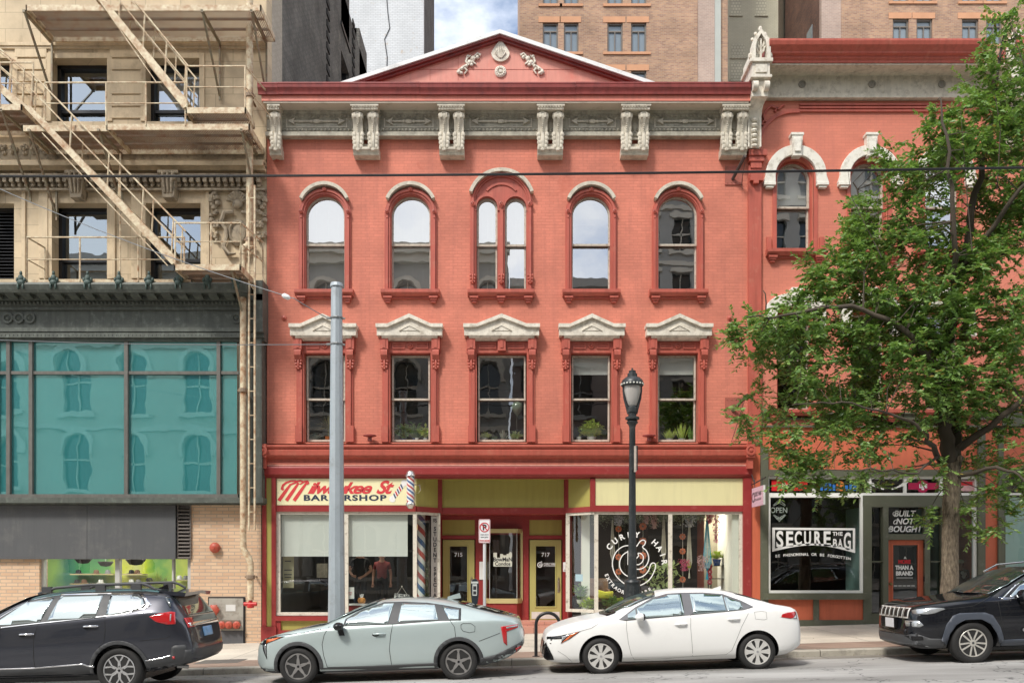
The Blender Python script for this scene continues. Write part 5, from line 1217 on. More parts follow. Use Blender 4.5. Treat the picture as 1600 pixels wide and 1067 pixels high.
for r in range(-6, 3):
    for a, b in ((848, 872), (881, 904), (949, 973), (986, 1010)):
        WT.append((a, b, 36+75*r, 82+75*r))
shell(tower, 'wall', m_tower, 812, 1090, Y, -430, 18, WT)
for w in WT:
    if w[3] > -30 and w[2] < 130: bg_window(tower, *w, Y, lintel=True)
t = MB(); t.box(wx(1090, Y), wx(1117, Y), Y+.06, Y+9, 0, wz(-430, Y)); t.build('corner_strip', m_pinkb, tower)
t = MB(); t.box(wx(1117, Y), wx(1127, Y), Y+.1, Y+9, 0, wz(-430, Y)); t.build('metal_flashing', M('grey_green_flashing', (.38, .40, .36), .5, var=.1), tower)
t = MB(); t.box(wx(1127, Y), wx(1139, Y), Y+.3, Y+9, 0, wz(-430, Y)); t.build('brown_return', m_tower, tower)
Y = 36
cr = thing('brick_building', 'cream painted brick building with bricked-up windows behind the finial', 'building', (wx(1180, Y), Y, 0))
m_crb = brick_mat('cream_painted_brick', (.52, .50, .38), (.50, .48, .36), (.42, .40, .30), .26, .09, .01, var=.08, soft=.5)
shell(cr, 'wall', m_crb, 1136, 1216, Y, -430, 14)
t = MB(); x0 = wx(1216, Y); t.add([(x0, Y, 0), (x0+1.9, Y+3, 0), (x0+1.9, Y+3, 45), (x0, Y, 45)], [(0, 1, 2, 3)]); t.build('angled_wall', m_crb, cr)
for a, b, c, d in ((1142, 1158, -14, 24), (1181, 1197, -14, 24), (1143, 1164, 70, 90), (1180, 1197, 62, 95), (1142, 1160, 98, 126)):
    t = MB(); t.box(wx(a, Y), wx(b, Y), Y-.02, Y, wz(d, Y), wz(c, Y)); t.box(wx(a, Y)-.1, wx(b, Y)+.1, Y-.08, Y-.021, wz(d, Y)-.12, wz(d, Y)); t.build('bricked_window', brick_mat('blocked_window', (.56, .54, .42), (.54, .52, .4), (.36, .34, .25), .2, .2, .02), cr)
Y = 30
rb = thing('brick_building', 'brown brick tower behind the right cornice with paired grey windows', 'building', (wx(1450, Y), Y, 0))
WT = []
for r in range(-6, 3):
    for a, b in ((1395, 1420), (1432, 1457), (1503, 1529), (1541, 1566), (1650, 1675)): WT.append((a, b, 30+67*r, 70+67*r))
shell(rb, 'wall', m_tower, 1315, 1750, Y, -430, 14, WT)
for w in WT:
    if w[3] > -30 and w[2] < 130: bg_window(rb, *w, Y, lintel=True)
t = MB(); t.box(wx(1284, Y), wx(1315, Y), Y+.04, Y+.4, 0, wz(-430, Y)); t.build('corner_strip', m_pinkb, rb)
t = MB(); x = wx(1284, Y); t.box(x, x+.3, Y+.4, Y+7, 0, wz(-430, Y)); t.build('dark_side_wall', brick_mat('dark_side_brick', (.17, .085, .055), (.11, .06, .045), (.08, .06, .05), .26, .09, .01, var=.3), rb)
for z in (21, 24.2, 27.4, 30.6, 33.8):
    for yy in (1.6, 4.2):
        t = MB(); t.box(x-.03, x, Y+yy, Y+yy+1.0, z, z+1.9); t.build('side_window', m_glassbg, rb)
Y = 20
wb = thing('brick_building', 'white glazed brick building left of the strip of sky', 'building', (wx(625, Y), Y, 0))
m_wb = brick_mat('white_glazed_brick', (.55, .57, .58), (.50, .52, .53), (.38, .39, .40), .24, .085, .01, var=.10, rough=.4, patch=((.40, .30, .20), 2.2))
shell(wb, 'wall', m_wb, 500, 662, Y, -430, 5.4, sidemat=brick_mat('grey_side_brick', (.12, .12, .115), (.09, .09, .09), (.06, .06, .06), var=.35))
t = MB(); p = [(603, -20), (606, 20), (609, 45), (601, 62), (605, 90), (604, 130)]; t.tube([(wx(a, Y), Y-.005, wz(b, Y)) for a, b in p], .03, 4); t.build('crack', m_black, wb)
# ================= ACROSS THE STREET (seen mirrored in the glass) =================
def opposite(x0, x1, zt, Y, mat, wincol, nx, z_rows, label, arch=True, trim=None, name='facing_building'):
    o = thing(name, label, 'building', ((x0+x1)/2, Y, 0)); holes = []; W_ = (x1-x0)/nx
    for z0, h in z_rows:
        for i in range(nx):
            c = x0+W_*(i+.5); hw = min(.75, W_*.28); holes.append(arch_poly(c-hw, c+hw, z0, z0+h, 10) if arch else rect(c-hw, c+hw, z0, z0+h))
    m = MB(); m.prism(rect(x0, x1, -1.2, zt), Y-.4, Y, 'y', holes); m.box(x0, x1, Y-12, Y-11.7, -1.2, zt); m.box(x0, x0+.3, Y-11.7, Y-.4, -1.2, zt); m.box(x1-.3, x1, Y-11.7, Y-.4, -1.2, zt); m.box(x0+.3, x1-.3, Y-11.7, Y-.4, zt-.3, zt-.1)
    m.build('wall', mat, o)
    g = MB(); g.add([(x0+.3, Y-.35, -1), (x1-.3, Y-.35, -1), (x1-.3, Y-.35, zt-.4), (x0+.3, Y-.35, zt-.4)], [(0, 1, 2, 3)]); g.build('glazing', wincol, o)
    t = MB(); tm = trim or mat
    t.box(x0-.1, x1+.1, Y, Y+.6, zt-.5, zt); t.box(x0, x1, Y, Y+.35, zt-1.0, zt-.5)
    for h in holes:
        xa, xb, z0, z1 = min(p[0] for p in h), max(p[0] for p in h), min(p[1] for p in h), max(p[1] for p in h)
        t.box(xa-.25, xb+.25, Y, Y+.2, z0-.25, z0-.02)
        if arch: t.band(arch_path(xa, xb, z1-1.2, z1, .05, 10), arch_path(xa, xb, z1-1.2, z1, .30, 10), Y, Y+.15)
        else: t.box(xa-.15, xb+.15, Y, Y+.15, z1+.02, z1+.3)
        t.box(xa, xb, Y-.3, Y-.2, (z0+z1)/2-.05, (z0+z1)/2+.05); t.box((xa+xb)/2-.03, (xa+xb)/2+.03, Y-.3, Y-.2, z0, z1)
    for z0, h in z_rows: t.box(x0, x1, Y, Y+.12, z0-1.0, z0-.75)
    t.build('trim', tm, o)
m_opp1 = M('pale_cream_stone', (.50, .47, .40), .8, var=.1); m_opp2 = M('weathered_grey_stone', (.31, .31, .29), .8, var=.15); m_opp3 = M('dark_brick_far', (.24, .20, .18), .85, var=.2)
m_opg = M('dark_opposite_glass', (.03, .045, .05), .1, var=.2, bump=0, spec=.8); m_opt = M('tan_opposite_trim', (.55, .52, .46), .8)
opposite(-45, -12.2, 19.8, -27, m_opp1, m_opg, 9, [(1.4, 3), (6.2, 3.2), (10.6, 3.2), (15, 3)], 'cream arcaded building mirrored in the teal windows', True, m_opt)
opposite(-12, -.2, 20.2, -27, m_opp2, m_opg, 5, [(1.2, 3), (6.2, 3), (10.6, 3), (15.2, 3)], 'grey stone block mirrored in the upper windows of the red front', True, m_opp1)
opposite(0, 7.8, 18.2, -27, m_opp3, m_opg, 3, [(1.2, 3), (6.4, 2.8), (10.4, 2.8), (14.2, 2.8)], 'dark brick block mirrored in the middle windows', False, m_opp2)
opposite(8, 27, 46, -34, m_opp2, m_opg, 9, [(1+3.6*i, 2.1) for i in range(12)], 'tall grey office tower mirrored in the right windows', False, m_opp1, 'facing_tower')
opposite(28, 60, 17, -27, m_opp1, m_opg, 9, [(1.4, 3), (6.2, 3.2), (10.6, 3.2)], 'low cream building at the far end of the opposite row', True, m_opt)
# ================= CARS =================
def pch(pts):
    xs = [p[0] for p in pts]; ys = [p[1] for p in pts]; n = len(xs); d = [(ys[i+1]-ys[i])/(xs[i+1]-xs[i]) for i in range(n-1)]
    m = [d[0]]+[0 if d[i-1]*d[i] <= 0 else 2*d[i-1]*d[i]/(d[i-1]+d[i]) for i in range(1, n-1)]+[d[-1]]
    def f(x):
        if x <= xs[0]: return ys[0]
        if x >= xs[-1]: return ys[-1]
        i = max(k for k in range(n-1) if xs[k] <= x); h = xs[i+1]-xs[i]; t = (x-xs[i])/h
        return (2*t**3-3*t*t+1)*ys[i]+(t**3-2*t*t+t)*h*m[i]+(-2*t**3+3*t*t)*ys[i+1]+(t**3-t*t)*h*m[i+1]
    return f
def car_paint(name, col, metal=.0, flake=0, rough=.35):
    m = bpy.data.materials.new(name); nt, N, L, p = nodes(m); co = objco(nt)
    c = mixc(nt, noise_n(nt, co, 900 if flake else 5, 2), sh(col, 1-flake-.02), sh(col, 1+flake+.02))
    d = ramp(nt, noise_n(nt, co, 2.5, 6, .6), [(.5, (0, 0, 0)), (.8, ((.12 if max(col) > .2 else .02),)*3)]); c = mixc(nt, d, c, (.30, .27, .23)); L.new(c, p.inputs['Base Color'])
    p.inputs['Metallic'].default_value = metal; p.inputs['Roughness'].default_value = rough; p.inputs['Coat Weight'].default_value = 1; p.inputs['Coat Roughness'].default_value = .03
    if max(col) < .03: p.inputs['Specular IOR Level'].default_value = .05
    return m
m_tyre = M('tyre_rubber', (.016, .0155, .015), .75, var=.2, bump=.2); m_plast = M('dark_grey_plastic', (.055, .057, .06), .55, var=.1, bump=.2, bs=200)
m_blk = M('gloss_black_trim', (.008, .008, .009), .25, var=.1, bump=0); m_chrome = M('chrome', (.75, .75, .76), .12, 1, var=.02, bump=0)
m_cglass = M('car_glass', (.018, .028, .028), .03, var=.1, bump=0, spec=1.0, coat=1)
def carglass(refl, tint=(.03, .05, .05)):
    m = bpy.data.materials.new('car_window_glass'); m.use_nodes = True; nt = m.node_tree; N = nt.nodes; L = nt.links; p = N['Principled BSDF']
    p.inputs['Base Color'].default_value = (*tint, 1); p.inputs['Roughness'].default_value = .4
    g = N.new('ShaderNodeBsdfGlossy'); g.inputs['Roughness'].default_value = 0; g.inputs['Color'].default_value = (.86, .97, .96, 1)
    mx = N.new('ShaderNodeMixShader'); mx.inputs[0].default_value = refl; L.new(p.outputs[0], mx.inputs[1]); L.new(g.outputs[0], mx.inputs[2]); L.new(mx.outputs[0], N['Material Output'].inputs[0]); return m
m_seam = M('panel_gap', (.015, .015, .015), .8, var=0, bump=0); m_redlamp = M('red_lamp', (.45, .012, .015), .12, var=.1, bump=0, coat=1); m_amber = M('amber_lamp', (.65, .13, .02), .15, var=.1, bump=0, coat=1); m_clear = M('clear_lamp', (.42, .44, .45), .1, .5, var=.3, vs=12, bump=0, coat=1)
m_disc = M('brake_steel', (.30, .30, .30), .4, .8, var=.2)
class Car:
    def __init__(s, name, label, px, sc_, half, group, paint, top, low, belt, wid, tumble, wheels, r, arch_r):
        s.px, s.s, s.half = px, sc_, half; s.paint = paint; s.r = r; s.wheels = wheels
        s.root = thing(name, label, 'car', (0, 0, 0), group); s.xw = (px-800)/sc_; s.yw = F/sc_-D+half-.03
        T, Lo, B, Wd, Tb = pch(top), pch(low), pch(belt), pch(wid), pch(tumble); s.W = Wd
        X0, X1 = top[0][0], top[-1][0]; n = int((X1-X0)/.085); xs = [X0+(X1-X0)*i/n for i in range(n+1)]
        xs = sorted(set([X0, X0+.02, X0+.05]+xs+[X1-.05, X1-.02])); rings = []
        for x in xs:
            zt, zl, zb, w = T(x), Lo(x), B(x), Wd(x); zb = min(zb, zt-.02); h = zt-zb; tm = Tb(x); wb = w*.955
            zm = zl+(zb-zl)*.55
            pts = [(0, zl), (w*.72, zl), (w*.93, zl+.03), (w*.972, zl+(zm-zl)*.45), (w, zm), (w*.992, zm+(zb-zm)*.5), (wb+.012, zb-.03), (wb, zb)]
            for t, q in ((.25, .25), (.5, .5), (.75, .78)): pts.append((wb-tm*q, zb+h*t))
            pts += [((wb-tm)*.94, zb+h*.895), ((wb-tm)*.78, zb+h*.96), ((wb-tm)*.45, zb+h*.992), (0, zt)]
            rings.append([(x, -y, z) for y, z in pts]+[(x, y, z) for y, z in reversed(pts[1:-1])])
        k = len(rings[0]); vs = [v for r_ in rings for v in r_]; fs = [(i*k+j, i*k+(j+1) % k, (i+1)*k+(j+1) % k, (i+1)*k+j) for i in range(len(rings)-1) for j in range(k)]
        for e in (0, len(rings)-1):
            c = Vector((0, 0, 0))
            for v in rings[e]: c += Vector(v)/k
            # inset ring then centre, domed
            o = len(vs); sgn = -1 if e == 0 else 1
            vs += [(v[0]+sgn*.025, c.y+(v[1]-c.y)*.72, c.z+(v[2]-c.z)*.72) for v in rings[e]]; vs.append((c.x+sgn*.04, c.y, c.z))
            for j in range(k):
                q = (e*k+j, e*k+(j+1) % k, o+(j+1) % k, o+j); fs.append(q if e else q[::-1]); q = (o+j, o+(j+1) % k, o+k); fs.append(q if e else q[::-1])
        me = bpy.data.meshes.new('b'); me.from_pydata(vs, [], fs); ob = bpy.data.objects.new('b', me); C.objects.link(ob)
        bm = bmesh.new(); bm.from_mesh(me); bmesh.ops.recalc_face_normals(bm, faces=bm.faces); bm.to_mesh(me); bm.free()
        md = ob.modifiers.new('s', 'SUBSURF'); md.levels = 1; md.render_levels = 1
        dg = bpy.context.evaluated_depsgraph_get(); me2 = bpy.data.meshes.new_from_object(ob.evaluated_get(dg)); bpy.data.objects.remove(ob)
        bm = bmesh.new(); bm.from_mesh(me2); s.bvh = BVHTree.FromBMesh(bm); bm.free()
        # cut the wheel arches
        cut = MB()
        for wxx in wheels:
            for sg in (-1, 1):
                y0, y1 = (-half-.3, -half+.30) if sg < 0 else (half-.30, half+.3)
                P = [(wxx+arch_r*math.cos(2*PI*i/40), r+.0+arch_r*math.sin(2*PI*i/40)) for i in range(40)]
                cut.prism(P, y0, y1, 'y')
        co = cut.build('cutter', m_blk); body = bpy.data.objects.new('body', me2); C.objects.link(body)
        md = body.modifiers.new('b', 'BOOLEAN'); md.object = co; md.operation = 'DIFFERENCE'; md.solver = 'EXACT'
        dg = bpy.context.evaluated_depsgraph_get(); me3 = bpy.data.meshes.new_from_object(body.evaluated_get(dg)); body.modifiers.clear(); body.data = me3; bpy.data.objects.remove(co)
        me3.materials.clear(); me3.materials.append(paint); me3.materials.append(m_blk)
        for p in me3.polygons:
            p.use_smooth = True; c = p.center; p.material_index = 0
            for wxx in wheels:
                d = math.hypot(c.x-wxx, c.z-r)
                if d < arch_r+.004 and abs(c.y) < half+.02 and (d < arch_r-.01 or abs(p.normal.y) < .5) and abs(c.y) > half-.32: p.material_index = 1; p.use_smooth = False
            if c.z < Lo(c.x)+.012 and p.normal.z < -.5: p.material_index = 1
        b3 = bmesh.new(); b3.from_mesh(me3)
        for e in b3.edges:
            if len(e.link_faces) == 2 and (e.calc_face_angle(0) > R(38) or e.link_faces[0].material_index != e.link_faces[1].material_index): e.smooth = False
        b3.to_mesh(me3); b3.free()
        body.parent = s.root; s.body = body
    def patch(s, poly, off, name, mat, parent=None, holes=(), axis='y', both=False, step=.07, origin=None, label=None):
        """polygon in side view (x,z) [or front view (y,z)] laid on the body surface"""
        loops = [list(poly)]+[list(h) for h in holes]; pts = [p for l in loops for p in l]
        tri = tessellate_polygon([[Vector((p[0], p[1], 0)) for p in l] for l in loops])
        bm = bmesh.new(); bv = [bm.verts.new((p[0], 0, p[1])) for p in pts]
        for t in tri:
            try: bm.faces.new([bv[i] for i in t])
            except ValueError: pass
        a0, a1 = min(p[0] for p in pts), max(p[0] for p in pts); b0, b1 = min(p[1] for p in pts), max(p[1] for p in pts)
        for lo, hi, nrm in ((a0, a1, (1, 0, 0)), (b0, b1, (0, 0, 1))):
            v = math.floor(lo/step)*step+step
            while v < hi-1e-4:
                bmesh.ops.bisect_plane(bm, geom=bm.verts[:]+bm.edges[:]+bm.faces[:], plane_co=(v*nrm[0], 0, v*nrm[2]), plane_no=nrm); v += step
        import numpy as np
        fit = (mat.name.startswith('car_window_glass') or mat is m_cglass) and axis in 'yz'; hits = []
        for v in bm.verts:
            if axis == 'y': o, d = Vector((v.co.x, -3, v.co.z)), Vector((0, 1, 0))
            elif axis == '-x': o, d = Vector((-6 if origin is None else origin, v.co.x, v.co.z)), Vector((1, 0, 0))
            elif axis == 'x': o, d = Vector((6, v.co.x, v.co.z)), Vector((-1, 0, 0))
            elif axis == 'z': o, d = Vector((v.co.x, v.co.z, 4)), Vector((0, 0, -1))
            h, n, i, _ = s.bvh.ray_cast(o, d)
            if h is None:
                q = Vector((v.co.x, -s.half, v.co.z)) if axis == 'y' else Vector((o.x*.2, v.co.x, v.co.z)); h, n, i, _ = s.bvh.find_nearest(q)
            if n.dot(d) > 0: n = -n
            if fit: hits.append((v, h, d))
            else: v.co = h+n*off
        if fit:
            ia, ib, ic = (0, 2, 1) if axis == 'y' else (0, 1, 2)
            A_ = np.array([[1, h[ia], h[ib], h[ia]**2, h[ia]*h[ib], h[ib]**2] for _, h, _ in hits]); y_ = np.array([h[ic] for _, h, _ in hits]); k_ = np.linalg.lstsq(A_, y_, rcond=None)[0]; f_ = A_@k_; sgn = -1 if axis == 'y' else 1; dev = max(0, float(np.percentile((y_-f_)*sgn, 97)))
            for (v, h, d), z_ in zip(hits, f_): h = h.copy(); h[ic] = z_+sgn*(off+min(dev, .03)); v.co = h
        for f in bm.faces: f.smooth = True
        par = parent or s.root; obs = []
        for m_ in ((0, 1) if both else (0,)):
            me = bpy.data.meshes.new(name); b2 = bm.copy()
            if m_:
                for v in b2.verts: v.co.y = -v.co.y
            r_ = bmesh.ops.extrude_face_region(b2, geom=b2.faces[:])   # give it real thickness
            dd = {'y': (0, 1, 0), '-x': (1, 0, 0), 'x': (-1, 0, 0), 'z': (0, 0, -1)}[axis]; dv = Vector(dd)*(off*.75); dv.y *= -1 if m_ else 1
            orig = set(v for v in b2.verts)-set(g for g in r_['geom'] if isinstance(g, bmesh.types.BMVert))
            for v in orig: v.co += dv
            bmesh.ops.recalc_face_normals(b2, faces=b2.faces)
            b2.to_mesh(me); b2.free(); me.materials.append(mat); o = bpy.data.objects.new(name, me); C.objects.link(o); o.parent = par; obs.append(o)
            if label: o['label'] = label
        bm.free(); return obs[0]
    def line(s, pts, w, off, name, mat, parent=None, axis='y'):
        """thin ribbon along a polyline"""
        L_, R_ = [], []
        for i, p in enumerate(pts):
            a, b = pts[max(i-1, 0)], pts[min(i+1, len(pts)-1)]; d = math.hypot(b[0]-a[0], b[1]-a[1]) or 1; nx, nz = -(b[1]-a[1])/d*w/2, (b[0]-a[0])/d*w/2
            L_.append((p[0]+nx, p[1]+nz)); R_.append((p[0]-nx, p[1]-nz))
        return s.patch(L_+R_[::-1], off, name, mat, parent, axis=axis)
    def surf(s, x, z):
        h = s.bvh.ray_cast(Vector((x, -3, z)), Vector((0, 1, 0)))[0]; return h.y if h else -s.half
    def wheel(s, design, rimr, mats):
        for wxx in s.wheels:
            for sg in (-1, 1):
                y = sg*(s.half-.03); w = .215; rr = s.r; g = lambda t: y-sg*t
                t = MB(); prof = [(rimr, g(.02)), (rimr+.01, g(.004)), (rr-.06, g(-.004)), (rr-.018, g(.008)), (rr, g(.035))]
                for q in range(1, 5): prof += [(rr, g(.035+q*.03)), (rr-.008, g(.038+q*.03)), (rr-.008, g(.046+q*.03)), (rr, g(.049+q*.03))]
                prof += [(rr, g(w-.03)), (rr-.02, g(w)), (rimr, g(w))]
                t.lathe(prof, (wxx, 0, rr), 'y', 40); to = MB()
                wo = thingless('wheel', s.root); o = t.build('tyre', m_tyre, None, smooth=50); o.parent = wo
                rm = MB(); rm.lathe([(rimr+.002, g(.012)), (rimr-.004, g(.006)), (rimr-.016, g(.008)), (rimr-.022, g(.03)), (rimr-.03, g(.16)), (rimr+.0, g(w-.02))], (wxx, 0, rr), 'y', 40)
                rm.f = [f for f in rm.f if len(f) < 10]; rm.m = [0]*len(rm.f)
                spoke = MB(); face = g(.018)
                def sp(a, polyr, y0, y1):
                    ca, sa = math.cos(a), math.sin(a); P = [(wxx+r_*ca-l*sa, rr+r_*sa+l*ca) for r_, l in polyr]; spoke.prism(P, y0, y1, 'y')
                R1 = rimr-.01
                if design == 'five':
                    for k in range(5):
                        a = PI/2+2*PI*k/5; sp(a, [(.03, -.028), (.10, -.024), (R1-.05, -.013), (R1, -.028), (R1, .030), (R1-.05, .013), (.10, .026), (.03, .028)], g(.014), g(.05))
                        sp(a+PI/5, [(R1-.02, -.075), (R1, -.07), (R1, .07), (R1-.02, .075)], g(.012), g(.04))
                elif design == 'cover':
                    for k in range(8):
                        a = PI/2+2*PI*k/8; sp(a, [(.03, -.020), (.085, -.026), (R1-.06, -.035), (R1-.02, -.05), (R1, -.055), (R1, .055), (R1-.02, .05), (R1-.06, .035), (.085, .026), (.03, .02)], g(.012), g(.03))
                elif design == 'ysix':
                    for k in range(6):
                        a = PI/2+2*PI*k/6; sp(a, [(.03, -.026), (.15, -.021), (.15, .021), (.03, .026)], g(.016), g(.05))
                        for q in (-1, 1): sp(a, [(.14, q*.021), (.14, q*-.006), (R1, q*.062), (R1, q*.098)], g(.014), g(.045))
                else:
                    for k in range(5):
                        a = -PI/2+2*PI*k/5
                        for q in (-1, 1): sp(a+q*.16, [(.04, -.013+q*.01), (R1-.0, -.015+q*.018), (R1, .015+q*.018), (.04, .013+q*.01)], g(.016), g(.045))
                spoke.lathe([(.058, g(.05)), (.058, g(.012)), (.03, g(.008)), (.001, g(.006))] , (wxx, 0, rr), 'y', 16)
                for f_ in rm.f: pass
                o_ = len(spoke.v); spoke.v += rm.v; spoke.f += [tuple(i+o_ for i in f) for f in rm.f]; spoke.m += [0]*len(rm.f)
                o = spoke.build('rim', mats[0], None, smooth=35); o.parent = wo
                h = MB()
                for k in range(5): a = PI/2+2*PI*k/5+(PI/5 if design == 'five' else 0); h.lathe([(.010, g(.02)), (.010, g(.008))] if design != 'cover' else [(.008, g(.02)), (.008, g(.009))], (wxx+.062*math.cos(a)*(1.1), 0, rr+.068*math.sin(a)), 'y', 8)
                h.lathe([(.024, g(.012)), (.02, g(.004))], (wxx, 0, rr), 'y', 14); o = h.build('hub_cap', mats[1], None); o.parent = wo
                d = MB(); d.lathe([(rimr-.035, g(.10)), (rimr-.035, g(.12))], (wxx, 0, rr), 'y', 30); o = d.build('brake_disc', m_disc if design == 'five' else m_blk, None); o.parent = wo
                d = MB(); d.lathe([(rimr-.01, g(.125)), (rimr-.01, g(.14))], (wxx, 0, rr), 'y', 24); o = d.build('inner_shadow_plate', m_blk, None); o.name = 'wheel_shade_plate'; o.parent = wo  # black plate standing in for the shade behind the spokes
    def place(s, dz=0.0):
        u = MB(); w = s.half-.32
        u.box(s.wheels[0]-.3, s.wheels[1]+.3, -w, w, .2, .5)  # dark box added to block light under the car
        for x in s.wheels: u.tube([(x, -s.half+.1, s.r), (x, s.half-.1, s.r)], .05, 8)
        o = u.build('underbody_light_block', m_blk, None); o.parent = s.root
        s.root.location = (s.xw, s.yw, gz(s.xw, s.yw)+dz); s.root.rotation_euler = (0, -math.atan(SLOPE), 0)
def thingless(name, parent):
    o = bpy.data.objects.new(name, None); o.empty_display_size = .1; C.objects.link(o); o.parent = parent; return o
def kid(mb, name, mat, par, **k): o = mb.build(name, mat, None, **k); o.parent = par; return o
def mirror_door(c, x, z, mat, facing=-1, w=.2, h=.13):
    y = c.surf(x, z-.08); m = MB(); m.ball((x, y-.11, z), (.085, w*.62, h*.55), 12, 8); m.prism([(x-.03, z-.05), (x+.06, z-.05), (x+.09, z-.16), (x+.0, z-.16)], y-.04, y+.02)
    o = kid(m, 'mirror', mat, c.root, smooth=60); g = MB(); g.ball((x+.06, y-.11, z), (.03, w*.55, h*.46), 10, 6); kid(g, 'mirror_glass', m_blk, o, smooth=60)
def handle(c, x, z, mat, L_=.2):
    y = c.surf(x, z); m = MB(); m.tube([(x-L_/2, y-.005, z), (x-L_/2+.03, y-.035, z+.002), (x+L_/2-.03, y-.035, z+.002), (x+L_/2, y-.005, z)], [.012, .017, .017, .012], 8); kid(m, 'door_handle', mat, c.root, smooth=60)
    c.patch([(x-L_*.30+.06*math.cos(2*PI*i/14), z-.012+.032*math.sin(2*PI*i/14)) for i in range(14)], .003, 'handle_recess', m_seam if mat != bpy.data.materials.get('white_car_paint') else mat)
def ringpoly(cx, cz, r0, r1, a0, a1, n=26):
    return [(cx+r1*math.cos(R(a0+(a1-a0)*i/n)), cz+r1*math.sin(R(a0+(a1-a0)*i/n))) for i in range(n+1)]+[(cx+r0*math.cos(R(a1-(a1-a0)*i/n)), cz+r0*math.sin(R(a1-(a1-a0)*i/n))) for i in range(n+1)]
GR = 'cars parked along the kerb'
def K(cx, cy): X = (cx-298)/321; return (X, (606-.045*(cx-298)-cy)/321)
def kia():
    P = car_paint('pale_grey_green_paint', (.42, .495, .49), .25, .05, .32)
    c = Car('parked_car', 'pale grey-green fastback sedan parked before the barbershop', 466.5, 92.3, .925, GR, P,
        top=[(-.80, .52), (-.78, .66), (-.71, .745), (-.60, .80), (-.35, .875), (0, .945), (.38, .995), (.8, 1.185), (1.15, 1.335), (1.5, 1.405), (1.9, 1.42), (2.35, 1.39), (2.75, 1.31), (3.1, 1.21), (3.4, 1.115), (3.66, 1.045), (3.78, 1.00), (3.83, .84)],
        low=[(-.80, .33), (-.6, .20), (0, .18), (2.7, .19), (3.3, .25), (3.65, .38), (3.83, .52)],
        belt=[(-.8, .48), (-.72, .68), (-.6, .745), (-.3, .82), (0, .875), (.4, .925), (1, .955), (2, .99), (2.8, 1.02), (3.2, 1.01), (3.6, .985), (3.76, .93), (3.83, .72)],
        wid=[(-.80, .50), (-.76, .62), (-.66, .74), (-.45, .85), (0, .915), (.6, .92), (2.7, .925), (3.2, .90), (3.6, .82), (3.76, .74), (3.83, .60)],
        tumble=[(-.8, .08), (.3, .08), (.9, .22), (1.4, .30), (2.4, .30), (2.9, .24), (3.4, .14), (3.83, .08)], wheels=(0, 2.72), r=.32, arch_r=.365)
    gl = carglass(.50, (.10, .14, .14))
    dl = [K(545, 282), K(556, 242), K(640, 193), (1.20, 1.275), K(760, 151), K(870, 146), K(1000, 149), K(1090, 160), K(1190, 176), K(1190, 239), K(1080, 243), K(830, 266)]
    c.patch(dl, .004, 'window_trim', m_plast, both=True)
    c.patch([K(556, 277), K(566, 243), K(650, 196), K(760, 158), K(817, 154), K(790, 262)], .009, 'side_window', gl, both=True)
    c.patch([K(862, 154), K(1000, 156), K(1045, 158), K(1066, 238), K(846, 253)], .009, 'side_window', gl, both=True)
    c.patch([K(1085, 167), K(1178, 182), K(1178, 232), K(1126, 234)], .009, 'quarter_window', gl, both=True)
    # windscreen and rear screen from above
    c.patch([(.46, -.66), (.75, -.72), (1.30, -.58), (1.36, 0), (1.30, .58), (.75, .72), (.46, .66), (.38, 0)], .006, 'windscreen', gl, axis='z', step=.12)
    c.patch([(2.72, -.56), (3.05, -.64), (3.42, -.66), (3.56, -.55), (3.60, 0), (3.56, .55), (3.42, .66), (3.05, .64), (2.72, .56)], .006, 'rear_window', m_cglass, axis='z', step=.12)
    c.patch([(.40, -.74), (.52, -.72), (.44, 0), (.52, .72), (.40, .74), (.30, 0)], .009, 'cowl', m_blk, axis='z', step=.12)
    # cladding
    for wxx in (0, 2.72): c.patch(ringpoly(wxx, .32, .362, .425, -18 if wxx else -8, 198 if not wxx else 192), .010, 'wheel_arch_trim', m_plast, both=True)
    c.patch([(.37, .20), (.37, .285), (2.36, .315), (2.36, .20)], .010, 'sill_trim', m_plast)
    c.patch([(3.10, .24), (3.10, .37), (3.35, .42), (3.80, .62), (3.83, .45), (3.45, .25)], .010, 'rear_lower_trim', m_plast)
    c.patch([(-.78, .23), (-.70, .31), (-.62, .245), (-.36, .26), (-.36, .19), (-.62, .19)], .012, 'front_lip', m_plast)
    # front lights
    c.patch([K(85, 368), K(150, 348), K(228, 342), K(150, 372), K(122, 385), K(123, 470), K(100, 420), K(95, 390), K(72, 392)], .008, 'headlight', m_blk)
    c.patch([K(122, 364), K(212, 346), K(150, 372), K(120, 385)], .012, 'indicator', m_amber)
    c.patch([K(104, 395), K(118, 388), K(121, 455)], .012, 'lamp_lens', m_clear)
    # rear lamp
    c.patch([K(1405, 270), K(1500, 258), K(1500, 275), K(1437, 297), K(1437, 374), K(1418, 358)], .008, 'tail_light', m_redlamp)
    c.patch([K(1434, 272), K(1496, 262), K(1496, 268), K(1436, 282)], .012, 'lamp_lens', m_clear)
    c.patch([K(1480, 390), K(1512, 375), K(1512, 400), K(1485, 408)], .014, 'reflector', m_redlamp)
    # seams
    for pts in ([K(470, 285), K(445, 330), K(434, 380), K(440, 440), K(456, 505)], [K(820, 262), K(808, 320), K(798, 400), K(806, 488)], [K(1130, 240), K(1155, 275), K(1160, 330)], [K(456, 505), K(806, 490), K(1040, 478)],
                [(-.60, .80), (-.3, .855), (.1, .885), (.4, .94)], [K(1285, 350), K(1400, 305)]): c.line(pts, .008, .003, 'panel_seam', m_seam)
    c.line([K(1190, 262), K(1200, 255), K(1245, 255), K(1266, 270), K(1264, 298), K(1235, 304), K(1200, 296), K(1190, 280), K(1190, 262)], .007, .003, 'fuel_flap_seam', m_seam)
    handle(c, K(745, 318)[0], K(745, 318)[1], P)
    mirror_door(c, .72, .985, m_blk)
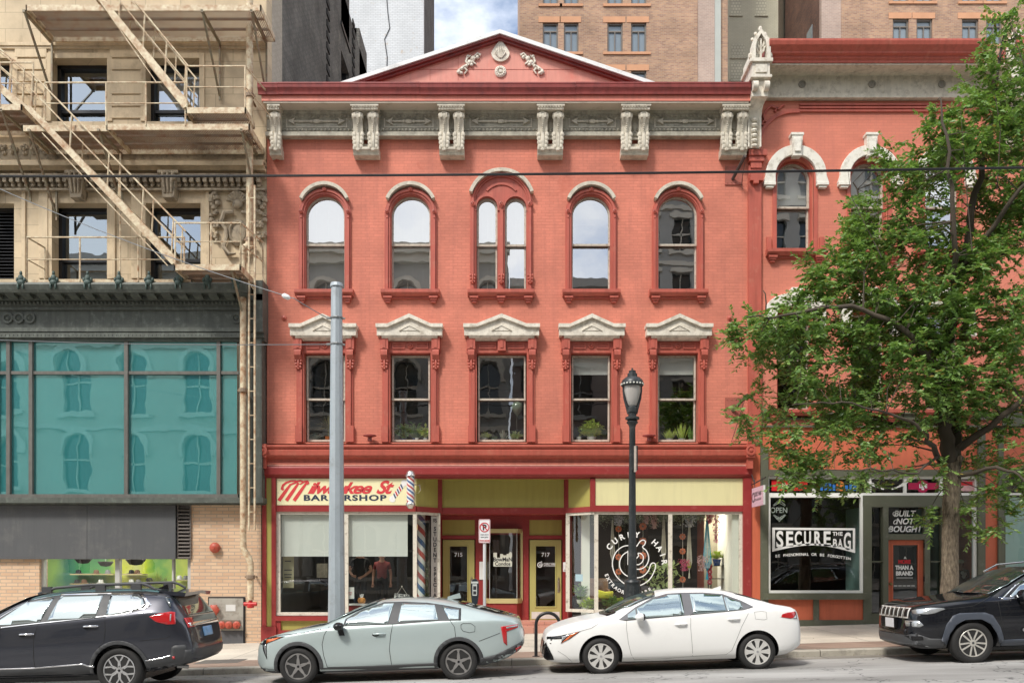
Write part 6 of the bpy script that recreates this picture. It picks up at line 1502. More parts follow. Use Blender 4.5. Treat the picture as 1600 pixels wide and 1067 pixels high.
    f = MB(); f.prism([(2.50, 1.40), (2.72, 1.46), (2.74, 1.37), (2.5, 1.34)], -.015, .015); kid(f, 'roof_fin', P, c.root)
    c.wheel('five', .222, (M('grey_alloy', (.33, .32, .31), .35, .7, var=.1), m_blk)); c.place()
kia()
def Q(cx, cy): return ((cx-418)/315.6, (603-.0293*(cx-418)-cy)/315.6)
def corolla():
    P = car_paint('white_car_paint', (.80, .80, .78), 0, 0, .3); P.node_tree.nodes['Principled BSDF'].inputs['Coat Weight'].default_value = .3
    c = Car('parked_car', 'white four door sedan parked before the hair salon window', 940, 90.74, .89, GR, P,
        top=[(-.97, .50), (-.955, .64), (-.90, .735), (-.75, .815), (-.4, .92), (0, .985), (.16, 1.01), (.5, 1.19), (.85, 1.33), (1.2, 1.405), (1.6, 1.43), (2.0, 1.415), (2.4, 1.345), (2.75, 1.235), (3.05, 1.125), (3.2, 1.09), (3.4, 1.055), (3.47, 1.0), (3.53, .80)],
        low=[(-.97, .26), (-.8, .20), (0, .18), (2.7, .18), (3.2, .22), (3.53, .36)],
        belt=[(-.97, .45), (-.9, .62), (-.75, .72), (-.5, .80), (0, .89), (.3, .92), (1, .945), (1.6, .98), (2.5, 1.035), (3.0, 1.045), (3.3, 1.01), (3.45, .93), (3.53, .68)],
        wid=[(-.97, .52), (-.93, .64), (-.82, .745), (-.5, .84), (0, .88), (.6, .885), (2.7, .89), (3.1, .87), (3.38, .80), (3.48, .72), (3.53, .62)],
        tumble=[(-.97, .08), (.1, .08), (.6, .20), (1.2, .30), (2.1, .30), (2.7, .24), (3.1, .12), (3.53, .08)], wheels=(0, 2.70), r=.316, arch_r=.375)
    gl = carglass(.46, (.035, .07, .07))
    m_tr = M('grey_window_trim', (.13, .13, .14), .4, var=.1, bump=0)
    c.patch([Q(520, 305), Q(560, 278), Q(620, 237), Q(720, 188), Q(800, 166), Q(880, 160), Q(1000, 159), Q(1108, 167), Q(1200, 202), Q(1262, 236), Q(1205, 252), Q(915, 279), Q(560, 310)], .004, 'window_trim', m_tr, both=True)
    for nm, pp in (('quarter_window', [Q(572, 303), Q(572, 277), Q(617, 247), Q(617, 298)]), ('side_window', [Q(625, 297), Q(625, 243), Q(722, 194), Q(800, 172), Q(880, 166), Q(878, 278)]),
                   ('side_window', [Q(928, 274), Q(926, 165), Q(1000, 165), Q(1103, 172), Q(1107, 258)]), ('side_window', [Q(1113, 257), Q(1111, 178), Q(1195, 210), Q(1200, 246)])): c.patch(pp, .009, nm, gl, both=True)
    c.patch([(.26, -.62), (.55, -.70), (1.0, -.58), (1.08, 0), (1.0, .58), (.55, .70), (.26, .62), (.18, 0)], .006, 'windscreen', gl, axis='z', step=.12)
    c.patch([(2.42, -.54), (2.8, -.62), (3.02, -.55), (3.08, 0), (3.02, .55), (2.8, .62), (2.42, .54)], .006, 'rear_window', m_cglass, axis='z', step=.12)
    c.patch([(.14, -.70), (.30, -.70), (.22, 0), (.30, .70), (.14, .70), (.08, 0)], .009, 'cowl', m_blk, axis='z', step=.12)
    # headlight
    c.patch([Q(118, 404), Q(200, 392), Q(312, 366), Q(250, 410), Q(203, 433), Q(216, 408), Q(118, 416)], .008, 'headlight', m_blk)
    c.patch([Q(212, 396), Q(262, 382), Q(228, 405), Q(208, 420)], .011, 'lamp_lens', m_clear)
    c.patch([Q(262, 382), Q(304, 369), Q(250, 408), Q(206, 432), Q(236, 405)], .013, 'indicator', m_amber)
    c.patch([Q(112, 430), Q(128, 436), Q(160, 505), Q(165, 525), Q(120, 533), Q(112, 515)], .010, 'lower_grille', m_blk)
    c.patch([(-.45, .35), (-.5, .58), (.5, .58), (.45, .35)], .012, 'front_grille', m_blk, axis='-x')
    c.patch([Q(1400, 290), Q(1412, 274), Q(1440, 266), Q(1492, 262), Q(1497, 272), Q(1480, 296), Q(1455, 299)], .008, 'tail_light', m_redlamp)
    c.patch([Q(1468, 297), Q(1480, 291), Q(1497, 276), Q(1498, 302)], .012, 'lamp_lens', m_clear)
    for pts in ([Q(563, 308), Q(560, 350), Q(568, 430), Q(582, 490), Q(600, 522), Q(760, 516), Q(916, 503)], [Q(912, 279), Q(908, 350), Q(918, 503)], [Q(918, 503), Q(1100, 493), Q(1130, 470), Q(1160, 400), Q(1185, 340), Q(1225, 270)],
                [Q(250, 520), Q(265, 545), Q(280, 553)], [Q(185, 475), Q(225, 500), Q(262, 535)], [Q(312, 366), Q(370, 350), Q(420, 318)]): c.line(pts, .007, .003, 'panel_seam', M('white_gap', (.28, .28, .27), .8, var=0, bump=0) if 'white_gap' not in bpy.data.materials else bpy.data.materials['white_gap'])
    c.line([Q(1258, 262), Q(1300, 258), Q(1322, 262), Q(1324, 300), Q(1310, 304), Q(1262, 300), Q(1258, 262)], .006, .003, 'fuel_flap_seam', bpy.data.materials['white_gap'])
    handle(c, *Q(858, 328), P); handle(c, *Q(1145, 300), P)
    mirror_door(c, Q(632, 290)[0], Q(632, 288)[1], P)
    f = MB(); f.prism([(2.16, 1.40), (2.30, 1.445), (2.31, 1.38), (2.2, 1.36)], -.012, .012); kid(f, 'roof_fin', P, c.root)
    c.patch([(-.5, .18), (-.5, .215), (2.2, .21), (2.2, .18)], .004, 'sill_shadow_gap', m_blk) if False else None
    c.wheel('cover', .222, (M('silver_wheel_cover', (.62, .61, .58), .4, .3, var=.06), M('dark_grey_cap', (.3, .3, .3), .4))); c.place()
corolla()
def S(cx, cy):
    X = (cx-713)/362; X = X if X < .8 else .8+(X-.8)*.36
    return (X+2.89, (777-.03*(cx-713)-cy)/362)
def subaru():
    P = car_paint('dark_slate_paint', (.038, .041, .054), .55, .25, .30)
    c = Car('parked_car', 'dark grey sport utility vehicle with roof rails cut off by the left frame edge', 187-2.89*95, 95, .965, GR, P,
        top=[(-.95, .60), (-.93, .85), (-.85, .98), (-.6, 1.06), (-.1, 1.14), (.35, 1.19), (.8, 1.42), (1.2, 1.62), (1.6, 1.70), (2.2, 1.73), (3.0, 1.72), (3.4, 1.685), (3.64, 1.63), (3.75, 1.50), (3.86, 1.34), (3.96, 1.20), (4.02, 1.0), (4.05, .8)],
        low=[(-.95, .35), (-.6, .27), (0, .27), (2.9, .27), (3.4, .33), (3.85, .42), (4.05, .50)],
        belt=[(-.95, .55), (-.8, .9), (-.4, 1.0), (.3, 1.09), (1, 1.14), (2, 1.20), (3, 1.28), (3.4, 1.32), (3.7, 1.29), (3.87, 1.18), (3.98, 1.02), (4.05, .72)],
        wid=[(-.95, .62), (-.85, .76), (-.6, .88), (0, .945), (.5, .955), (2.9, .965), (3.4, .95), (3.72, .91), (3.88, .85), (3.98, .79), (4.05, .72)],
        tumble=[(-.95, .08), (.2, .08), (.9, .22), (1.5, .28), (3.2, .27), (3.6, .22), (3.85, .14), (4.05, .06)], wheels=(0, 2.89), r=.38, arch_r=.435)
    gl = carglass(.5, (.05, .06, .06)); g2 = carglass(.44, (.02, .02, .02))
    c.patch([(.55, 1.10), (.95, 1.36), S(150, 220), S(310, 189), S(500, 182), S(640, 180), S(810, 184), S(860, 210), S(902, 250), S(875, 272), S(760, 303), S(640, 318), S(285, 356), (.7, 1.12)], .004, 'window_trim', m_chrome, both=True)
    c.patch([(.62, 1.125), (.98, 1.36), S(150, 226), S(310, 196), S(600, 188), S(630, 188), S(806, 190), S(848, 214), S(868, 246), S(860, 266), S(755, 297), S(640, 312), S(285, 350), (.7, 1.13)], .008, 'window_surround', m_plast, both=True)
    c.patch([(.75, 1.15), (1.02, 1.35), S(120, 240), S(292, 208), S(245, 352), S(0, 372)], .012, 'side_window', gl, both=True)
    c.patch([S(332, 199), S(592, 192), S(577, 320), S(290, 346)], .012, 'side_window', g2, both=True)
    c.patch([S(638, 190), S(802, 193), S(842, 216), S(860, 246), S(852, 265), S(740, 297), S(640, 311)], .012, 'quarter_window', g2, both=True)
    c.patch([(.40, -.66), (.8, -.74), (1.25, -.62), (1.33, 0), (1.25, .62), (.8, .74), (.40, .66), (.34, 0)], .006, 'windscreen', gl, axis='z', step=.12)
    # rear glass seen obliquely
    c.patch([(-.66, 1.22), (-.58, 1.60), (.58, 1.60), (.66, 1.22)], .006, 'rear_window', m_cglass, axis='x')
    c.patch([S(968, 203), S(1005, 205), S(1038, 260), S(1032, 265)], .010, 'rear_side_glass', m_cglass)
    # spoiler
    f = MB(); f.add([(3.42, y, z) for y, z in ((-.62, 1.68), (.62, 1.68))]+[(3.90, -.60, 1.62), (3.95, 0, 1.645), (3.90, .60, 1.62), (3.88, -.60, 1.56), (3.93, 0, 1.595), (3.88, .60, 1.56), (3.6, -.62, 1.59), (3.6, .62, 1.59)], [(0, 2, 3, 4, 1), (2, 5, 6, 3), (3, 6, 7, 4), (5, 8, 9, 7, 6), (0, 8, 5, 2), (1, 4, 7, 9)]); kid(f, 'spoiler', P, c.root, smooth=35)
    # rails
    for sg in (-1, 1):
        f = MB(); y = sg*.66; f.tube([(1.45, y, 1.68), (1.75, y, 1.765), (2.3, y, 1.80), (3.2, y, 1.795), (3.3, y, 1.76), (3.42, y, 1.69)], [.02, .026, .026, .026, .024, .02], 8)
        for x in (1.6, 2.5, 3.1): f.box(x-.08, x+.08, y-.025, y+.025, 1.69, 1.79)
        kid(f, 'roof_rail', m_plast, c.root, smooth=50)
    c.patch([S(900, 318), S(960, 300), S(1040, 290), S(1100, 293), S(1128, 345), S(1125, 362), S(1000, 366), S(940, 350)], .010, 'tail_light', m_redlamp)
    c.patch([S(1042, 305), S(1058, 305), S(1060, 345), S(1044, 345)], .015, 'lamp_lens', m_clear)
    c.patch([(-.70, 1.06), (-.70, 1.12), (.70, 1.12), (.70, 1.06)], .014, 'chrome_bar', m_chrome, axis='x')
    c.patch([(-.74, 1.04), (-.74, 1.20), (-.50, 1.20), (-.50, 1.05)], .010, 'tail_light', m_redlamp, axis='x')
    c.patch([(-.21, .86), (-.21, 1.02), (.21, 1.02), (.21, .86)], .016, 'number_plate', M('blue_white_plate', (.20, .38, .62), .4, var=.5, vs=14, bump=0), axis='x')
    c.patch([(-.78, .42), (-.80, .68), (.80, .68), (.78, .42)], .012, 'rear_bumper', m_plast, axis='x')
    c.patch([S(868, 582), S(1040, 548), S(1060, 500), S(1110, 488), S(1262, 482), S(1268, 575), S(1090, 605), S(950, 665), S(890, 665)], .010, 'bumper_trim', m_plast)
    c.patch([S(1058, 556), S(1092, 552), S(1095, 568), S(1062, 573)], .016, 'reflector', m_redlamp)
    f = MB(); f.tube([(3.75, -.66, .40), (3.93, -.66, .385)], .035, 12); kid(f, 'exhaust_pipe', m_disc, c.root)
    for wxx in (0, 2.89): c.patch(ringpoly(wxx, .38, .432, .495, -22, 200), .010, 'wheel_arch_trim', m_plast, both=True)
    c.patch([(.42, .27), (.42, .46), (1.5, .46), (2.35, .50), (2.46, .47), (2.46, .27)], .010, 'sill_trim', m_plast)
    c.line([(.45, .462), (1.5, .463), (2.2, .50), (2.3, .505), (2.38, .47), (2.48, .455)], .022, .014, 'chrome_strip', m_chrome)
    c.line([S(868, 582), S(960, 566), S(1035, 550)], .018, .015, 'chrome_strip', m_chrome)
    for pts in ([S(240, 350), S(215, 450), S(210, 560), S(214, 660)], [S(636, 318), S(642, 400), S(632, 470), S(600, 500)], [S(845, 462), S(1000, 445), S(1060, 430)], [S(0, 395), S(240, 362), S(560, 330), S(640, 322)]): c.line(pts, .008, .003, 'panel_seam', m_seam)
    handle(c, *S(172, 424), m_chrome, .24); handle(c, *S(555, 376), m_chrome, .24); mirror_door(c, .78, 1.22, P)
    f = MB(); f.prism([(3.2, 1.71), (3.36, 1.77), (3.38, 1.69), (3.25, 1.67)], -.015, .015); kid(f, 'roof_fin', m_blk, c.root)
    c.wheel('ysix', .262, (M('machined_alloy', (.60, .60, .60), .28, .8, var=.1), m_blk)); c.place()
subaru()
def J(cx, cy): return ((cx-995)/264.5, (992-.03*(cx-995)-cy)/264.5)
def J2(cx, cy): px, py = 1370+cx/5.926, 880+cy/5.926; return ((px-1522)/91, (1041-.03*(px-1522)-py)/91)
def jeep():
    P = car_paint('black_car_paint', (.008, .009, .012), 0, 0, .25)
    c = Car('parked_car', 'black sport utility vehicle with slotted grille under the street tree', 1522, 91, .93, GR, P,
        top=[(-1.0, .60), (-.99, .85), (-.95, .96), (-.8, 1.03), (-.4, 1.09), (0, 1.13), (.32, 1.165), (.7, 1.38), (1.15, 1.585), (1.5, 1.65), (2.2, 1.67), (3.0, 1.63), (3.4, 1.5), (3.62, 1.1), (3.68, .8)],
        low=[(-1.0, .32), (-.7, .24), (0, .25), (2.7, .25), (3.3, .3), (3.68, .45)],
        belt=[(-1.0, .55), (-.9, .86), (-.6, .97), (-.2, 1.03), (.3, 1.075), (1, 1.09), (2, 1.13), (3.2, 1.2), (3.5, 1.05), (3.68, .7)],
        wid=[(-1.0, .52), (-.97, .62), (-.88, .76), (-.7, .86), (-.3, .915), (0, .925), (2.7, .93), (3.3, .9), (3.68, .74)],
        tumble=[(-1, .08), (.2, .10), (.8, .22), (1.4, .28), (3.0, .28), (3.68, .08)], wheels=(0, 2.70), r=.36, arch_r=.43)
    gl = carglass(.36, (.02, .03, .03)); g2 = carglass(.5, (.05, .05, .06))
    c.patch([(.50, 1.09), (.84, 1.33), (1.18, 1.50), (1.5, 1.57), (2.2, 1.59), (3.1, 1.53), (3.2, 1.25), (2.2, 1.15), (.9, 1.10)], .004, 'window_trim', m_chrome, both=True)
    c.patch([(.56, 1.11), (.86, 1.32), (1.2, 1.485), (1.5, 1.55), (2.2, 1.57), (3.05, 1.51), (3.14, 1.26), (2.2, 1.165), (.9, 1.115)], .008, 'window_surround', m_blk, both=True)
    c.patch([(.66, 1.13), (.9, 1.32), (1.22, 1.47), (1.5, 1.54), (1.72, 1.55), (1.68, 1.14), (.9, 1.12)], .012, 'side_window', g2, both=True); c.patch([(1.82, 1.55), (2.2, 1.56), (2.5, 1.55), (2.6, 1.2), (1.80, 1.15)], .012, 'side_window', g2, both=True)
    c.patch([(.40, -.66), (.7, -.74), (1.15, -.62), (1.22, 0), (1.15, .62), (.7, .74), (.40, .66), (.32, 0)], .006, 'windscreen', gl, axis='z', step=.12)
    m_gril = M('satin_silver', (.60, .58, .54), .4, .3, var=.05, bump=0)
    # grille: seven chrome-rimmed slots on the nose
    for i in range(7):
        y = -.51+i*.17; o = c.patch([(y-.068, .79), (y-.068, .97), (y+.068, .97), (y+.068, .79)], .010, 'grille_slot', m_gril, axis='-x', step=.05)
        c.patch([(y-.042, .82), (y-.042, .95), (y+.042, .95), (y+.042, .82)], .018, 'slot_opening', m_blk, o, axis='-x', step=.05)
    c.patch([J2(340, 492), J2(440, 455), J2(540, 437), J2(640, 440), J2(655, 448), J2(560, 488), J2(500, 498)], .010, 'headlight', m_clear)
    c.patch([J2(335, 590), J2(360, 565), J2(440, 558), J2(470, 600), J2(440, 620), J2(350, 614)], .010, 'fog_lamp', m_clear)
    c.patch([J2(290, 690), J2(430, 685), J2(520, 720), J2(635, 722), J2(640, 800), J2(600, 860), J2(300, 830)], .008, 'bumper_trim', m_plast)
    c.patch([J2(360, 705), J2(460, 700), J2(470, 735), J2(400, 745)], .014, 'lower_lamp', m_blk)
    c.patch([(-.7, .35), (-.72, .50), (.72, .50), (.7, .35)], .010, 'lower_bumper', m_plast, axis='-x'); c.patch([(-.55, .5), (-.55, .60), (.55, .60), (.55, .5)], .008, 'air_intake', m_blk, axis='-x')
    pl = MB(); pl.box(-1.075, -1.065, -.02-.22, -.02+.10, .62, .78); kid(pl, 'number_plate', M('white_plate', (.62, .63, .65), .4, var=.15, vs=20), c.root)
    pl = MB(); pl.box(-1.064, -1.01, -.26, .12, .60, .80); kid(pl, 'plate_holder', m_blk, c.root)
    for wxx in (0, 2.70): c.patch([(wxx-.53, .42), (wxx-.46, .68), (wxx-.34, .84), (wxx-.22, .88), (wxx+.2, .88), (wxx+.33, .83), (wxx+.46, .62), (wxx+.54, .38), (wxx+.47, .34), (wxx+.40, .52), (wxx+.29, .68), (wxx+.14, .765), (wxx-.14, .765), (wxx-.29, .68), (wxx-.40, .52), (wxx-.44, .34)], .012, 'wheel_arch_trim', M('satin_grey_trim', (.06, .07, .09), .4, var=.1) if wxx == 0 else bpy.data.materials['satin_grey_trim'], both=True)
    c.patch([(.50, .30), (.50, .40), (2.2, .44), (2.2, .30)], .012, 'sill_trim', bpy.data.materials['satin_grey_trim'])
    for pts in ([J2(1140, 330), J2(1150, 450), J2(1165, 600), J2(1190, 715)], [J2(655, 448), J2(900, 420), J2(1100, 330)]): c.line(pts, .008, .003, 'panel_seam', m_seam)
    c.line([J2(1160, 342), J2(1250, 346), (1.0, 1.095), (2.0, 1.14)], .012, .010, 'chrome_strip', m_chrome)
    t = text_mb('CHEROKEE', J2(1310, 640)[0]+.30, J2(1310, 640)[1]-.02, .075, -.945, bold=.002, sx=1.25); kid(t, 'badge_lettering', m_chrome, c.root)
    mirror_door(c, .82, 1.15, P, w=.26, h=.2)
    for sg in (-1, 1):
        f = MB(); y = sg*.62; f.tube([(1.05, y, 1.55), (1.3, y, 1.67), (2.0, y, 1.72), (3.0, y, 1.69), (3.2, y, 1.6)], .02, 8); kid(f, 'roof_rail', m_chrome, c.root, smooth=50)
    c.wheel('v5', .24, (M('light_silver_alloy', (.62, .60, .55), .35, .5, var=.08), m_plast)); c.place()
jeep()
# ================= STREET FURNITURE =================
m_galv = M('galvanised_steel', (.42, .47, .50), .5, .35, var=.12, vs=8, bump=.1, dirt=((.30, .32, .33), .3, 4), streak=.12)
m_iron = M('dark_cast_iron', (.022, .026, .028), .4, var=.3, vs=6, dirt=((.08, .08, .075), .3, 8))
YP = -5.0
x = wx(526, YP); p = thing('utility_pole', 'tall galvanised steel pole with wire straps before the barbershop sign', 'pole', (x, YP, gz(x, YP)))
b = MB(); b.lathe([(.19, gz(x, YP)), (.165, 1.0), (.108, wz(447, YP))], (x, YP, 0), 'z', 10); b.build('shaft', m_galv, p)
b = MB(); b.lathe([(.125, wz(449, YP)), (.13, wz(448, YP)), (.12, wz(443, YP)), (.001, wz(442, YP))], (x, YP, 0), 'z', 12); b.build('pole_cap', m_galv, p)
b = MB(); zb = gz(x, YP); b.box(x-.26, x+.26, YP-.26, YP+.26, zb-.05, zb+.03)
for sx in (-1, 1):
    for sy in (-1, 1): b.lathe([(.03, zb+.03), (.03, zb+.08)], (x+sx*.21, YP+sy*.21, 0), 'z', 6)
b.build('base_plate', m_galv, p)
for py in (497, 538):
    b = MB(); b.lathe([(.132, wz(py+1.3, YP)), (.135, wz(py, YP)), (.132, wz(py-1.3, YP))], (x, YP, 0), 'z', 12); b.tube([(x-.13, YP, wz(py, YP)), (x-.20, YP, wz(py, YP))], .025, 6); b.tube([(x+.12, YP-.02, wz(py, YP)), (x+.17, YP-.02, wz(py, YP)-.02)], .02, 5); b.build('strap', M('dull_zinc', (.25, .26, .26), .5, .6), p)
wg = 'overhead wires'
def wire(name, pts, r, label, mat=None, grp=wg, extra=None):
    b = MB(); b.tube(pts, r, 6)
    o = b.build(name, mat or m_black, None); tag(o, label, 'wire', grp); return o
def sagpts(a, b, sag, n=14): return [tuple(a[k]+(b[k]-a[k])*i/n-(sag*4*(i/n)*(1-i/n) if k == 2 else 0) for k in range(3)) for i in range(n+1)]
Yw = -9.0; wire('overhead_cable', sagpts((wx(-40, Yw), Yw, wz(275.5, Yw)), (wx(1640, Yw), Yw, wz(261.5, Yw)), .04, 24), .02, 'thick black cable crossing the whole picture below the cornices', m_black)
m_wire = M('grey_wire', (.18, .19, .2), .5, .5)
A = (x-.18, YP, wz(497, YP)); Bp = (wx(462, YP), YP-.1, wz(469, YP)); wire('span_wire', sagpts(A, Bp, .01, 4)+sagpts(Bp, (wx(-30, -3), -3, wz(282, -3)), .12, 14), .009, 'thin slack wire running up left from the steel pole with a white insulator', m_wire)
b = MB(); b.tube([(wx(443, YP), YP-.12, wz(464.5, YP)), (wx(446, YP), YP-.12, wz(465, YP)), (wx(453, YP), YP-.12, wz(468, YP)), (wx(456, YP), YP-.12, wz(469, YP))], [.02, .05, .05, .02], 8)
tag(b.build('insulator', M('white_ceramic', (.75, .77, .77), .2), None, smooth=60), 'small white insulator strung on the thin wire left of the pole', 'insulator')
wire('span_wire', sagpts((x-.2, YP, wz(538, YP)), (wx(-30, -2), -2, wz(530, -2)), .05, 14), .009, 'thin straight wire running level from the pole across the teal glass', m_wire)
# street lamp
xl = wx(988, YP); zg = gz(xl, YP); lamp = thing('street_lamp', 'black cast iron street lamp with acorn globe before the salon', 'street lamp', (xl, YP, zg))
z = lambda py: wz(py, YP)
b = MB(); b.lathe([(.26, zg), (.26, zg+.12), (.21, zg+.2), (.19, zg+.3), (.17, zg+.8), (.155, z(915)), (.155, z(911)), (.165, z(909)), (.15, z(906)), (.10, z(904))], (xl, YP, 0), 'z', 16)
for k in range(8): a = 2*PI*k/8; b.tube([(xl+.18*math.cos(a), YP+.18*math.sin(a), zg+.3), (xl+.15*math.cos(a), YP+.15*math.sin(a), z(915))], .018, 5)
b.build('base', m_iron, lamp, smooth=30)
b = MB(); n = 16; b.lathe([(.09, z(904)), (.074, z(830)), (.06, z(668)), (.075, z(664)), (.12, z(660)), (.09, z(657)), (.14, z(655)), (.14, z(652)), (.08, z(650)), (.08, z(646)), (.10, z(644)), (.10, z(637)), (.07, z(634))], (xl, YP, 0), 'z', 16)
b.box(xl-.02, xl+.09, YP-.13, YP-.05, z(735), z(697)); b.build('post', m_iron, lamp, smooth=30)
b = MB()
for s in (-1, 1): b.tube([(xl+s*.06, YP, z(646)), (xl+s*.10, YP, z(636)), (xl+s*.15, YP, z(622)), (xl+s*.17, YP, z(610)), (xl+s*.165, YP, z(598))], [.045, .035, .03, .028, .03], 8)
b.build('yoke', m_iron, lamp, smooth=60)
b = MB(); b.lathe([(.17, z(603)), (.165, z(612)), (.13, z(623)), (.09, z(633)), (.05, z(636))], (xl, YP, 0), 'z', 20); b.build('globe', M('frosted_acrylic', (.42, .40, .37), .25, var=.06, bump=0, coat=.6), lamp, smooth=60)
b = MB(); b.lathe([(.20, z(604)), (.222, z(602.5)), (.222, z(598)), (.20, z(594)), (.15, z(590.5)), (.10, z(589)), (.095, z(584)), (.07, z(582.5)), (.07, z(579.5)), (.02, z(578)), (.015, z(575)), (.001, z(575))], (xl, YP, 0), 'z', 24); b.build('hood', m_iron, lamp, smooth=35)
b = MB()
for k in range(20): a = 2*PI*k/20; b.box(-.02, .02, 0, 0, 0, 0) if False else b.ball((xl+.209*math.cos(a), YP+.209*math.sin(a), z(600.8)), (.026, .026, .020), 6, 4)
b.build('hood_window_ring', M('pale_lamp_slots', (.72, .72, .64), .4, bump=0), lamp)
b = MB(); b.box(xl+.015, xl+.06, YP-.14, YP-.10, z(738), z(698)); b.build('worn_sticker', M('peeling_sticker', (.45, .38, .32), .7, var=.5, vs=20), lamp)
# no parking sign
xs = wx(757, YP); zg = gz(xs, YP); sg = thing('parking_sign', 'white no parking sign with a crossed P on a pale post', 'road sign', (xs, YP, zg))
b = MB(); b.tube([(xs+.0, YP+.03, zg), (xs, YP+.03, z(812))], .032, 8); b.build('post', M('white_post', (.66, .66, .66), .5, .2, var=.08), sg)
def rrect(x0, x1, z0, z1, r, n=5):
    P = []
    for cx, cz, a in ((x1-r, z1-r, 0), (x0+r, z1-r, 90), (x0+r, z0+r, 180), (x1-r, z0+r, 270)): P += [(cx+r*math.cos(R(a+90*i/n)), cz+r*math.sin(R(a+90*i/n))) for i in range(n+1)]
    return P
b = MB(); x0, x1, z0, z1 = xs-.115, xs+.115, z(848), z(811); b.prism(rrect(x0, x1, z0, z1, .03), YP-.012, YP-.008); pn = b.build('panel', M('white_sign', (.78, .78, .78), .4, var=.03, bump=0), sg)
m_sred = M('sign_red', (.55, .02, .03), .4, var=.03, bump=0); m_sblk = M('sign_black', (.03, .03, .035), .4, var=0, bump=0)
b = MB(); b.band(rrect(x0+.012, x1-.012, z0+.012, z1-.012, .022), rrect(x0+.006, x1-.006, z0+.006, z1-.006, .026), YP-.015, YP-.012, closed=True)
c_ = (xs, z(823.5)); b.band([(c_[0]+.078*math.cos(R(a)), c_[1]+.078*math.sin(R(a))) for a in range(0, 360, 12)], [(c_[0]+.096*math.cos(R(a)), c_[1]+.096*math.sin(R(a))) for a in range(0, 360, 12)], YP-.018, YP-.012, closed=True)
b.prism([(c_[0]-.062, c_[1]+.05), (c_[0]-.05, c_[1]+.062), (c_[0]+.062, c_[1]-.05), (c_[0]+.05, c_[1]-.062)], YP-.020, YP-.016); text_mb('TOW ZONE', xs, z(845.3), .035, YP-.014, b, bold=.002); b.build('red_symbol', m_sred, pn)
b = text_mb('P', xs, c_[1]-.052, .15, YP-.015, bold=.006); text_mb('7AM-9AM', xs, z(836), .038, YP-.014, b); text_mb('4PM-6PM', xs, z(840), .038, YP-.014, b); b.build('black_lettering', m_sblk, pn)
b = MB(); b.box(wx(747, .9), wx(753.5, .9), .0, .0, 0, 0) if False else None
# parking meter
xm = wx(742, YP); zg = gz(xm, YP); pm = thing('parking_meter', 'dark parking meter beside the no parking post', 'parking meter', (xm, YP, zg))
b = MB(); b.lathe([(.06, zg), (.035, zg+.05), (.032, z(945))], (xm, YP, 0), 'z', 10); b.build('post', m_iron, pm)
b = MB(); b.prism([(xm-.05, z(945)), (xm+.05, z(945)), (xm+.075, z(930)), (xm+.08, z(915)), (xm+.07, z(908)), (xm+.03, z(904)), (xm-.03, z(904)), (xm-.07, z(908)), (xm-.08, z(915)), (xm-.075, z(930))], YP-.06, YP+.06); hd = b.build('head', M('meter_body', (.03, .04, .05), .3, .3), pm, bevel=.008)
b = MB(); b.box(xm-.07, xm+.07, YP-.072, YP-.061, z(911), z(908)); b.box(xm-.045, xm+.045, YP-.07, YP-.061, z(930), z(912)); b.build('display', M('meter_display', (.55, .58, .55), .3, var=.35, vs=40, bump=0), hd)
b = MB(); b.box(xm-.03, xm+.03, YP-.072, YP-.07, z(921), z(915)); b.box(xm-.03, xm+.03, YP-.072, YP-.07, z(928), z(923)); b.build('keypad', m_sblk, hd)
# bike hoop
xh0, xh1 = wx(837.5, YP), wx(874.5, YP); xc = (xh0+xh1)/2; rr = (xh1-xh0)/2; zt = wz(957, YP)
hp = thing('bike_rack', 'black steel hoop bike rack on the pavement between the two sedans', 'bike rack', (xc, YP, gz(xc, YP)))
b = MB(); b.tube([(xh0, YP, gz(xh0, YP)-.02)]+[(xc+rr*math.cos(R(a)), YP, zt-rr+rr*math.sin(R(a))) for a in range(180, -1, -12)]+[(xh1, YP, gz(xh1, YP)-.02)], .033, 10); b.build('hoop', M('black_powder_coat', (.018, .018, .02), .35, var=.3), hp, smooth=60)
for xx in (xh0, xh1): b = MB(); b.lathe([(.075, gz(xx, YP)), (.075, gz(xx, YP)+.012), (.04, gz(xx, YP)+.015)], (xx, YP, 0), 'z', 12); b.build('foot_plate', m_iron, hp)
# cellar hatch and covers on pavement
for (px, yy, w, d, nm, lb) in ((345, -4.2, .9, .7, 'utility_cover', 'dark square utility cover in the pavement left of the pale green sedan'), (880, -3.0, .5, .5, 'utility_cover', 'small iron cover in the pavement near the bike hoop')):
    xx = wx(px, yy); b = MB(); zz = gz(xx, yy)
    b.add([(xx-w/2, yy-d/2, gz(xx-w/2, yy-d/2)+.006), (xx+w/2, yy-d/2, gz(xx+w/2, yy-d/2)+.006), (xx+w/2, yy+d/2, gz(xx+w/2, yy+d/2)+.006), (xx-w/2, yy+d/2, gz(xx-w/2, yy+d/2)+.006), (xx-w/2, yy-d/2, zz-.1), (xx+w/2, yy-d/2, zz-.1), (xx+w/2, yy+d/2, zz-.1), (xx-w/2, yy+d/2, zz-.1)], [(0, 1, 2, 3), (0, 4, 5, 1), (1, 5, 6, 2), (2, 6, 7, 3), (3, 7, 4, 0)])
    tag(b.build(nm, M('cover_iron', (.13, .12, .11), .6, .3), None), lb, 'cover')
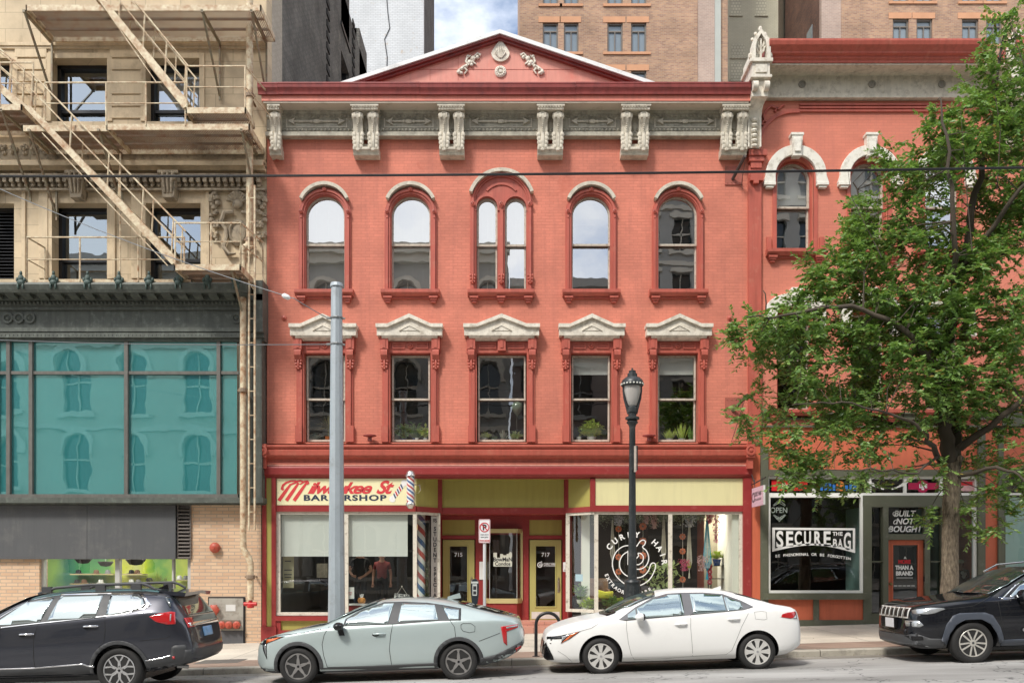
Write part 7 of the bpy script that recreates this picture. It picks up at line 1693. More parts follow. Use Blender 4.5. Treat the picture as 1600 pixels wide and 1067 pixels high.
# ================= SIGNS =================
m_wl = M('white_vinyl', (.80, .80, .78), .5, var=.02, bump=0)
m_pw = M('paper', (.70, .70, .68), .7, var=.02, bump=0)
def ribbon(mb, pts, w, y0, y1):
    L_, R_ = [], []; ww = w if isinstance(w, list) else [w]*len(pts)
    for i, p in enumerate(pts):
        a, c = pts[max(i-1, 0)], pts[min(i+1, len(pts)-1)]; d = math.hypot(c[0]-a[0], c[1]-a[1]) or 1; nx, nz = -(c[1]-a[1])/d*ww[i]/2, (c[0]-a[0])/d*ww[i]/2
        L_.append((p[0]+nx, p[1]+nz)); R_.append((p[0]-nx, p[1]-nz))
    mb.band(L_, R_, y0, y1)
YS = -.025; bs = thing('shop_sign', 'pale yellow barbershop sign board with red script lettering', 'sign', (wx(534), YS, wz(767)))
b = MB(); b.box(wx(433), wx(637), -.03, -.0, wz(789), wz(745.5)); b.build('board', M('pale_yellow_board', (.80, .75, .46), .5, var=.04, bump=.03), bs)
q = lambda cx, cy: (wx(420+cx/6.154), wz(730+cy/6.154)); b = MB(); y0, y1 = -.036, -.030
w1 = .088
for (u, v) in (((100, 320), (215, 160)), ((172, 320), (290, 150)), ((245, 320), (372, 140))): ribbon(b, [q(*u), q((u[0]+v[0])/2, (u[1]+v[1])/2), q(*v)], [w1, w1*.95, w1*.6], y0, y1)
ribbon(b, [q(145, 218), q(130, 205), q(138, 175), q(170, 148), q(215, 132), q(260, 130), q(275, 140), q(215, 165)], [.05, .07, .06, .05, .04, .04, .05, .04], y0-.002, y1)
ribbon(b, [q(225, 165), q(270, 136), q(310, 130), q(330, 138)], [.03, .04, .04, .04], y0-.003, y1); ribbon(b, [q(300, 165), q(345, 136), q(375, 132), q(385, 150), q(370, 165)], [.03, .04, .045, .05, .03], y0-.004, y1)
z0 = q(0, 250)[1]; t = text_mb('ilwaukee', q(372, 0)[0], z0, .405, -.033, b, shear=.45, bold=.012, align='LEFT', fit=1.66, spacing=.88)
text_mb('St', q(1030, 0)[0], z0, .46, -.033, b, shear=.45, bold=.014, align='LEFT', fit=.46, spacing=.9); b.ball((q(1162, 0)[0], -.033, z0+.01), (.018, .003, .018), 8, 4); b.build('script_lettering', M('sign_script_red', (.62, .05, .055), .5, var=.03, bump=0), bs)
b = text_mb('BARBERSHOP', q(335, 0)[0], q(0, 318)[1], .20, -.033, None, bold=.007, align='LEFT', fit=2.12, spacing=1.15); b.build('block_lettering', M('sign_navy', (.025, .035, .07), .5, var=0, bump=0), bs)
# printed barber pole on the sign
b = MB(); A, B_ = q(1190, 305), q(1305, 150); d = Vector((B_[0]-A[0], B_[1]-A[1])); L_ = d.length; d.normalize(); n_ = Vector((-d.y, d.x))
P2 = lambda t, s: (A[0]+d.x*t+n_.x*s, A[1]+d.y*t+n_.y*s)
b.mi = 0; b.prism([P2(0, -.055), P2(L_, -.055), P2(L_, .055), P2(0, .055)], -.034, -.030); b.mi = 0
for c in (A, B_): b.prism([(c[0]+.082*math.cos(2*PI*i/16), c[1]+.082*math.sin(2*PI*i/16)) for i in range(16)], -.036, -.030)
for k in range(5): b.mi = 1 if k % 2 else 2; t = .05+k*.075; b.prism([P2(t, -.055), P2(t+.04, -.055), P2(t+.10, .055), P2(t+.06, .055)], -.038, -.034)
b.build('printed_pole', [m_wl, m_sred, M('sign_blue', (.03, .05, .12), .5, var=0, bump=0)], bs)
# barber poles: helical strips
m_bw, m_br, m_bb = M('pole_white', (.75, .74, .72), .3, var=.03, bump=0), M('pole_red', (.50, .07, .06), .3, var=.03, bump=0), M('pole_blue', (.05, .12, .28), .3, var=.03, bump=0)
def stripes(x, y, za, zb, r, pitch, par, name='striped_cylinder'):
    b = MB(); n = 48; m = max(8, int((zb-za)/.05)); 
    for j in range(m+1):
        zz = za+(zb-za)*j/m; tw = 2*PI*(zz-za)/pitch
        b.v += [(x+r*math.cos(2*PI*i/n-tw), y+r*math.sin(2*PI*i/n-tw), zz) for i in range(n)]
    for j in range(m):
        for i in range(n):
            b.f.append((j*n+i, j*n+(i+1) % n, (j+1)*n+(i+1) % n, (j+1)*n+i)); b.m.append([0, 1, 0, 2][(i*4*1//n) % 4] if pitch > .5 else [0, 1, 0, 2][(i*8//n) % 4])
    b.build(name, [m_bw, m_br, m_bb], par, smooth=60)
yb = -.36; xb_ = wx(641.5, yb); bp = thing('barber_pole', 'small wall mounted barber pole with chrome caps beside the sign', 'barber pole', (xb_, yb, wz(765, yb)))
stripes(xb_, yb, wz(785, yb), wz(744, yb), .10, .42, bp)
b = MB(); zt = wz(744, yb); b.lathe([(.10, zt-.01), (.125, zt), (.125, zt+.03), (.11, zt+.05), (.10, zt+.10), (.06, zt+.14), (.001, zt+.155)], (xb_, yb, 0), 'z', 20); b.build('top_cap', M('brushed_chrome', (.62, .60, .57), .25, .85, var=.08, bump=0), bp, smooth=40)
b = MB(); zt = wz(785, yb); b.lathe([(.001, zt-.16), (.06, zt-.15), (.09, zt-.10), (.125, zt-.06), (.125, zt-.02), (.10, zt+.01)], (xb_, yb, 0), 'z', 20); b.build('bottom_cap', bpy.data.materials['brushed_chrome'], bp, smooth=40)
b = MB(); b.tube([(xb_+.1, yb, wz(757, yb)), (xb_+.22, yb+.05, wz(757, yb)), (xb_+.24, yb+.1, wz(765, yb)), (xb_+.18, yb+.25, wz(768, yb)), (xb_+.1, -.02, wz(768, yb))], .014, 6); b.box(xb_-.04, xb_+.04, yb+.1, -.02, wz(768, yb), wz(760, yb)); b.build('wall_bracket', m_chrome, bp)
yb = .62; xb_ = wx(665.5, yb); bp = thing('barber_pole', 'tall striped barber pole standing inside the angled shop window', 'barber pole', (xb_-.12, yb, wz(961, yb)))
stripes(xb_-.12, yb, wz(961, yb), wz(803, yb), .105, .62, bp)
b = MB(); b.lathe([(.13, wz(965, yb)), (.12, wz(960, yb))], (xb_-.12, yb, 0), 'z', 16); b.build('foot', m_bw, bp)
# student special strip on the splayed glass
def on_splay(mb, t0, off, xa=None):
    """mb drawn in (x along splay, z); moved onto the left splay"""
    x0s, x1s, Y1 = SF['lx0'], SF['lx1'], SF['YB']; d = Vector((x1s-x0s, Y1, 0)).normalized(); n = Vector((d.y, -d.x, 0))
    mb.v = [(x0s+d.x*(t0+v[0])+n.x*(off-v[1]), d.y*(t0+v[0])+n.y*(off-v[1]), v[2]) for v in mb.v]; return mb
st = thing('window_lettering', 'vertical grey strip lettered STUDENT SPECIAL beside the tall barber pole', 'sign', (SF['lx1']-.1, .5, wz(880)))
zt = wz(806, .45); zb_ = wz(958, .45)
b = MB(); b.box(0, .26, -.002, .002, zb_, zt); on_splay(b, .545, .012); b.build('strip', M('grey_film', (.42, .41, .38), .6, var=.08), st)
b = MB(); zz = zt-.06; text_mb('$5', .13, zz-.10, .14, -.004, b, bold=.004)
zz -= .32
for ch in 'STUDENT SPECIAL':
    if ch != ' ': text_mb(ch, .13, zz, .15, -.004, b, bold=.005, sx=1.2)
    zz -= .138 if ch != ' ' else .09
on_splay(b, .545, .014); b.build('lettering', m_sblk, st)
# bowman condos
yb = 1.4-.225; cx, cz = wx(785.5, yb), wz(873, yb); bw = thing('window_sticker', 'white skyline shaped sticker lettered BowMaN Condos on the bay glass', 'sign', (cx, yb, cz))
b = MB(); u = 1/57.8; P = [(cx-14.5*u, cz-11.5*u), (cx+14.5*u, cz-11.5*u), (cx+14.5*u, cz+9*u), (cx+13*u, cz+11*u), (cx+11*u, cz+11*u), (cx+9*u, cz+8*u), (cx+6*u, cz+8*u), (cx+6*u, cz+6*u), (cx+1*u, cz+6*u), (cx, cz+8*u), (cx-4*u, cz+8*u), (cx-4*u, cz+2*u), (cx-9*u, cz+2*u), (cx-9*u, cz+10*u), (cx-14.5*u, cz+10*u)]
b.prism(P, yb-.004, yb); b.build('sticker', M('cream_vinyl', (.62, .62, .52), .6, var=.03, bump=0), bw)
b = text_mb('BowMaN', cx, cz-3.5*u, .155, yb-.006, bold=.004, sx=.88); text_mb('Condos', cx, cz-10*u, .135, yb-.006, b, bold=.003, sx=.98); b.build('lettering', m_sblk, bw)
b = MB(); x0 = wx(749, 1.39); b.box(x0, x0+.11, 1.37, 1.399, wz(905, 1.39), wz(877, 1.39)); b.box(x0+.03, x0+.08, 1.365, 1.37, wz(884, 1.39), wz(880, 1.39)); tag(b.build('notice', m_pw, None), 'white narrow notice board on the red pier behind the sign post', 'notice')
b = MB(); x0 = wx(881, 1.2); b.box(x0-.02, x0+.12, 1.10, 1.25, wz(893, 1.2), wz(878, 1.2)); b.box(x0-.0, x0+.10, 1.08, 1.10, wz(890, 1.2), wz(881, 1.2)); tag(b.build('mailbox', m_pw, None, bevel=.01), 'small white box fixed at the right jamb of the doorway', 'mailbox')
# hanging salon sign, square to the wall
xh = 6.12; hs = thing('hanging_sign', 'pink hanging hair salon sign on a black bracket', 'sign', (xh, -.7, wz(775, -.7)))
b = MB(); ya, yb = -.22, -1.22; zt_ = wz(757.5, yb); zb_ = wz(788, yb); b.box(xh-.02, xh+.02, yb, ya, zb_, zt_); b.build('board', M('pink_board', (.62, .40, .50), .5, var=.06), hs)
b = MB(); b.box(xh-.023, xh+.023, yb-.012, yb, zb_, zt_); b.build('edge', m_pw, hs)
b = text_mb('CURLY HAIR', 0, .02, .15, 0, bold=.003, sx=.72); text_mb('EXTRAORDINAIRE', 0, -.10, .08, 0, b, sx=.9); b.band(arc(-.38, .0, .09, 40, 400, 20), arc(-.38, .0, .125, 40, 400, 20), -.003, .001)
b.v = [(xh-.022, -.68-v[0]*1.0+(-.06), (zt_+zb_)/2+v[2]) for v in b.v]; b.build('lettering', m_wl, hs)
b = MB(); b.tube([(xh+.02, -.06, wz(757, -.1)), (xh, -1.35, wz(745.5, -1.35))], .018, 6); b.tube([(xh, -.03, wz(762, 0)), (xh, -.03, wz(733, 0))], .03, 6); b.tube([(xh, -.06, wz(737, 0)), (xh, -.35, wz(753, -.3))], .012, 5)
for y in (-.4, -1.05): b.tube([(xh, y, zt_), (xh, y, wz(751, -.6)+.05)], .008, 5)
b.build('bracket', m_iron, hs)
# salon window logo
yl = .030; cx, cz = wx(990.8), wz(882.5); lg = thing('window_logo', 'round white swirl logo lettered CURLY HAIR EXTRAORDINAIRE on the salon glass', 'sign', (cx, yl, cz))
b = MB(); u = 1/60.8/6.276; Z = lambda a, c: (cx+(a-380)*u, cz-(c-582)*u)
def smooth(pts, n=5):
    out = []
    for i in range(len(pts)-1):
        p0, p1, p2, p3 = pts[max(i-1, 0)], pts[i], pts[i+1], pts[min(i+2, len(pts)-1)]
        for k in range(n):
            t = k/n; out.append(tuple(.5*((2*p1[j])+(-p0[j]+p2[j])*t+(2*p0[j]-5*p1[j]+4*p2[j]-p3[j])*t*t+(-p0[j]+3*p1[j]-3*p2[j]+p3[j])*t**3) for j in range(2)))
    return out+[pts[-1]]
ribbon(b, smooth([Z(*p) for p in [(405, 400), (440, 350), (470, 335), (492, 350), (485, 380), (465, 405), (505, 445), (525, 510), (510, 570), (470, 610), (420, 622), (385, 615)]]), .026, yl-.002, yl+.002)
ribbon(b, smooth([Z(*p) for p in [(345, 388), (270, 400), (200, 460), (168, 560), (190, 660), (250, 735), (340, 785), (440, 780), (530, 725), (580, 640), (592, 580), (570, 560), (545, 575), (520, 640), (460, 695), (380, 705), (300, 680), (248, 620), (240, 550), (265, 490), (310, 455), (350, 445)]]), .026, yl-.003, yl+.002)
ribbon(b, smooth([Z(*p) for p in [(400, 520), (425, 490), (420, 465), (450, 470), (472, 500), (465, 545), (430, 575), (395, 575)]]), .024, yl-.002, yl+.002)
ribbon(b, [Z(322, 440), Z(322, 580)], .03, yl-.002, yl+.002)
ellip_text('CURLY', cx, cz, .72, 143, 84, .20, yl+.0, b, bold=.006); ellip_text('HAIR', cx, cz, .72, 47, 6, .20, yl+.0, b, bold=.006)
ellip_text('EXTRAORDINAIRE', cx, cz, .79, 200, 303, .125, yl+.0, b, bold=.003, inward=True); b.build('lettering', m_wl, lg)
b = MB(); b.add([(SF['rx0']-.28*1, .30, wz(908)), (SF['rx0']-.45, .50, wz(908)), (SF['rx0']-.45, .50, wz(897)), (SF['rx0']-.28, .30, wz(897))], [(0, 1, 2, 3)]); b.v += [(v[0]-.004, v[1]-.004, v[2]) for v in b.v]; b.f += [(7, 6, 5, 4), (0, 4, 5, 1), (2, 6, 7, 3)]; b.m += [0]*3
tag(b.build('notice', M('pale_blue_card', (.45, .62, .72), .6, var=.1), None), 'pale blue card on the angled salon glass', 'notice')
# secure the bag window
yl = .027; Y_ = yl; s5 = 5.613; V = lambda a, c: (wx(1195+a/s5), wz(740+c/s5))
sb = thing('window_lettering', 'white block lettering SECURE THE BAG in a frame on the black shop window', 'sign', (*[V(430, 590)[0]], yl, V(430, 590)[1]))
b = MB(); n = 24; outer = [V(68, 470), V(796, 476)]+[V(796-728*i/n, 694-16*0-62*math.sin(PI*i/n)**1.0-12*i/n) for i in range(n+1)]
inner = [V(92, 490), V(776, 494)]+[V(776-684*i/n, 662-48*math.sin(PI*i/n)-8*i/n) for i in range(n+1)]
b.band(inner, outer, yl-.002, yl+.002, closed=True)
for ch, xa, zb_, h in (('S', 98, 642, 145), ('E', 182, 630, 130), ('C', 260, 622, 122), ('U', 342, 620, 120), ('R', 427, 622, 122), ('E', 512, 628, 128), ('G', 692, 660, 150)):
    text_mb(ch, V(xa+36, 0)[0], V(0, zb_)[1], h/s5/60.8*1.38, yl, b, bold=.016, fit=(62 if ch != 'U' else 60)/s5/60.8)
for ch, xa in (('B', 598), ('A', 645)): text_mb(ch, V(xa+20, 0)[0], V(0, 640)[1], .29, yl, b, bold=.008, fit=(36 if ch == 'B' else 40)/s5/60.8)
for i, ch in enumerate('THE'): text_mb(ch, V(612+31*i, 0)[0], V(0, 540)[1], .135, yl, b, bold=.004)
tx = 'BE PHENOMENAL OR BE FORGOTTEN'
for i, ch in enumerate(tx):
    t = i/(len(tx)-1); text_mb(ch, V(105+640*t, 0)[0], V(0, 732-26*math.sin(PI*t)+22*t)[1], .098, yl, b, bold=.002, rot=(.5-t)*7-1) if ch != ' ' else None
text_mb('@INSTA', V(735, 0)[0], V(0, 972)[1], .05, yl, b, bold=.001) if False else None
b.build('lettering', m_wl, sb)
op = thing('neon_sign', 'diamond shaped OPEN neon sign in the corner of the black shop window', 'sign', (V(132, 318)[0], .08, V(132, 318)[1]))
b = MB(); yn = .075
for dd in (0, 14): b.tube([(V(82, 275)[0], yn, V(82, 275)[1]), (V(135, 220+dd)[0], yn, V(135, 220+dd)[1]), (V(192, 275)[0], yn, V(192, 275)[1])], .010, 5); b.tube([(V(82, 360)[0], yn, V(82, 360)[1]), (V(135, 415-dd)[0], yn, V(135, 415-dd)[1]), (V(192, 360)[0], yn, V(192, 360)[1])], .010, 5)
for a, c in (((85, 280), (160, 240)), ((110, 240), (185, 280)), ((85, 356), (160, 398)), ((110, 398), (185, 356))): b.tube([(V(*a)[0], yn, V(*a)[1]), (V(*c)[0], yn, V(*c)[1])], .008, 5)
b.build('tube_frame', M('unlit_neon_tube', (.55, .58, .55), .3, var=.05, bump=0), op)
b = text_mb('OPEN', V(132, 0)[0], V(0, 340)[1], .20, yn, bold=0, depth=.012, sx=.86); b.build('lettering', bpy.data.materials['unlit_neon_tube'], op)
s6 = 5.335; V2 = lambda a, c: (wx(1340+a/s6), wz(740+c/s6))
bn = thing('window_lettering', 'white swash lettering BUILT NOT BOUGHT above the orange door', 'sign', (V2(400, 390)[0], .076, V2(400, 390)[1]))
b = MB()
for t_, cx_, zb_, sz in (('BUILT', 400, 352, .21), ('NOT', 402, 417, .21), ('BOUGHT', 405, 482, .21)): text_mb(t_, V2(cx_, 0)[0], V2(0, zb_)[1], sz, .074, b, shear=.22, bold=.006, sx=.98)
for pts in ([(318, 350), (306, 335), (312, 318), (335, 316)], [(335, 410), (316, 416), (312, 400), (325, 385), (345, 380)], [(285, 480), (270, 462), (276, 445), (300, 443)]): ribbon(b, smooth([V2(*p) for p in pts]), .018, .072, .076)
b.build('lettering', m_wl, bn)
dp_ = thing('door_poster', 'black poster with red and white lettering in the orange door', 'poster', (V2(400, 810)[0], .06, V2(400, 810)[1]))
b = MB(); b.box(V2(302, 0)[0], V2(502, 0)[0], .052, .058, V2(0, 1035)[1], V2(0, 592)[1]); b.build('sheet', M('charcoal_film', (.03, .03, .033), .4, var=.1, bump=0), dp_)
b = text_mb('A', V2(403, 0)[0], V2(0, 708)[1], .09, .047, bold=.002); text_mb('THAN A', V2(396, 0)[0], V2(0, 797)[1], .145, .047, b, bold=.008, sx=.84); text_mb('BRAND', V2(397, 0)[0], V2(0, 845)[1], .145, .047, b, bold=.008, sx=.90); 
b.box(V2(330, 0)[0], V2(468, 0)[0], .044, .047, V2(0, 868)[1], V2(0, 864)[1]); 
for i in range(5): b.box(V2(310+36*i, 0)[0], V2(338+36*i, 0)[0], .044, .047, V2(0, 935)[1], V2(0, 930)[1])
b.build('white_lettering', m_wl, dp_)
b = text_mb('MORE', V2(397, 0)[0], V2(0, 746)[1], .13, .047, bold=.007, sx=.9); b.build('red_lettering', m_sred, dp_)
# transom signs
def tsign(a, c, name, label, draw):
    o = thing(name, label, 'sign', (wx((a+c)/2), .02, wz(759))); draw(o)
def red_sign(o):
    b = MB(); b.box(wx(1206), wx(1236), .016, .022, wz(766.5), wz(750)); b.box(wx(1236), wx(1262), .016, .022, wz(766), wz(751)); b.build('board', M('bright_red_board', (.62, .02, .025), .4, var=.05, bump=0), o); b = text_mb('Bro', wx(1221), wz(763), .22, .014, bold=.008, shear=.2, align='LEFT', sx=.8); b.build('lettering', m_wl, o)
tsign(1206, 1262, 'transom_sign', 'bright red sign beginning Bro in the first transom pane', red_sign)
def blue_sign(o):
    b = MB(); rnd = random.Random(4)
    for i in range(9): xx = wx(1282+i*6.5); b.box(xx, xx+.07, .016, .022, wz(766), wz(757-3*math.sin(i))); 
    b.build('blue_letters', M('bright_blue', (.03, .16, .50), .4, var=.2, bump=0), o)
    b = MB(); b.box(wx(1307), wx(1321), .012, .016, wz(766.5), wz(763)); b.lathe([(.10, .012), (.10, .016)], (wx(1313), 0, wz(757)), 'y', 12); b.build('orange_badge', M('orange_badge', (.70, .20, .05), .4, var=.2, bump=0), o)
tsign(1280, 1340, 'transom_sign', 'blue and orange lettering half hidden by leaves in the second transom pane', blue_sign)
def wings(o):
    b = MB(); c = V2(255, 110)
    for s in (-1, 1):
        for k in range(6): ribbon(b, smooth([(c[0]+s*(.10+.05*k), c[1]-.05+.015*k), (c[0]+s*(.20+.06*k), c[1]-.03+.03*k), (c[0]+s*(.28+.055*k), c[1]+.02+.045*k)]), [.035]*10+[.006], .016+.001*k, .022)
    b.build('wings', m_wl, o)
tsign(1362, 1410, 'transom_sign', 'white spread wings emblem in a transom pane', wings)
def life(o):
    b = MB(); P = [V2(425, 75), V2(505, 75), V2(505, 62), V2(585, 62), V2(585, 75), V2(670, 75), V2(680, 100), V2(670, 130), V2(588, 130), V2(575, 150), V2(545, 158), V2(515, 150), V2(503, 130), V2(425, 130)]; b.prism(P, .018, .022)
    b.prism([(V2(545, 100)[0]+.15*math.cos(2*PI*i/20), V2(545, 103)[1]+.16*math.sin(2*PI*i/20)) for i in range(20)], .016, .0179); b.build('crimson_plate', M('crimson', (.42, .01, .07), .4, var=.05, bump=0), o)
    b = text_mb('LIFE', V2(548, 0)[0], V2(0, 116)[1], .125, .011, bold=.007, sx=.95); b.box(V2(535, 0)[0], V2(557, 0)[0], .012, .014, V2(0, 85)[1], V2(0, 70)[1]); b.box(V2(535, 0)[0], V2(557, 0)[0], .012, .014, V2(0, 134)[1], V2(0, 120)[1]); b.build('lettering', m_wl, o)
tsign(1420, 1467, 'transom_sign', 'crimson LIFE cross emblem in the fourth transom pane', life)
def pinkish(o):
    b = MB(); b.box(wx(1476), wx(1523), .018, .022, wz(767), wz(750)); b.build('pink_board', M('pink_and_red_print', (.60, .35, .36), .5, var=.5, vs=9, bump=0), o)
    b = MB(); b.box(wx(1495), wx(1520), .012, .017, wz(758), wz(752)); b.build('red_patch', m_sred, o)
tsign(1476, 1523, 'transom_sign', 'pink and red print behind leaves in the last transom pane', pinkish)
# ================= THINGS IN THE WINDOWS =================
rnd = random.Random(21)
m_leafA = M('leaf_green', (.20, .36, .08), .5, var=.3, vs=9, bump=0); m_leafB = M('lime_leaf', (.50, .62, .12), .5, var=.3, vs=9, bump=0); m_leafC = M('dark_leaf', (.10, .20, .06), .5, var=.3, vs=9, bump=0); m_varieg = M('variegated_leaf', (.46, .55, .28), .5, var=.55, vs=14, bump=0)
m_terra = M('orange_pot', (.62, .17, .04), .6, var=.08); m_wpot = M('white_pot', (.70, .70, .66), .4, var=.05, bump=0); m_bpot = M('blue_glazed_pot', (.03, .07, .22), .2, var=.2, bump=0); m_mint = M('mint_pot', (.38, .55, .50), .4, bump=0)
m_soil = M('potting_soil', (.03, .02, .015), .95); m_rope = M('cotton_rope', (.55, .52, .45), .8, var=.1, bs=90)
def leaf(mb, base, tip, w, bend=.0):
    b, t = Vector(base), Vector(tip); d = t-b; s = d.cross(Vector((0, .35, 1))).normalized() if d.length else Vector((1, 0, 0)); s = s*w/2
    m1 = b+d*.45+Vector((0, 0, bend)); mb.add([b, m1+s, t, m1-s], [(0, 1, 2), (0, 2, 3)])
def plant(x, y, z, label, potr, poth, potm, kind, h, w, n, lm, cat='plant'):
    o = thing('potted_plant', label, 'plant', (x, y, z), 'potted plants in the windows'); b = MB()
    b.lathe([(potr*.75, z), (potr, z+poth*.95), (potr*1.05, z+poth*.95), (potr*1.05, z+poth), (potr*.88, z+poth), (potr*.85, z+poth*.86)], (x, y, 0), 'z', 14); b.build('pot', potm, o, smooth=40)
    b = MB(); b.lathe([(potr*.84, z+poth*.80), (potr*.84, z+poth*.88)], (x, y, 0), 'z', 12); b.build('soil', m_soil, o)
    f = MB(); zt = z+poth
    if kind == 'spike':
        f.tube([(x, y, zt-.02), (x, y, zt+h*.42)], potr*.12, 6)
        for i in range(n):
            a = rnd.random()*2*PI; e = R(-25+110*rnd.random()); L_ = h*.62*(.75+.3*rnd.random()); c = (x, y, zt+h*.42); leaf(f, c, (c[0]+L_*math.cos(a)*math.cos(e), c[1]+.5*L_*math.sin(a)*math.cos(e), c[2]+L_*math.sin(e)), .02, .01)
    elif kind == 'grass':
        for i in range(n):
            a = rnd.random()*2*PI; L_ = h*(.6+.5*rnd.random()); dx = math.cos(a)*w*rnd.random(); leaf(f, (x+dx*.4, y+.3*math.sin(a)*w*.3, zt-.02), (x+dx*1.2, y+.1*math.sin(a), zt+L_*(1-.25*abs(dx)/w)), .02, .03)
    else:
        for i in range(int(n*1.5)):
            a = rnd.random()*2*PI; rr = w*math.sqrt(rnd.random()); c = Vector((x+rr*math.cos(a), y+.4*rr*math.sin(a), zt+h*(.12+.8*rnd.random()*(1-.5*rr/w)))); s_ = .075 if kind == 'bush' else .14
            if i % 4 == 0: f.tube([(x+rnd.uniform(-1, 1)*potr*.4, y, zt-.02), c], .004, 4)
            a2 = rnd.random()*2*PI; leaf(f, c, c+Vector((s_*math.cos(a2), .5*s_*math.sin(a2), s_*rnd.uniform(-.4, .8))), s_*.55, .01)
    f.build('foliage', lm, o); return o
ys = .33; zs = wz(690, ys)+.0
plant(wx(513, ys), ys, zs, 'spiky red-green dracaena in an orange pot in the first second-floor window', .085, .13, m_terra, 'spike', .62, .3, 44, M('bronze_spikes', (.22, .20, .07), .6, var=.4, vs=12))
plant(wx(492, ys), ys, zs, 'low grey-green plant left of the orange pot', .05, .05, m_soil, 'bush', .18, .16, 60, M('grey_green_leaf', (.16, .22, .14), .6, var=.3))
plant(wx(630, ys), ys, zs, 'broad leaved dark plant at left in the second window', .07, .08, m_bpot, 'broad', .50, .22, 70, m_leafA)
plant(wx(648, ys), ys+.05, zs, 'tall split leaf plant in the middle of the second window', .07, .10, m_bpot, 'broad', .48, .20, 60, m_leafA)
plant(wx(652, ys), ys-.08, zs, 'small trailing plant in a white pot in the second window', .05, .09, m_wpot, 'bush', .12, .08, 30, m_leafC)
plant(wx(665, ys), ys-.04, zs, 'lime plant in a white pot at right in the second window', .06, .09, m_wpot, 'broad', .34, .13, 55, m_leafB)
plant(wx(758, ys), ys, zs, 'bushy little plant in a white pot at left in the middle window', .085, .09, m_wpot, 'bush', .17, .13, 90, m_leafB)
plant(wx(772, ys), ys, zs, 'tiny sprout in a mint pot in the middle window', .075, .07, m_mint, 'bush', .05, .05, 14, m_leafC)
plant(wx(786, ys), ys, zs, 'wispy air plant in a pinkish pot in the middle window', .07, .07, M('pink_clay_pot', (.50, .33, .26), .6), 'grass', .25, .14, 26, M('pale_wisps', (.38, .38, .30), .7))
plant(wx(806, ys), ys, zs, 'round spotted plant at right in the middle window', .06, .05, m_wpot, 'broad', .2, .13, 50, m_varieg)
plant(wx(924, ys), ys, zs, 'large bright lime plant filling the fourth window', .12, .12, m_wpot, 'broad', .52, .28, 150, m_leafB)
plant(wx(944, ys), ys+.1, zs, 'dark reddish plant right of the lime plant', .08, .08, m_soil, 'broad', .36, .12, 40, m_leafC)
plant(wx(1046, ys), ys, zs, 'grassy spider plant at left in the fifth window', .09, .08, m_wpot, 'grass', .26, .20, 60, m_leafB)
plant(wx(1065, ys), ys, zs, 'arching grassy plant in the middle of the fifth window', .09, .08, m_wpot, 'grass', .42, .20, 56, m_leafB)
plant(wx(1079, ys), ys, zs, 'thin green sprigs at right in the fifth window', .07, .06, m_wpot, 'grass', .36, .12, 30, m_leafA)
b = MB(); b.lathe([(.06, zs), (.06, zs+.13), (.045, zs+.13), (.045, zs+.11)], (wx(904.5, ys), ys, 0), 'z', 14); tag(b.build('candle', M('wax_candle', (.75, .74, .68), .5), None, smooth=40), 'white candle at the left of the fourth window sill', 'candle')
yb = .6; bl = thing('balloon', 'pale green balloon floating inside the middle window', 'balloon', (wx(808, yb), yb, wz(650, yb))); b = MB(); b.lathe([(.001, .30), (.08, .285), (.14, .23), (.165, .16), (.15, .08), (.09, .0), (.03, -.06), (.012, -.075), (.03, -.09)], (wx(808, yb), yb, wz(645, yb)), 'z', 20); b.build('bubble', M('sage_latex', (.22, .28, .20), .15, bump=0, coat=1), bl, smooth=60)
b = MB(); b.tube([(wx(808, yb), yb, wz(650, yb)), (wx(807, yb), yb, wz(660, yb)), (wx(809, yb), yb, zs)], .003, 4); b.build('string', m_rope, bl)
# --- salon window ---
zf = SF['z_g0']-.02
def P_(px, y): return wx(px, y)
def garland(px, y, py0, py1, label, beads, col, r=.10):
    o = thing('hanging_garland', label, 'garland', (P_(px, y), y, wz(py0, y)), 'hanging flower garlands in the salon window'); b = MB(); x = P_(px, y); b.tube([(x, y, wz(py0, y)), (x+.01, y, wz(py1, y))], .006, 5); b.build('cord', m_rope, o)
    for p in beads:
        b = MB(); zc = wz(p, y)
        for k in range(8): a = 2*PI*k/8; b.ball((x+r*.7*math.cos(a), y, zc+r*.7*math.sin(a)), (r*.34, .02, r*.34), 6, 4)
        b.band([(x+r*.3*math.cos(2*PI*k/12), zc+r*.3*math.sin(2*PI*k/12)) for k in range(12)], [(x+r*.8*math.cos(2*PI*k/12), zc+r*.8*math.sin(2*PI*k/12)) for k in range(12)], y-.015, y+.015, closed=True); b.build('flower', col, o)
m_coral = M('coral_crochet', (.55, .17, .09), .8, var=.2)
garland(966.5, .5, 800, 905, 'coral crochet flower garland left of the lamp post', [826, 870, 893], m_coral, .085); garland(1004.5, .5, 800, 905, 'coral crochet flower garland just right of the lamp post', [822, 845, 868, 890], m_coral, .10)
garland(1066.5, .5, 800, 920, 'long coral flower garland right of the mullion', [838, 861, 905], m_coral, .085); garland(1109, .6, 878, 915, 'short dark red string of flowers under the blue hanger', [885, 893, 901, 909], M('wine_crochet', (.30, .03, .05), .8), .07)
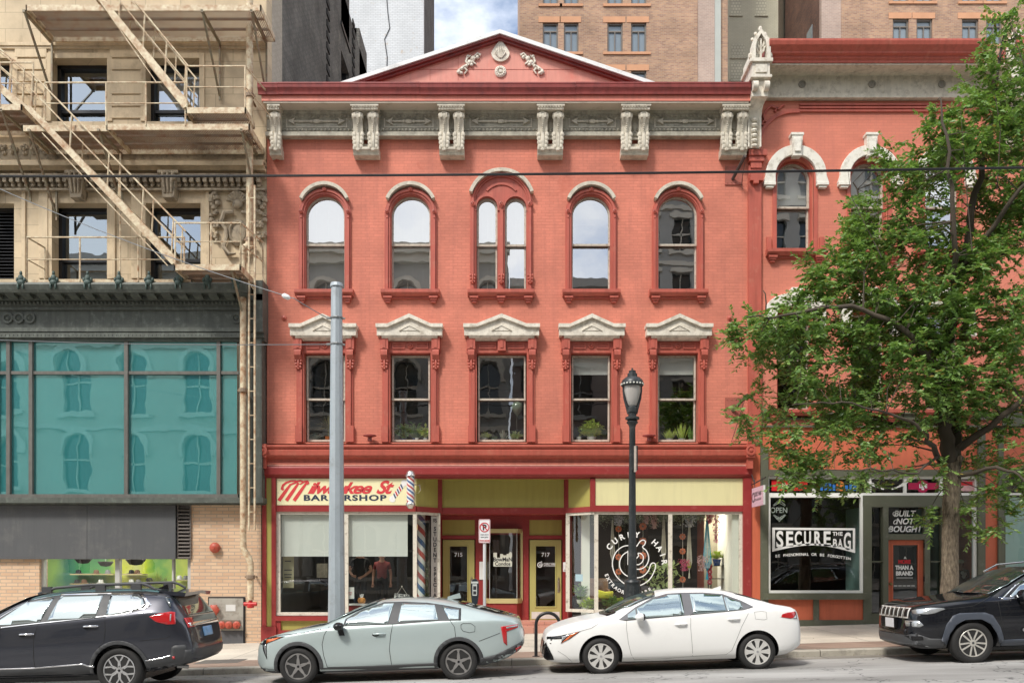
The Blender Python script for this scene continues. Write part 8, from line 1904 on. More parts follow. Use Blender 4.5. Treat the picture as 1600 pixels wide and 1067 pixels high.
def macrame(px, y, py0, py1, col, w0, w1, label, pot=None):
    o = thing('macrame_hanger', label, 'plant hanger', (P_(px, y), y, wz(py0, y)), 'macrame hangers in the salon window'); b = MB(); x = P_(px, y); z0, z1 = wz(py0, y), wz(py1, y); zm = z0+(z1-z0)*.72
    for k in range(8): a = 2*PI*k/8; b.tube([(x+w0*math.cos(a)*.3, y+w0*math.sin(a)*.3, z0), (x+w1*math.cos(a), y+w1*math.sin(a), zm), (x, y, zm-.22), (x+w0*.5*math.cos(a), y+w0*.5*math.sin(a), z1)], .009 if w1 < .12 else .02, 5)
    b.build('cords', col, o)
    if pot: b = MB(); b.lathe([(w1*.6, zm-.14), (w1*.92, zm), (w1*.8, zm+.0)], (x, y, 0), 'z', 12); b.build('pot', pot, o, smooth=40)
    return o
macrame(957, .6, 812, 885, m_rope, .03, .06, 'thin pale macrame hanger nearest the left mullion'); macrame(1037, .7, 803, 885, m_rope, .04, .06, 'pale macrame hanger beside the centre mullion')
macrame(1077, .6, 815, 903, m_rope, .04, .07, 'cream macrame hanger holding a lime pot', M('lime_pot', (.40, .50, .08), .5)); macrame(1105, .6, 812, 905, M('turquoise_cord', (.03, .33, .48), .7, var=.15), .07, .11, 'wide turquoise macrame hanger at right', M('light_blue_bowl', (.35, .50, .60), .4))
def dangling(px, y, py0, py1, w, mat, label, n=160):
    o = thing('hanging_flowers', label, 'flowers', (P_(px, y), y, wz(py0, y)), 'hanging blossoms in the salon window'); b = MB(); x = P_(px, y); z0, z1 = wz(py0, y), wz(py1, y); b.tube([(x, y, z0+.02), (x, y, z1)], .006, 4); b.build('stem', m_leafC, o); b = MB()
    for i in range(n): t = rnd.random(); c = Vector((x+rnd.gauss(0, w*(1-.6*t)), y+rnd.gauss(0, w*.7), z0+(z1-z0)*t)); leaf(b, c, c+Vector((rnd.uniform(-.04, .04), 0, -.045)), .035)
    b.build('petals', mat, o)
m_pk = M('pink_petals', (.60, .12, .22), .7, var=.5, vs=20); m_pale = M('lavender_petals', (.50, .48, .55), .7, var=.3, vs=20); m_pp = M('pale_pink_petals', (.60, .38, .38), .7, var=.3, vs=20)
dangling(1118.5, .5, 802, 846, .06, m_pk, 'long magenta hanging blossom at the right of the salon window'); dangling(1109, .5, 800, 816, .05, m_pk, 'short magenta blossom left of the long one'); dangling(1022, .5, 802, 824, .06, m_pp, 'pale pink hanging blossom right of the lamp post'); dangling(1010, .5, 802, 816, .05, m_pp, 'pale pink blossom tight to the lamp post'); dangling(966, .5, 802, 820, .08, m_pale, 'lavender hanging blossom left of the lamp post'); dangling(1077, .5, 802, 822, .09, m_pale, 'lavender hanging blossom above the lime pot'); dangling(1069, .5, 872, 890, .07, m_pk, 'magenta blossoms beside the long coral garland'); dangling(1096, .5, 866, 890, .07, m_pp, 'pink blossoms left of the turquoise hanger')
o = thing('ceiling_greenery', 'band of artificial greenery hung along the top of the salon window', 'greenery', (P_(1020, .7), .7, wz(800, .7))); b = MB()
for i in range(2600): x = rnd.uniform(P_(925, .7), P_(1108, .7)); c = Vector((x, rnd.uniform(.35, 1.1), wz(801, .7)-abs(rnd.gauss(0, .13)))); leaf(b, c, c+Vector((rnd.uniform(-.06, .06), rnd.uniform(-.03, .03), rnd.uniform(-.06, .01))), .03)
b.build('leaves', M('olive_grey_leaves', (.15, .17, .11), .7, var=.4, vs=9), o); b = MB(); b.box(P_(925, .7), P_(1108, .7), .4, 1.1, wz(800, .7)+.0, wz(800, .7)+.03); b.build('trellis', m_leafC, o)
plant(P_(1035, .6), .6, zf, 'big cream edged rubber plant in the salon window', .16, .30, m_terra, 'broad', 1.0, .42, 10, m_varieg)
o = [q for q in C.objects if q.name.startswith('potted_plant')][-1]
b = MB()
for i in range(120):
    a = rnd.random()*2*PI; rr = .45*math.sqrt(rnd.random()); c = Vector((P_(1036, .6)+rr*math.cos(a), .6+.4*rr*math.sin(a), zf+.45+.95*rnd.random()*(1-.3*rr))); a2 = rnd.random()*2*PI; leaf(b, c, c+Vector((.17*math.cos(a2), -.05, .17*math.sin(a2)*.8+.04)), .10)
b.build('broad_leaves', m_varieg, o)
plant(P_(918, .9), .55, zf, 'leafy green plant low behind the angled salon glass', .1, .14, m_wpot, 'broad', .36, .2, 70, m_leafB); plant(P_(905, .8), .75, zf+.3, 'trailing green plant on the left wall of the salon window', .08, .1, m_wpot, 'broad', .5, .12, 50, m_leafA)
plant(P_(955, .4), .4, zf, 'green leafy plant in front of the rattan chair', .12, .15, m_terra, 'broad', .42, .22, 90, m_leafA); plant(P_(975, .4), .4, zf, 'bright lime plant by the base of the lamp post', .12, .15, m_terra, 'broad', .40, .22, 90, m_leafB); plant(P_(995, .5), .5, zf, 'dark leafy plant right of the lamp post base', .12, .15, m_terra, 'broad', .55, .25, 90, m_leafC)
plant(P_(1120, 1.2), 1.2, wz(883, 1.2), 'little yellow-green plant in a blue glazed pot on the black shelf', .11, .17, m_bpot, 'broad', .22, .16, 46, m_leafB)
# rattan chair, cushion, black shelf
m_rat = M('striped_rattan', (.30, .19, .12), .7, var=.5, vs=14); ch = thing('rattan_chair', 'brown woven armchair in the salon window', 'chair', (P_(935, 1.2), 1.2, zf)); x0, x1 = P_(917, 1.2), P_(952, 1.2)
b = MB(); b.prism([(x0, zf+.4), (x1, zf+.4), (x1, zf+.86), (x1-.06, zf+.95), (x0+.06, zf+.95), (x0, zf+.86)], 1.45, 1.52); b.build('backrest', m_rat, ch, bevel=.01); b = MB(); b.box(x0, x1, 1.0, 1.45, zf+.34, zf+.42); b.build('seat', m_rat, ch)
for s, xx in ((0, x0), (1, x1-.06)):
    b = MB(); b.box(xx, xx+.06, .98, 1.45, zf+.60, zf+.66); b.build('armrest', m_rat, ch)
    for yy in (1.0, 1.40): b = MB(); b.box(xx, xx+.06, yy, yy+.06, zf, zf+.6 if yy < 1.2 else zf+.4); b.build('leg', m_rat, ch)
b = MB(); xx = P_(946, .95); zz = zf+.52; b.prism([(xx-.2, zz-.10), (xx+.18, zz-.12), (xx+.22, zz+.10), (xx, zz+.08), (xx-.22, zz+.14)], .9, 1.02); tag(b.build('cushion', M('yellow_cushion', (.55, .52, .05), .8, var=.15), None, bevel=.03, smooth=60), 'mustard yellow cushion on the rattan chair', 'cushion')
b = MB(); xx = P_(1082, 1.0); ch2 = thing('wicker_chair', 'pinkish wicker chair back above the white sedan roof', 'chair', (xx, 1.0, zf)); b.prism([(xx-.25, zf+.35), (xx+.25, zf+.35), (xx+.25, zf+.62), (xx+.2, zf+.68), (xx-.2, zf+.68), (xx-.25, zf+.62)], 1.2, 1.25); b.build('backrest', M('pink_wicker', (.45, .25, .2), .7, var=.5, vs=16), ch2); b = MB(); b.box(xx-.25, xx+.25, .8, 1.2, zf+.33, zf+.39); b.build('seat', bpy.data.materials['pink_wicker'], ch2)
for a_ in (-.22, .19):
    for yy in (.8, 1.17): b = MB(); b.box(xx+a_, xx+a_+.03, yy, yy+.03, zf, zf+.33); b.build('leg', m_black, ch2)
sh_ = thing('metal_shelf', 'black metal shelf unit against the pale inner wall', 'shelf', (P_(1122, 1.2), 1.2, zf)); x0, x1 = P_(1108, 1.2), P_(1137, 1.2)
for xx in (x0, x1-.03):
    for yy in (1.05, 1.35): b = MB(); b.box(xx, xx+.03, yy, yy+.03, zf, wz(877, 1.2)); b.build('post', m_black, sh_)
for py in (883, 903, 925, 945): b = MB(); b.box(x0, x1, 1.05, 1.38, wz(py, 1.2)-.02, wz(py, 1.2)); b.build('shelf_board', m_black, sh_)
# --- barbershop window ---
b = MB(); b.box(wx(541, .08), wx(553.5, .08), .070, .075, wz(935, .08), wz(917, .08)); pp = thing('window_notice', 'white paper notice right of the steel pole in the barbershop glass', 'notice', (wx(547, .07), .07, wz(926, .07))); b.build('sheet', m_pw, pp); b = MB(); b.box(wx(545, .07), wx(550, .07), .066, .069, wz(926, .07), wz(925, .07)); b.box(wx(546, .07), wx(549, .07), .066, .069, wz(929, .07), wz(928, .07)); b.build('printed_lines', m_sred, pp)
pp = thing('price_poster', 'tall cream poster with small print at the left of the barbershop window', 'poster', (wx(450, .3), .3, wz(890, .3))); b = MB(); b.box(wx(441, .3), wx(459, .3), .30, .31, wz(918, .3), wz(868, .3)); b.build('sheet', M('cream_poster', (.42, .38, .24), .6, var=.12), pp); b = MB()
for py, w in ((876, 5), (890, 6), (897, 6), (901, 5)): b.box(wx(450-w, .3), wx(450+w, .3), .295, .299, wz(py+1, .3), wz(py-.6, .3))
b.build('printed_lines', m_sblk, pp)
yb = .2; cx, cz = wx(628, yb), wz(932, yb); wo = thing('door_sign', 'white YES WE ARE OPEN sign hanging tilted in the barbershop window', 'sign', (cx, yb, cz)); b = MB(); b.box(-.20, .20, -.005, .005, -.12, .07); text_ = b; b.v = [(cx+v[0]*.99+v[2]*.1, yb+v[1], cz+v[2]-v[0]*.1) for v in b.v]; b.build('board', m_pw, wo)
b = text_mb('YES WE ARE', 0, .01, .075, 0, bold=.003); text_mb('OPEN', 0, -.10, .13, 0, b, bold=.006); b.v = [(cx+v[0]*.99+v[2]*.1, yb-.008+v[1], cz+v[2]-v[0]*.1) for v in b.v]; b.build('lettering', m_sblk, wo); b = MB(); b.tube([(cx-.12, yb, cz+.08), (cx, yb, cz+.26), (cx+.14, yb, cz+.05)], .006, 5); b.ball((cx, yb-.01, cz+.27), .02, 6, 4); b.build('cord', m_rope, wo)
yb = .35; cx, cz = wx(565, yb), wz(942, yb); pk = thing('pumpkin', 'small orange pumpkin with a white tuft on the barbershop window ledge', 'pumpkin', (cx, yb, cz)); b = MB()
for k in range(7): a = 2*PI*k/7; b.ball((cx+.045*math.cos(a), yb+.045*math.sin(a), cz+.07), (.06, .06, .08), 8, 6)
b.build('flesh', M('pumpkin_skin', (.60, .25, .04), .5, var=.25, vs=12), pk, smooth=60); b = MB()
for k in range(5): b.tube([(cx, yb, cz+.12), (cx+.04*math.cos(k), yb, cz+.20), (cx+.05*math.cos(k*1.7), yb, cz+.24)], [.018, .014, .004], 5)
b.build('tuft', m_pw, pk)
bc = thing('counter', 'red fronted counter behind the barbershop glass', 'counter', (wx(575, .5), .5, 0)); b = MB(); b.box(wx(541, .5), wx(640, .5), .3, .7, SF['z_g0']-.02, wz(945, .5)); b.build('front', m_maroon, bc); b = MB(); b.box(wx(541, .5)-.03, wx(640, .5), .27, .72, wz(945, .5), wz(943, .5)); b.build('countertop', m_pw, bc)
b = MB(); b.box(wx(495, 3.0), wx(512, 3.0), 2.98, 3.0, wz(902, 3), wz(880, 3)); b.build('painted_sheet', M('pale_print', (.35, .33, .27), .6, var=.5, vs=10), thing('framed_print', 'pale framed print on the dark wall behind the barbershop glass', 'picture', (wx(503, 3), 3, wz(891, 3))))
# warm wall lamp
yb = 1.6; cx, cz = wx(655, yb), wz(822, yb); wl = thing('wall_lamp', 'warm lit half bowl lamp seen through the angled glass', 'lamp', (cx, yb, cz)); b = MB(); b.lathe([(.001, -.11), (.08, -.09), (.13, -.02), (.14, .05)], (cx, yb, cz), 'z', 16); m = M('lit_shade', (.9, .6, .3), .5, var=0, bump=0); m.node_tree.nodes['Principled BSDF'].inputs['Emission Color'].default_value = (1, .6, .25, 1); m.node_tree.nodes['Principled BSDF'].inputs['Emission Strength'].default_value = .7; b.build('lamp_bowl', m, wl, smooth=60); b = MB(); b.box(cx-.03, cx+.03, yb+.05, yb+.3, cz-.02, cz+.05); b.build('lamp_arm', m_black, wl)
def add_fill_light(name, label, x, y, z, w, d, power, col=(1, .9, .76)):  # assumed ceiling light, added so that the shop display shows
    o = thing(name, label, 'added light', (x, y, z)); b = MB(); b.box(x-w/2, x+w/2, y-d/2, y+d/2, z, z+.05); b.build('fill_housing', m_pw, o)
    l = bpy.data.lights.new('fill_lamp', 'AREA'); l.shape = 'RECTANGLE'; l.size = w; l.size_y = d; l.energy = power; l.color = col; q = bpy.data.objects.new('fill_lamp', l); C.objects.link(q); q.parent = o; q.location = (0, 0, -.01)
add_fill_light('added_fill_light', 'unseen light added to brighten the hair salon display', wx(1035, 1.3), 1.3, wz(795, 1.3), 3.0, .5, 75)
add_fill_light('added_fill_light', 'unseen light added to brighten the barbershop window', wx(560, 1.9), 1.9, wz(800, 1.9), 2.4, .5, 26)
add_fill_light('added_fill_light', 'unseen light added to brighten the shop with the painted wall', wx(165, 1.0), 1.0, wz(868)+.22, 3.9, .6, 42, (1, .97, .9))
# ================= PEOPLE =================
def person(name, label, cat, x, y, z, joints, cols, hair=None, cap=None, grp=None):
    """joints: dict name -> (dx, dy, dz, radius); one skin over the whole skeleton"""
    J_ = joints; edges = [('pelvis', 'waist'), ('waist', 'chest'), ('chest', 'neck'), ('neck', 'head'), ('head', 'crown')]
    for s in 'lr': edges += [('chest', 'sh'+s), ('sh'+s, 'el'+s), ('el'+s, 'wr'+s), ('wr'+s, 'ha'+s), ('pelvis', 'hi'+s), ('hi'+s, 'kn'+s), ('kn'+s, 'an'+s), ('an'+s, 'to'+s)]
    for s in 'lr':
        w_ = Vector(J_['ha'+s][:3]); d = (w_-Vector(J_['wr'+s][:3])).normalized(); side = d.cross(Vector((0, 1, 0))).normalized()
        for k in range(4): n1 = 'f%s%d' % (s, k); off = side*(.028-.018*k); J_[n1] = (*(w_+off+d*.035), .010); J_[n1+'t'] = (*(w_+off*1.15+d*(.085-.008*abs(k-1.5))+Vector((0, -.02, 0))), .008); edges += [('ha'+s, n1), (n1, n1+'t')]
        J_['th'+s] = (*(w_+side*.05+d*.0+Vector((0, -.02, 0))), .011); edges.append(('ha'+s, 'th'+s))
    names = list(J_); me = bpy.data.meshes.new('p'); me.from_pydata([J_[n][:3] for n in names], [(names.index(a), names.index(b)) for a, b in edges], []); ob = bpy.data.objects.new('p', me); C.objects.link(ob)
    ob.modifiers.new('s', 'SKIN'); sv = me.skin_vertices[0].data
    for i, n in enumerate(names): r = J_[n][3]; sv[i].radius = (r, r*.8) if n in ('chest', 'waist', 'pelvis') else (r, r); sv[i].use_root = n == 'pelvis'
    ob.modifiers.new('u', 'SUBSURF').levels = 1; ob.modifiers['u'].render_levels = 1
    dg = bpy.context.evaluated_depsgraph_get(); m2 = bpy.data.meshes.new_from_object(ob.evaluated_get(dg)); bpy.data.objects.remove(ob)
    o = thing(name, label, cat, (x, y, z), grp); bd = bpy.data.objects.new('body', m2); C.objects.link(bd); bd.parent = o
    m2.materials.clear()
    for c in cols: m2.materials.append(c)      # skin, shirt, trousers, shoes
    el, wr = [Vector(J_['el'+s][:3]) for s in 'lr'], [Vector(J_['wr'+s][:3]) for s in 'lr']; slv = J_.get('_sleeve', None)
    for p in m2.polygons:
        c = p.center; k = 1; p.use_smooth = True
        if c.z < J_['pelvis'][2]+.02: k = 2
        if c.z < .10: k = 3
        if c.z > J_['neck'][2]-.02: k = 0
        for s in 'lr':
            a, b_ = Vector(J_['sh'+s][:3]), Vector(J_['el'+s][:3]); w_ = Vector(J_['wr'+s][:3]); ha = Vector(J_['ha'+s][:3])
            def dist(p_, u, v): t = max(0, min(1, (p_-u).dot(v-u)/(v-u).length_squared)); return (p_-(u+(v-u)*t)).length, t
            if dist(c, w_, ha)[0] < .07: k = 0
            d_, t = dist(c, b_, w_)
            if d_ < .065 and t > .02: k = 0
            d_, t = dist(c, a, b_)
            if d_ < .075 and t > .62: k = 0
            if d_ < .09 and .15 < t <= .62: k = 1
        p.material_index = k
    hx, hy, hz, hr = J_['head']; f = MB()
    f.ball((hx, hy-hr*1.0, hz-.005), (.014, .02, .022), 8, 5)
    for s in (-1, 1): f.ball((hx+s*hr*1.0, hy, hz), (.012, .02, .03), 6, 4)
    q = f.build('face_features', cols[0], None, smooth=60); q.parent = o
    f = MB()
    for s in (-1, 1): f.ball((hx+s*.032, hy-hr*.93, hz+.018), (.012, .008, .007), 6, 4)
    q = f.build('eyes', m_sblk, None); q.parent = o
    f = MB(); f.ball((hx, hy-hr*.95, hz-.045), (.024, .008, .006), 6, 4); q = f.build('mouth', M('lip', (.35, .12, .1), .6, bump=0), None); q.parent = o
    if hair: f = MB(); f.ball((hx, hy+.02, hz+.055), (hr*1.12, hr*1.15, hr*.85), 12, 8); q = f.build('hair', hair, None, smooth=60); q.parent = o
    if cap: f = MB(); f.ball((hx, hy+.01, hz+.07), (hr*1.15, hr*1.2, hr*.75), 12, 8); f.prism([(hx-hr*.8, hy-hr*1.1), (hx-hr*.5, hy-hr*1.9), (hx+hr*.5, hy-hr*1.9), (hx+hr*.8, hy-hr*1.1)], hz+.055, hz+.07, 'z'); q = f.build('cap', cap, None, smooth=50); q.parent = o
    return o
def stand(h=1.76, arms='down'):
    k = h/1.76; J_ = dict(pelvis=(0, 0, .96, .15), waist=(0, 0, 1.12, .135), chest=(0, 0, 1.36, .155), neck=(0, -.01, 1.50, .055), head=(0, -.02, 1.62, .085), crown=(0, -.01, 1.70, .07),
        hil=(.09, 0, .90, .10), knl=(.10, -.02, .50, .065), anl=(.10, 0, .09, .045), tol=(.12, -.14, .04, .04), hir=(-.09, 0, .90, .10), knr=(-.10, -.02, .50, .065), anr=(-.10, 0, .09, .045), tor=(-.12, -.14, .04, .04),
        shl=(.19, 0, 1.42, .065), ell=(.25, .02, 1.13, .046), wrl=(.26, -.06, .88, .030), hal=(.26, -.08, .80, .032), shr=(-.19, 0, 1.42, .065), elr=(-.25, .02, 1.13, .046), wrr=(-.26, -.06, .88, .030), har=(-.26, -.08, .80, .032))
    if arms == 'work': J_.update(ell=(.30, -.03, 1.16, .046), wrl=(.12, -.22, 1.00, .030), hal=(.04, -.27, .97, .032), elr=(-.28, -.05, 1.14, .046), wrr=(-.16, -.25, 1.02, .03), har=(-.09, -.30, 1.0, .032))
    return {n: (v[0]*k, v[1]*k, v[2]*k, v[3]*k) for n, v in J_.items()}
m_skin = M('light_skin', (.50, .27, .19), .6, var=.08, bump=0); m_bshirt = M('black_tee', (.012, .012, .014), .8); m_trous = M('dark_trousers', (.015, .017, .022), .8); m_shoe = m_black; m_rshirt = M('dull_red_shirt', (.22, .035, .035), .8)
yb = 1.25; person('person', 'barber in a black T-shirt bending his arms, head behind the shade', 'person', wx(563, yb), yb, .45, stand(1.80, 'work'), [m_skin, m_bshirt, m_trous, m_shoe], hair=M('dark_hair', (.02, .015, .01), .8))
yb = 2.1; person('person', 'person in a dull red shirt further back in the barbershop', 'person', wx(597, yb), yb, .45, stand(1.70), [m_skin, m_rshirt, m_trous, m_shoe], hair=bpy.data.materials['dark_hair'])
yb = 1.1; person('person', 'person in a dark cap behind the strip window of the tan brick wall', 'person', wx(234, yb), yb, -.27, stand(1.72), [m_skin, M('olive_top', (.10, .10, .06), .8), m_trous, m_shoe], cap=m_bshirt)
yb = .75; mn = person('mannequin', 'mannequin in a black printed sweatshirt and pale cap behind the tree trunk', 'mannequin', wx(1500, yb), yb, .18, stand(1.76), [M('mannequin_skin', (.22, .13, .09), .6), m_bshirt, m_trous, m_shoe], cap=M('khaki_cap', (.38, .40, .30), .8))
b = MB(); 
for dx, dz, r in ((-.03, .06, .05), (.04, .03, .045), (0, -.03, .055)): b.ball((dx, -.185, 1.33+dz), (r, .012, r), 8, 5)
q = b.build('printed_badge', M('grey_print', (.38, .42, .40), .6, var=.4, vs=20), None); q.parent = mn
# shelves in the hat and plant shop on the left
ls = thing('display_shelf', 'pale wooden wall shelves with hats and bottles behind the strip window', 'shelf', (wx(180, 1.7), 1.7, wz(900, 1.7)))
for a_, c_, py in ((112, 178, 896), (190, 225, 896), (112, 178, 911), (190, 225, 911), (275, 296, 905)): b = MB(); b.box(wx(a_, 1.7), wx(c_, 1.7), 1.6, 1.95, wz(py, 1.7)-.03, wz(py, 1.7)); b.build('shelf_board', M('pale_wood', (.50, .40, .20), .6) if 'pale_wood' not in bpy.data.materials else bpy.data.materials['pale_wood'], ls)
cols_ = [m_bshirt, M('brown_felt', (.16, .08, .04), .8), m_wpot, M('grey_felt', (.2, .2, .2), .8)]
for i, (px, py) in enumerate(((120, 911), (131, 911), (157, 911), (168, 896), (122, 896), (150, 896), (205, 911), (216, 911), (205, 896), (214, 896), (280, 905), (290, 905))):
    x, z_ = wx(px, 1.7), wz(py, 1.7); o = thing('hat', ('black', 'brown', 'white', 'grey')[i % 4]+' hat on the %s shelf, %s' % (('lower', 'upper')[py < 900], ['far left', 'left', 'centre left', 'right of centre', 'by the corner', 'beside the frame', 'near the mullion', 'right of the mullion', 'by the green column', 'close to the column', 'left of pair at right end', 'right of pair at right end'][i]), 'hat', (x, 1.72, z_), 'hats on the shelves'); b = MB(); b.lathe([(.12, 0), (.12, .012), (.075, .015), (.07, .08), (.04, .11), (.001, .11)], (x, 1.72, z_+.001), 'z', 14); b.build('felt', cols_[i % 4], o, smooth=40)
for px, py, r in ((212, 874, .26), (130, 873, .22), (165, 878, .20)):
    o = thing('hanging_basket', 'dark woven basket hanging %s in the strip window' % {212: 'right of the mullion', 130: 'at far left', 165: 'left of the mullion'}[px], 'basket', (wx(px, 1.0), 1.0, wz(py, 1.0)), 'baskets hanging in the strip window'); b = MB(); b.lathe([(.001, -r*.6), (r*.6, -r*.5), (r, 0), (r*.96, .02)], (wx(px, 1.0), 1.0, wz(py, 1.0)), 'z', 16); b.build('bowl', M('black_weave', (.03, .022, .018), .8, bs=60) if 'black_weave' not in bpy.data.materials else bpy.data.materials['black_weave'], o, smooth=50); b = MB(); b.tube([(wx(px, 1.0), 1.0, wz(py, 1.0)-.02), (wx(px, 1.0), 1.0, wz(866, 1.0)+.25)], .008, 4); b.build('cord', m_rope, o)
plant(wx(247, 1.0), 1.0, wz(930, 1.0), 'bright green fern behind the strip window near its right end', .12, .16, m_wpot, 'grass', .50, .26, 70, m_leafB)
# ================= STREET TREE =================
def tree():
    rn = random.Random(11); YT = -4.35; sT = F/(D+YT)
    X = lambda px: wx(px, YT); Z = lambda py: wz(py, YT); x0 = X(1484); zg = gz(x0, YT)
    t = thing('street_tree', 'large leafy street tree before the salmon red building', 'tree', (x0, YT, zg))
    limbs = []
    def limb(pts, rs): limbs.append(([Vector((X(a), YT+c, Z(b))) for a, b, c in pts], rs))
    limb([(1484, 1010, 0), (1484, 960, 0), (1484, 880, 0), (1486, 800, 0), (1488, 750, 0), (1484, 715, 0)], [.24, .185, .165, .16, .17, .15])
    limb([(1484, 720, 0), (1478, 670, 0), (1474, 620, .1), (1480, 560, .1), (1486, 500, 0), (1500, 420, 0), (1520, 330, 0), (1545, 220, 0), (1560, 120, 0), (1572, 30, 0)], [.16, .135, .12, .11, .10, .085, .07, .05, .03, .012])
    limb([(1490, 730, 0), (1502, 680, .2), (1512, 620, .5), (1530, 540, .8), (1560, 450, 1.0), (1590, 360, 1.0), (1620, 260, 1)], [.14, .11, .10, .085, .07, .05, .02])
    limb([(1480, 735, 0), (1455, 715, -.3), (1425, 695, -.7), (1405, 680, -.9), (1370, 668, -1.1), (1320, 655, -1.3), (1260, 650, -1.4), (1200, 655, -1.4)], [.08, .06, .045, .035, .028, .022, .015, .008])
    limb([(1476, 640, 0), (1450, 600, -.4), (1410, 560, -.8), (1350, 520, -1.0), (1280, 500, -1.0), (1200, 515, -.9), (1150, 510, -.8)], [.09, .075, .06, .05, .04, .022, .01])
    limb([(1482, 560, 0), (1440, 480, .4), (1400, 400, .6), (1370, 330, .6), (1350, 270, .5)], [.08, .06, .045, .03, .012])
    limb([(1486, 500, 0), (1460, 420, -.8), (1440, 330, -1.2), (1430, 240, -1.2), (1425, 200, -1.1)], [.07, .055, .04, .025, .01])
    limb([(1470, 660, 0), (1435, 655, .5), (1400, 650, .8), (1330, 620, 1.1), (1270, 560, 1.2), (1230, 480, 1.1), (1215, 430, 1)], [.075, .06, .055, .045, .03, .02, .01])
    limb([(1500, 700, 0), (1540, 660, -.6), (1590, 620, -1), (1650, 580, -1.2)], [.08, .06, .045, .02]); limb([(1488, 745, 0), (1520, 740, -.9), (1545, 760, -1.2), (1560, 810, -1.3)], [.05, .035, .02, .01])
    limb([(1500, 420, 0), (1540, 350, -.8), (1580, 280, -1.2), (1620, 200, -1.2)], [.06, .045, .03, .012]); limb([(1455, 715, -.3), (1400, 745, -.9), (1340, 745, -1.2), (1270, 745, -1.2), (1230, 750, -1.1)], [.03, .022, .016, .01, .006])
    tr = MB(); br = MB(); skel = []
    def cat(pts, rs, n=4):
        P, Rr = [], []
        for i in range(len(pts)-1):
            p0, p1, p2, p3 = pts[max(i-1, 0)], pts[i], pts[i+1], pts[min(i+2, len(pts)-1)]
            for k in range(n): u = k/n; P.append(.5*((2*p1)+(-p0+p2)*u+(2*p0-5*p1+4*p2-p3)*u*u+(-p0+3*p1-3*p2+p3)*u**3)); Rr.append(rs[i]+(rs[i+1]-rs[i])*u)
        return P+[pts[-1]], Rr+[rs[-1]]
    for i, (p, r) in enumerate(limbs):
        P, Rr = cat(p, r)
        if i == 0: P = [v+Vector((rn.uniform(-.012, .012), rn.uniform(-.012, .012), 0)) for v in P]
        else: P = [P[0]]+[v+Vector((rn.uniform(-.04, .04), rn.uniform(-.05, .05), rn.uniform(-.04, .04))) for v in P[1:]]
        (tr if i == 0 else br).tube(P, Rr, 12 if i < 2 else 8)
        if i: skel += [(v, q) for v, q in zip(P, Rr)]
    m = bpy.data.materials.new('bark'); nt, N, L, p = nodes(m); co = objco(nt)
    n1 = noise_n(nt, co, 9, 6, .7, (3, 3, .8)); c = ramp(nt, n1, [(.3, (.05, .038, .027)), (.52, (.19, .15, .105)), (.72, (.34, .28, .20))]); L.new(c, p.inputs['Base Color']); p.inputs['Roughness'].default_value = .95; L.new(bump_n(nt, n1, 1.0, .04), p.inputs['Normal'])
    tr.ball((x0+.12, YT-.2, Z(718)), (.07, .05, .07), 8, 5); tr.build('trunk', m, t, smooth=60)
    # crown: leaf clusters in an uneven envelope
    blobs = [(1500, 300, 95, 130, 1.0), (1568, 120, 48, 110, .7), (1600, 250, 70, 130, 1.0), (1420, 430, 110, 95, 1.2), (1375, 320, 45, 75, .8), (1330, 470, 80, 70, 1.0), (1270, 520, 95, 60, 1.2), (1255, 440, 42, 42, .7), (1195, 525, 52, 36, .8), (1160, 515, 26, 26, .5), (1200, 650, 48, 40, .8),
             (1250, 620, 80, 60, 1.2), (1300, 690, 95, 42, 1.2), (1350, 590, 110, 80, 1.3), (1440, 600, 100, 90, 1.2), (1500, 520, 110, 110, 1.3), (1580, 430, 90, 130, 1.3), (1620, 600, 90, 120, 1.2), (1540, 660, 60, 50, 1.1), (1415, 735, 55, 28, .9), (1300, 752, 62, 20, .8), (1250, 738, 32, 26, .7), (1545, 745, 50, 48, .9), (1535, 815, 36, 30, .6), (1590, 740, 40, 40, .9), (1460, 812, 22, 12, .4), (1350, 400, 50, 60, .8), (1465, 240, 48, 60, .8)]
    wsum = [b[2]*b[3] for b in blobs]; cl = []
    while len(cl) < 1550:
        b = rn.choices(blobs, wsum)[0]; a = rn.random()*2*PI; r = math.sqrt(rn.random()); px, py = b[0]+b[2]*r*math.cos(a), b[1]+b[3]*r*math.sin(a)
        dy = rn.uniform(-1, 1)*b[4]*1.25*math.sqrt(max(.05, 1-r*r*.8)); y = max(-7.3, min(-1.6, YT+dy)); s = (D+y)/F
        v = Vector(((px-800)*(D+YT)/F, y, H+(HY-py)*(D+YT)/F))
        if noise.noise(v*1.1+Vector((3, 7, 1))) < -.17: continue
        if all((v-q).length > .15 for q in cl[-200:]): cl.append(v)
    lf = MB(); 
    for ci, c in enumerate(cl):
        # twig from the nearest limb
        best = min(skel, key=lambda q: (q[0]-c).length+ (0 if q[0].z < c.z+.3 else .8)); a = best[0]; d = c-a
        if d.length > .1:
            mid = a+d*.5+Vector((rn.uniform(-.12, .12), rn.uniform(-.12, .12), rn.uniform(.0, .15)))*min(1, d.length); r0 = min(best[1]*.5, .008+.010*d.length); br.tube([a, mid, c], [r0, r0*.6, .004], 5, caps=False)
            if ci % 3 == 0: skel.append((mid, r0*.6))
        dirs = [Vector((rn.gauss(0, 1), rn.gauss(0, 1), rn.gauss(0, .7))).normalized() for _ in range(4)]
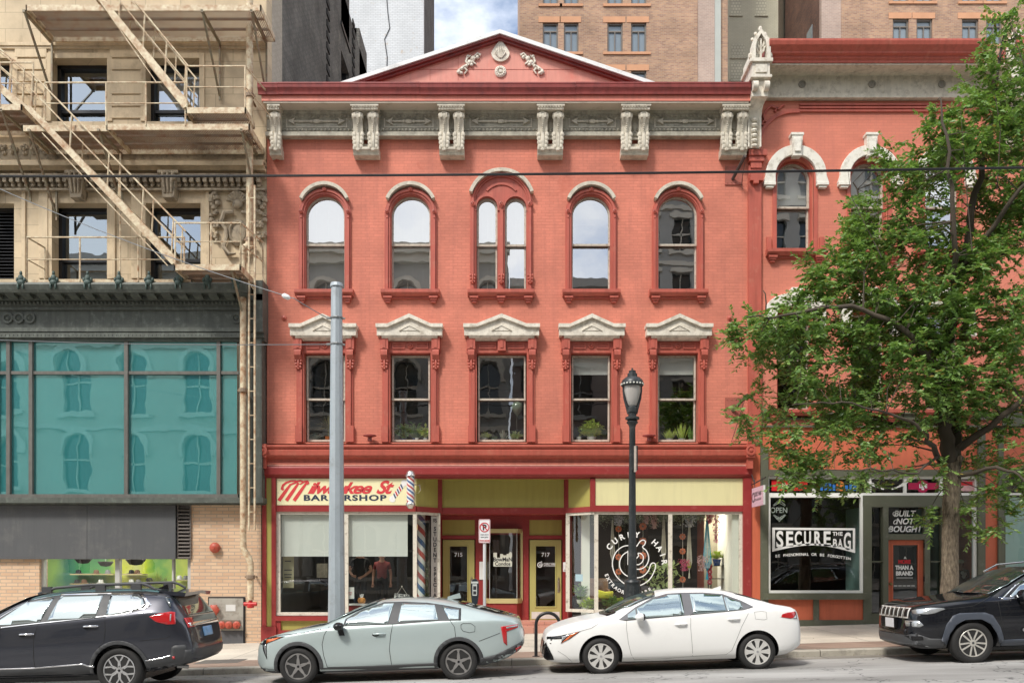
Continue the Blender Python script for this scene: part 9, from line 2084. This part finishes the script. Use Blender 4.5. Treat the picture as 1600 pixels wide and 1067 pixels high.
        for dv in dirs:
            L_ = rn.uniform(.22, .46); tip = c+dv*L_+Vector((0, 0, -.05)); br.add([c, c+Vector((.006, 0, .006)), tip], [(0, 1, 2)])
            for k in range(15):
                u = (k+rn.random())/15; p0 = c+(tip-c)*u; side = dv.cross(Vector((0, 0, 1))); side = side.normalized() if side.length > .1 else Vector((1, 0, 0))
                ld = (dv*.6+side*(1 if k % 2 else -1)*rn.uniform(.5, 1.1)+Vector((rn.uniform(-.3, .3), rn.uniform(-.3, .3), rn.uniform(-.55, .35)))).normalized(); ln = rn.uniform(.075, .125); w = ln*rn.uniform(.21, .28)
                up = Vector((rn.gauss(0, .55), rn.gauss(0, .55)-.2, 1)).normalized(); sd_ = ld.cross(up).normalized()*w; m1 = p0+ld*ln*.35+up*ln*.05; m2_ = p0+ld*ln*.7+up*ln*.03; q = p0+ld*ln
                lf.mi = rn.choices((0, 1, 2, 3), (5, 4, 2, .35))[0]; lf.add([p0, m1+sd_, m2_+sd_*.75, q, m2_-sd_*.75, m1-sd_], [(0, 1, 2, 3), (0, 3, 4, 5)])
    for pts in ([(1478, 420), (1470, 330), (1464, 250), (1460, 200)], [(1466, 300), (1440, 270), (1425, 262)], [(1345, 430), (1320, 380), (1300, 340), (1295, 300)], [(1560, 160), (1545, 120), (1535, 85)], [(1515, 330), (1520, 240), (1512, 190)]):
        br.tube([(X(a), YT-1.0, Z(b_)) for a, b_ in pts], [.012, .008, .006, .003][:len(pts)], 5)
    m2 = M('dark_twig_bark', (.07, .055, .04), .95, var=.3, bump=0); br.build('branches', m2, t, smooth=60)
    def leafmat(name, col, tr_):
        m_ = bpy.data.materials.new(name); m_.use_nodes = True; nt = m_.node_tree; N = nt.nodes; L = nt.links; p = N['Principled BSDF']; co = objco(nt); c = mixc(nt, noise_n(nt, co, 6, 3), sh(col, .7), sh(col, 1.3)); L.new(c, p.inputs['Base Color']); p.inputs['Roughness'].default_value = .38; p.inputs['Specular IOR Level'].default_value = .55
        tl = N.new('ShaderNodeBsdfTranslucent'); tl.inputs[0].default_value = (*tr_, 1); mx = N.new('ShaderNodeMixShader'); mx.inputs[0].default_value = .28; L.new(p.outputs[0], mx.inputs[1]); L.new(tl.outputs[0], mx.inputs[2]); L.new(mx.outputs[0], N['Material Output'].inputs[0]); return m_
    lf.build('crown', [leafmat('leaf_dark', (.115, .215, .06), (.22, .40, .05)), leafmat('leaf_mid', (.19, .31, .085), (.32, .50, .08)), leafmat('leaf_light', (.21, .32, .09), (.33, .50, .09)), leafmat('leaf_yellowing', (.26, .20, .05), (.35, .28, .05))], t)
tree()
b = MB(); rq = random.Random(9)
for i in range(420):
    x = rq.uniform(-13, 13); y = YK-abs(rq.gauss(.03, .12)) if i % 3 else rq.uniform(-5, -.3); z = gz(x, y)+.006+(.012 if i % 3 else 0); a = rq.random()*6.28; s_ = rq.uniform(.02, .05)
    b.add([(x, y, z), (x+s_*math.cos(a), y+s_*math.sin(a), z+.01), (x+s_*math.cos(a+.7), y+s_*math.sin(a+.7), z+.004)], [(0, 1, 2)])
tag(b.build('fallen_leaves', M('dry_litter', (.16, .11, .05), .8, var=.5, vs=3), None), 'dry leaf litter scattered along the kerb and pavement', 'leaf litter', kind='stuff')
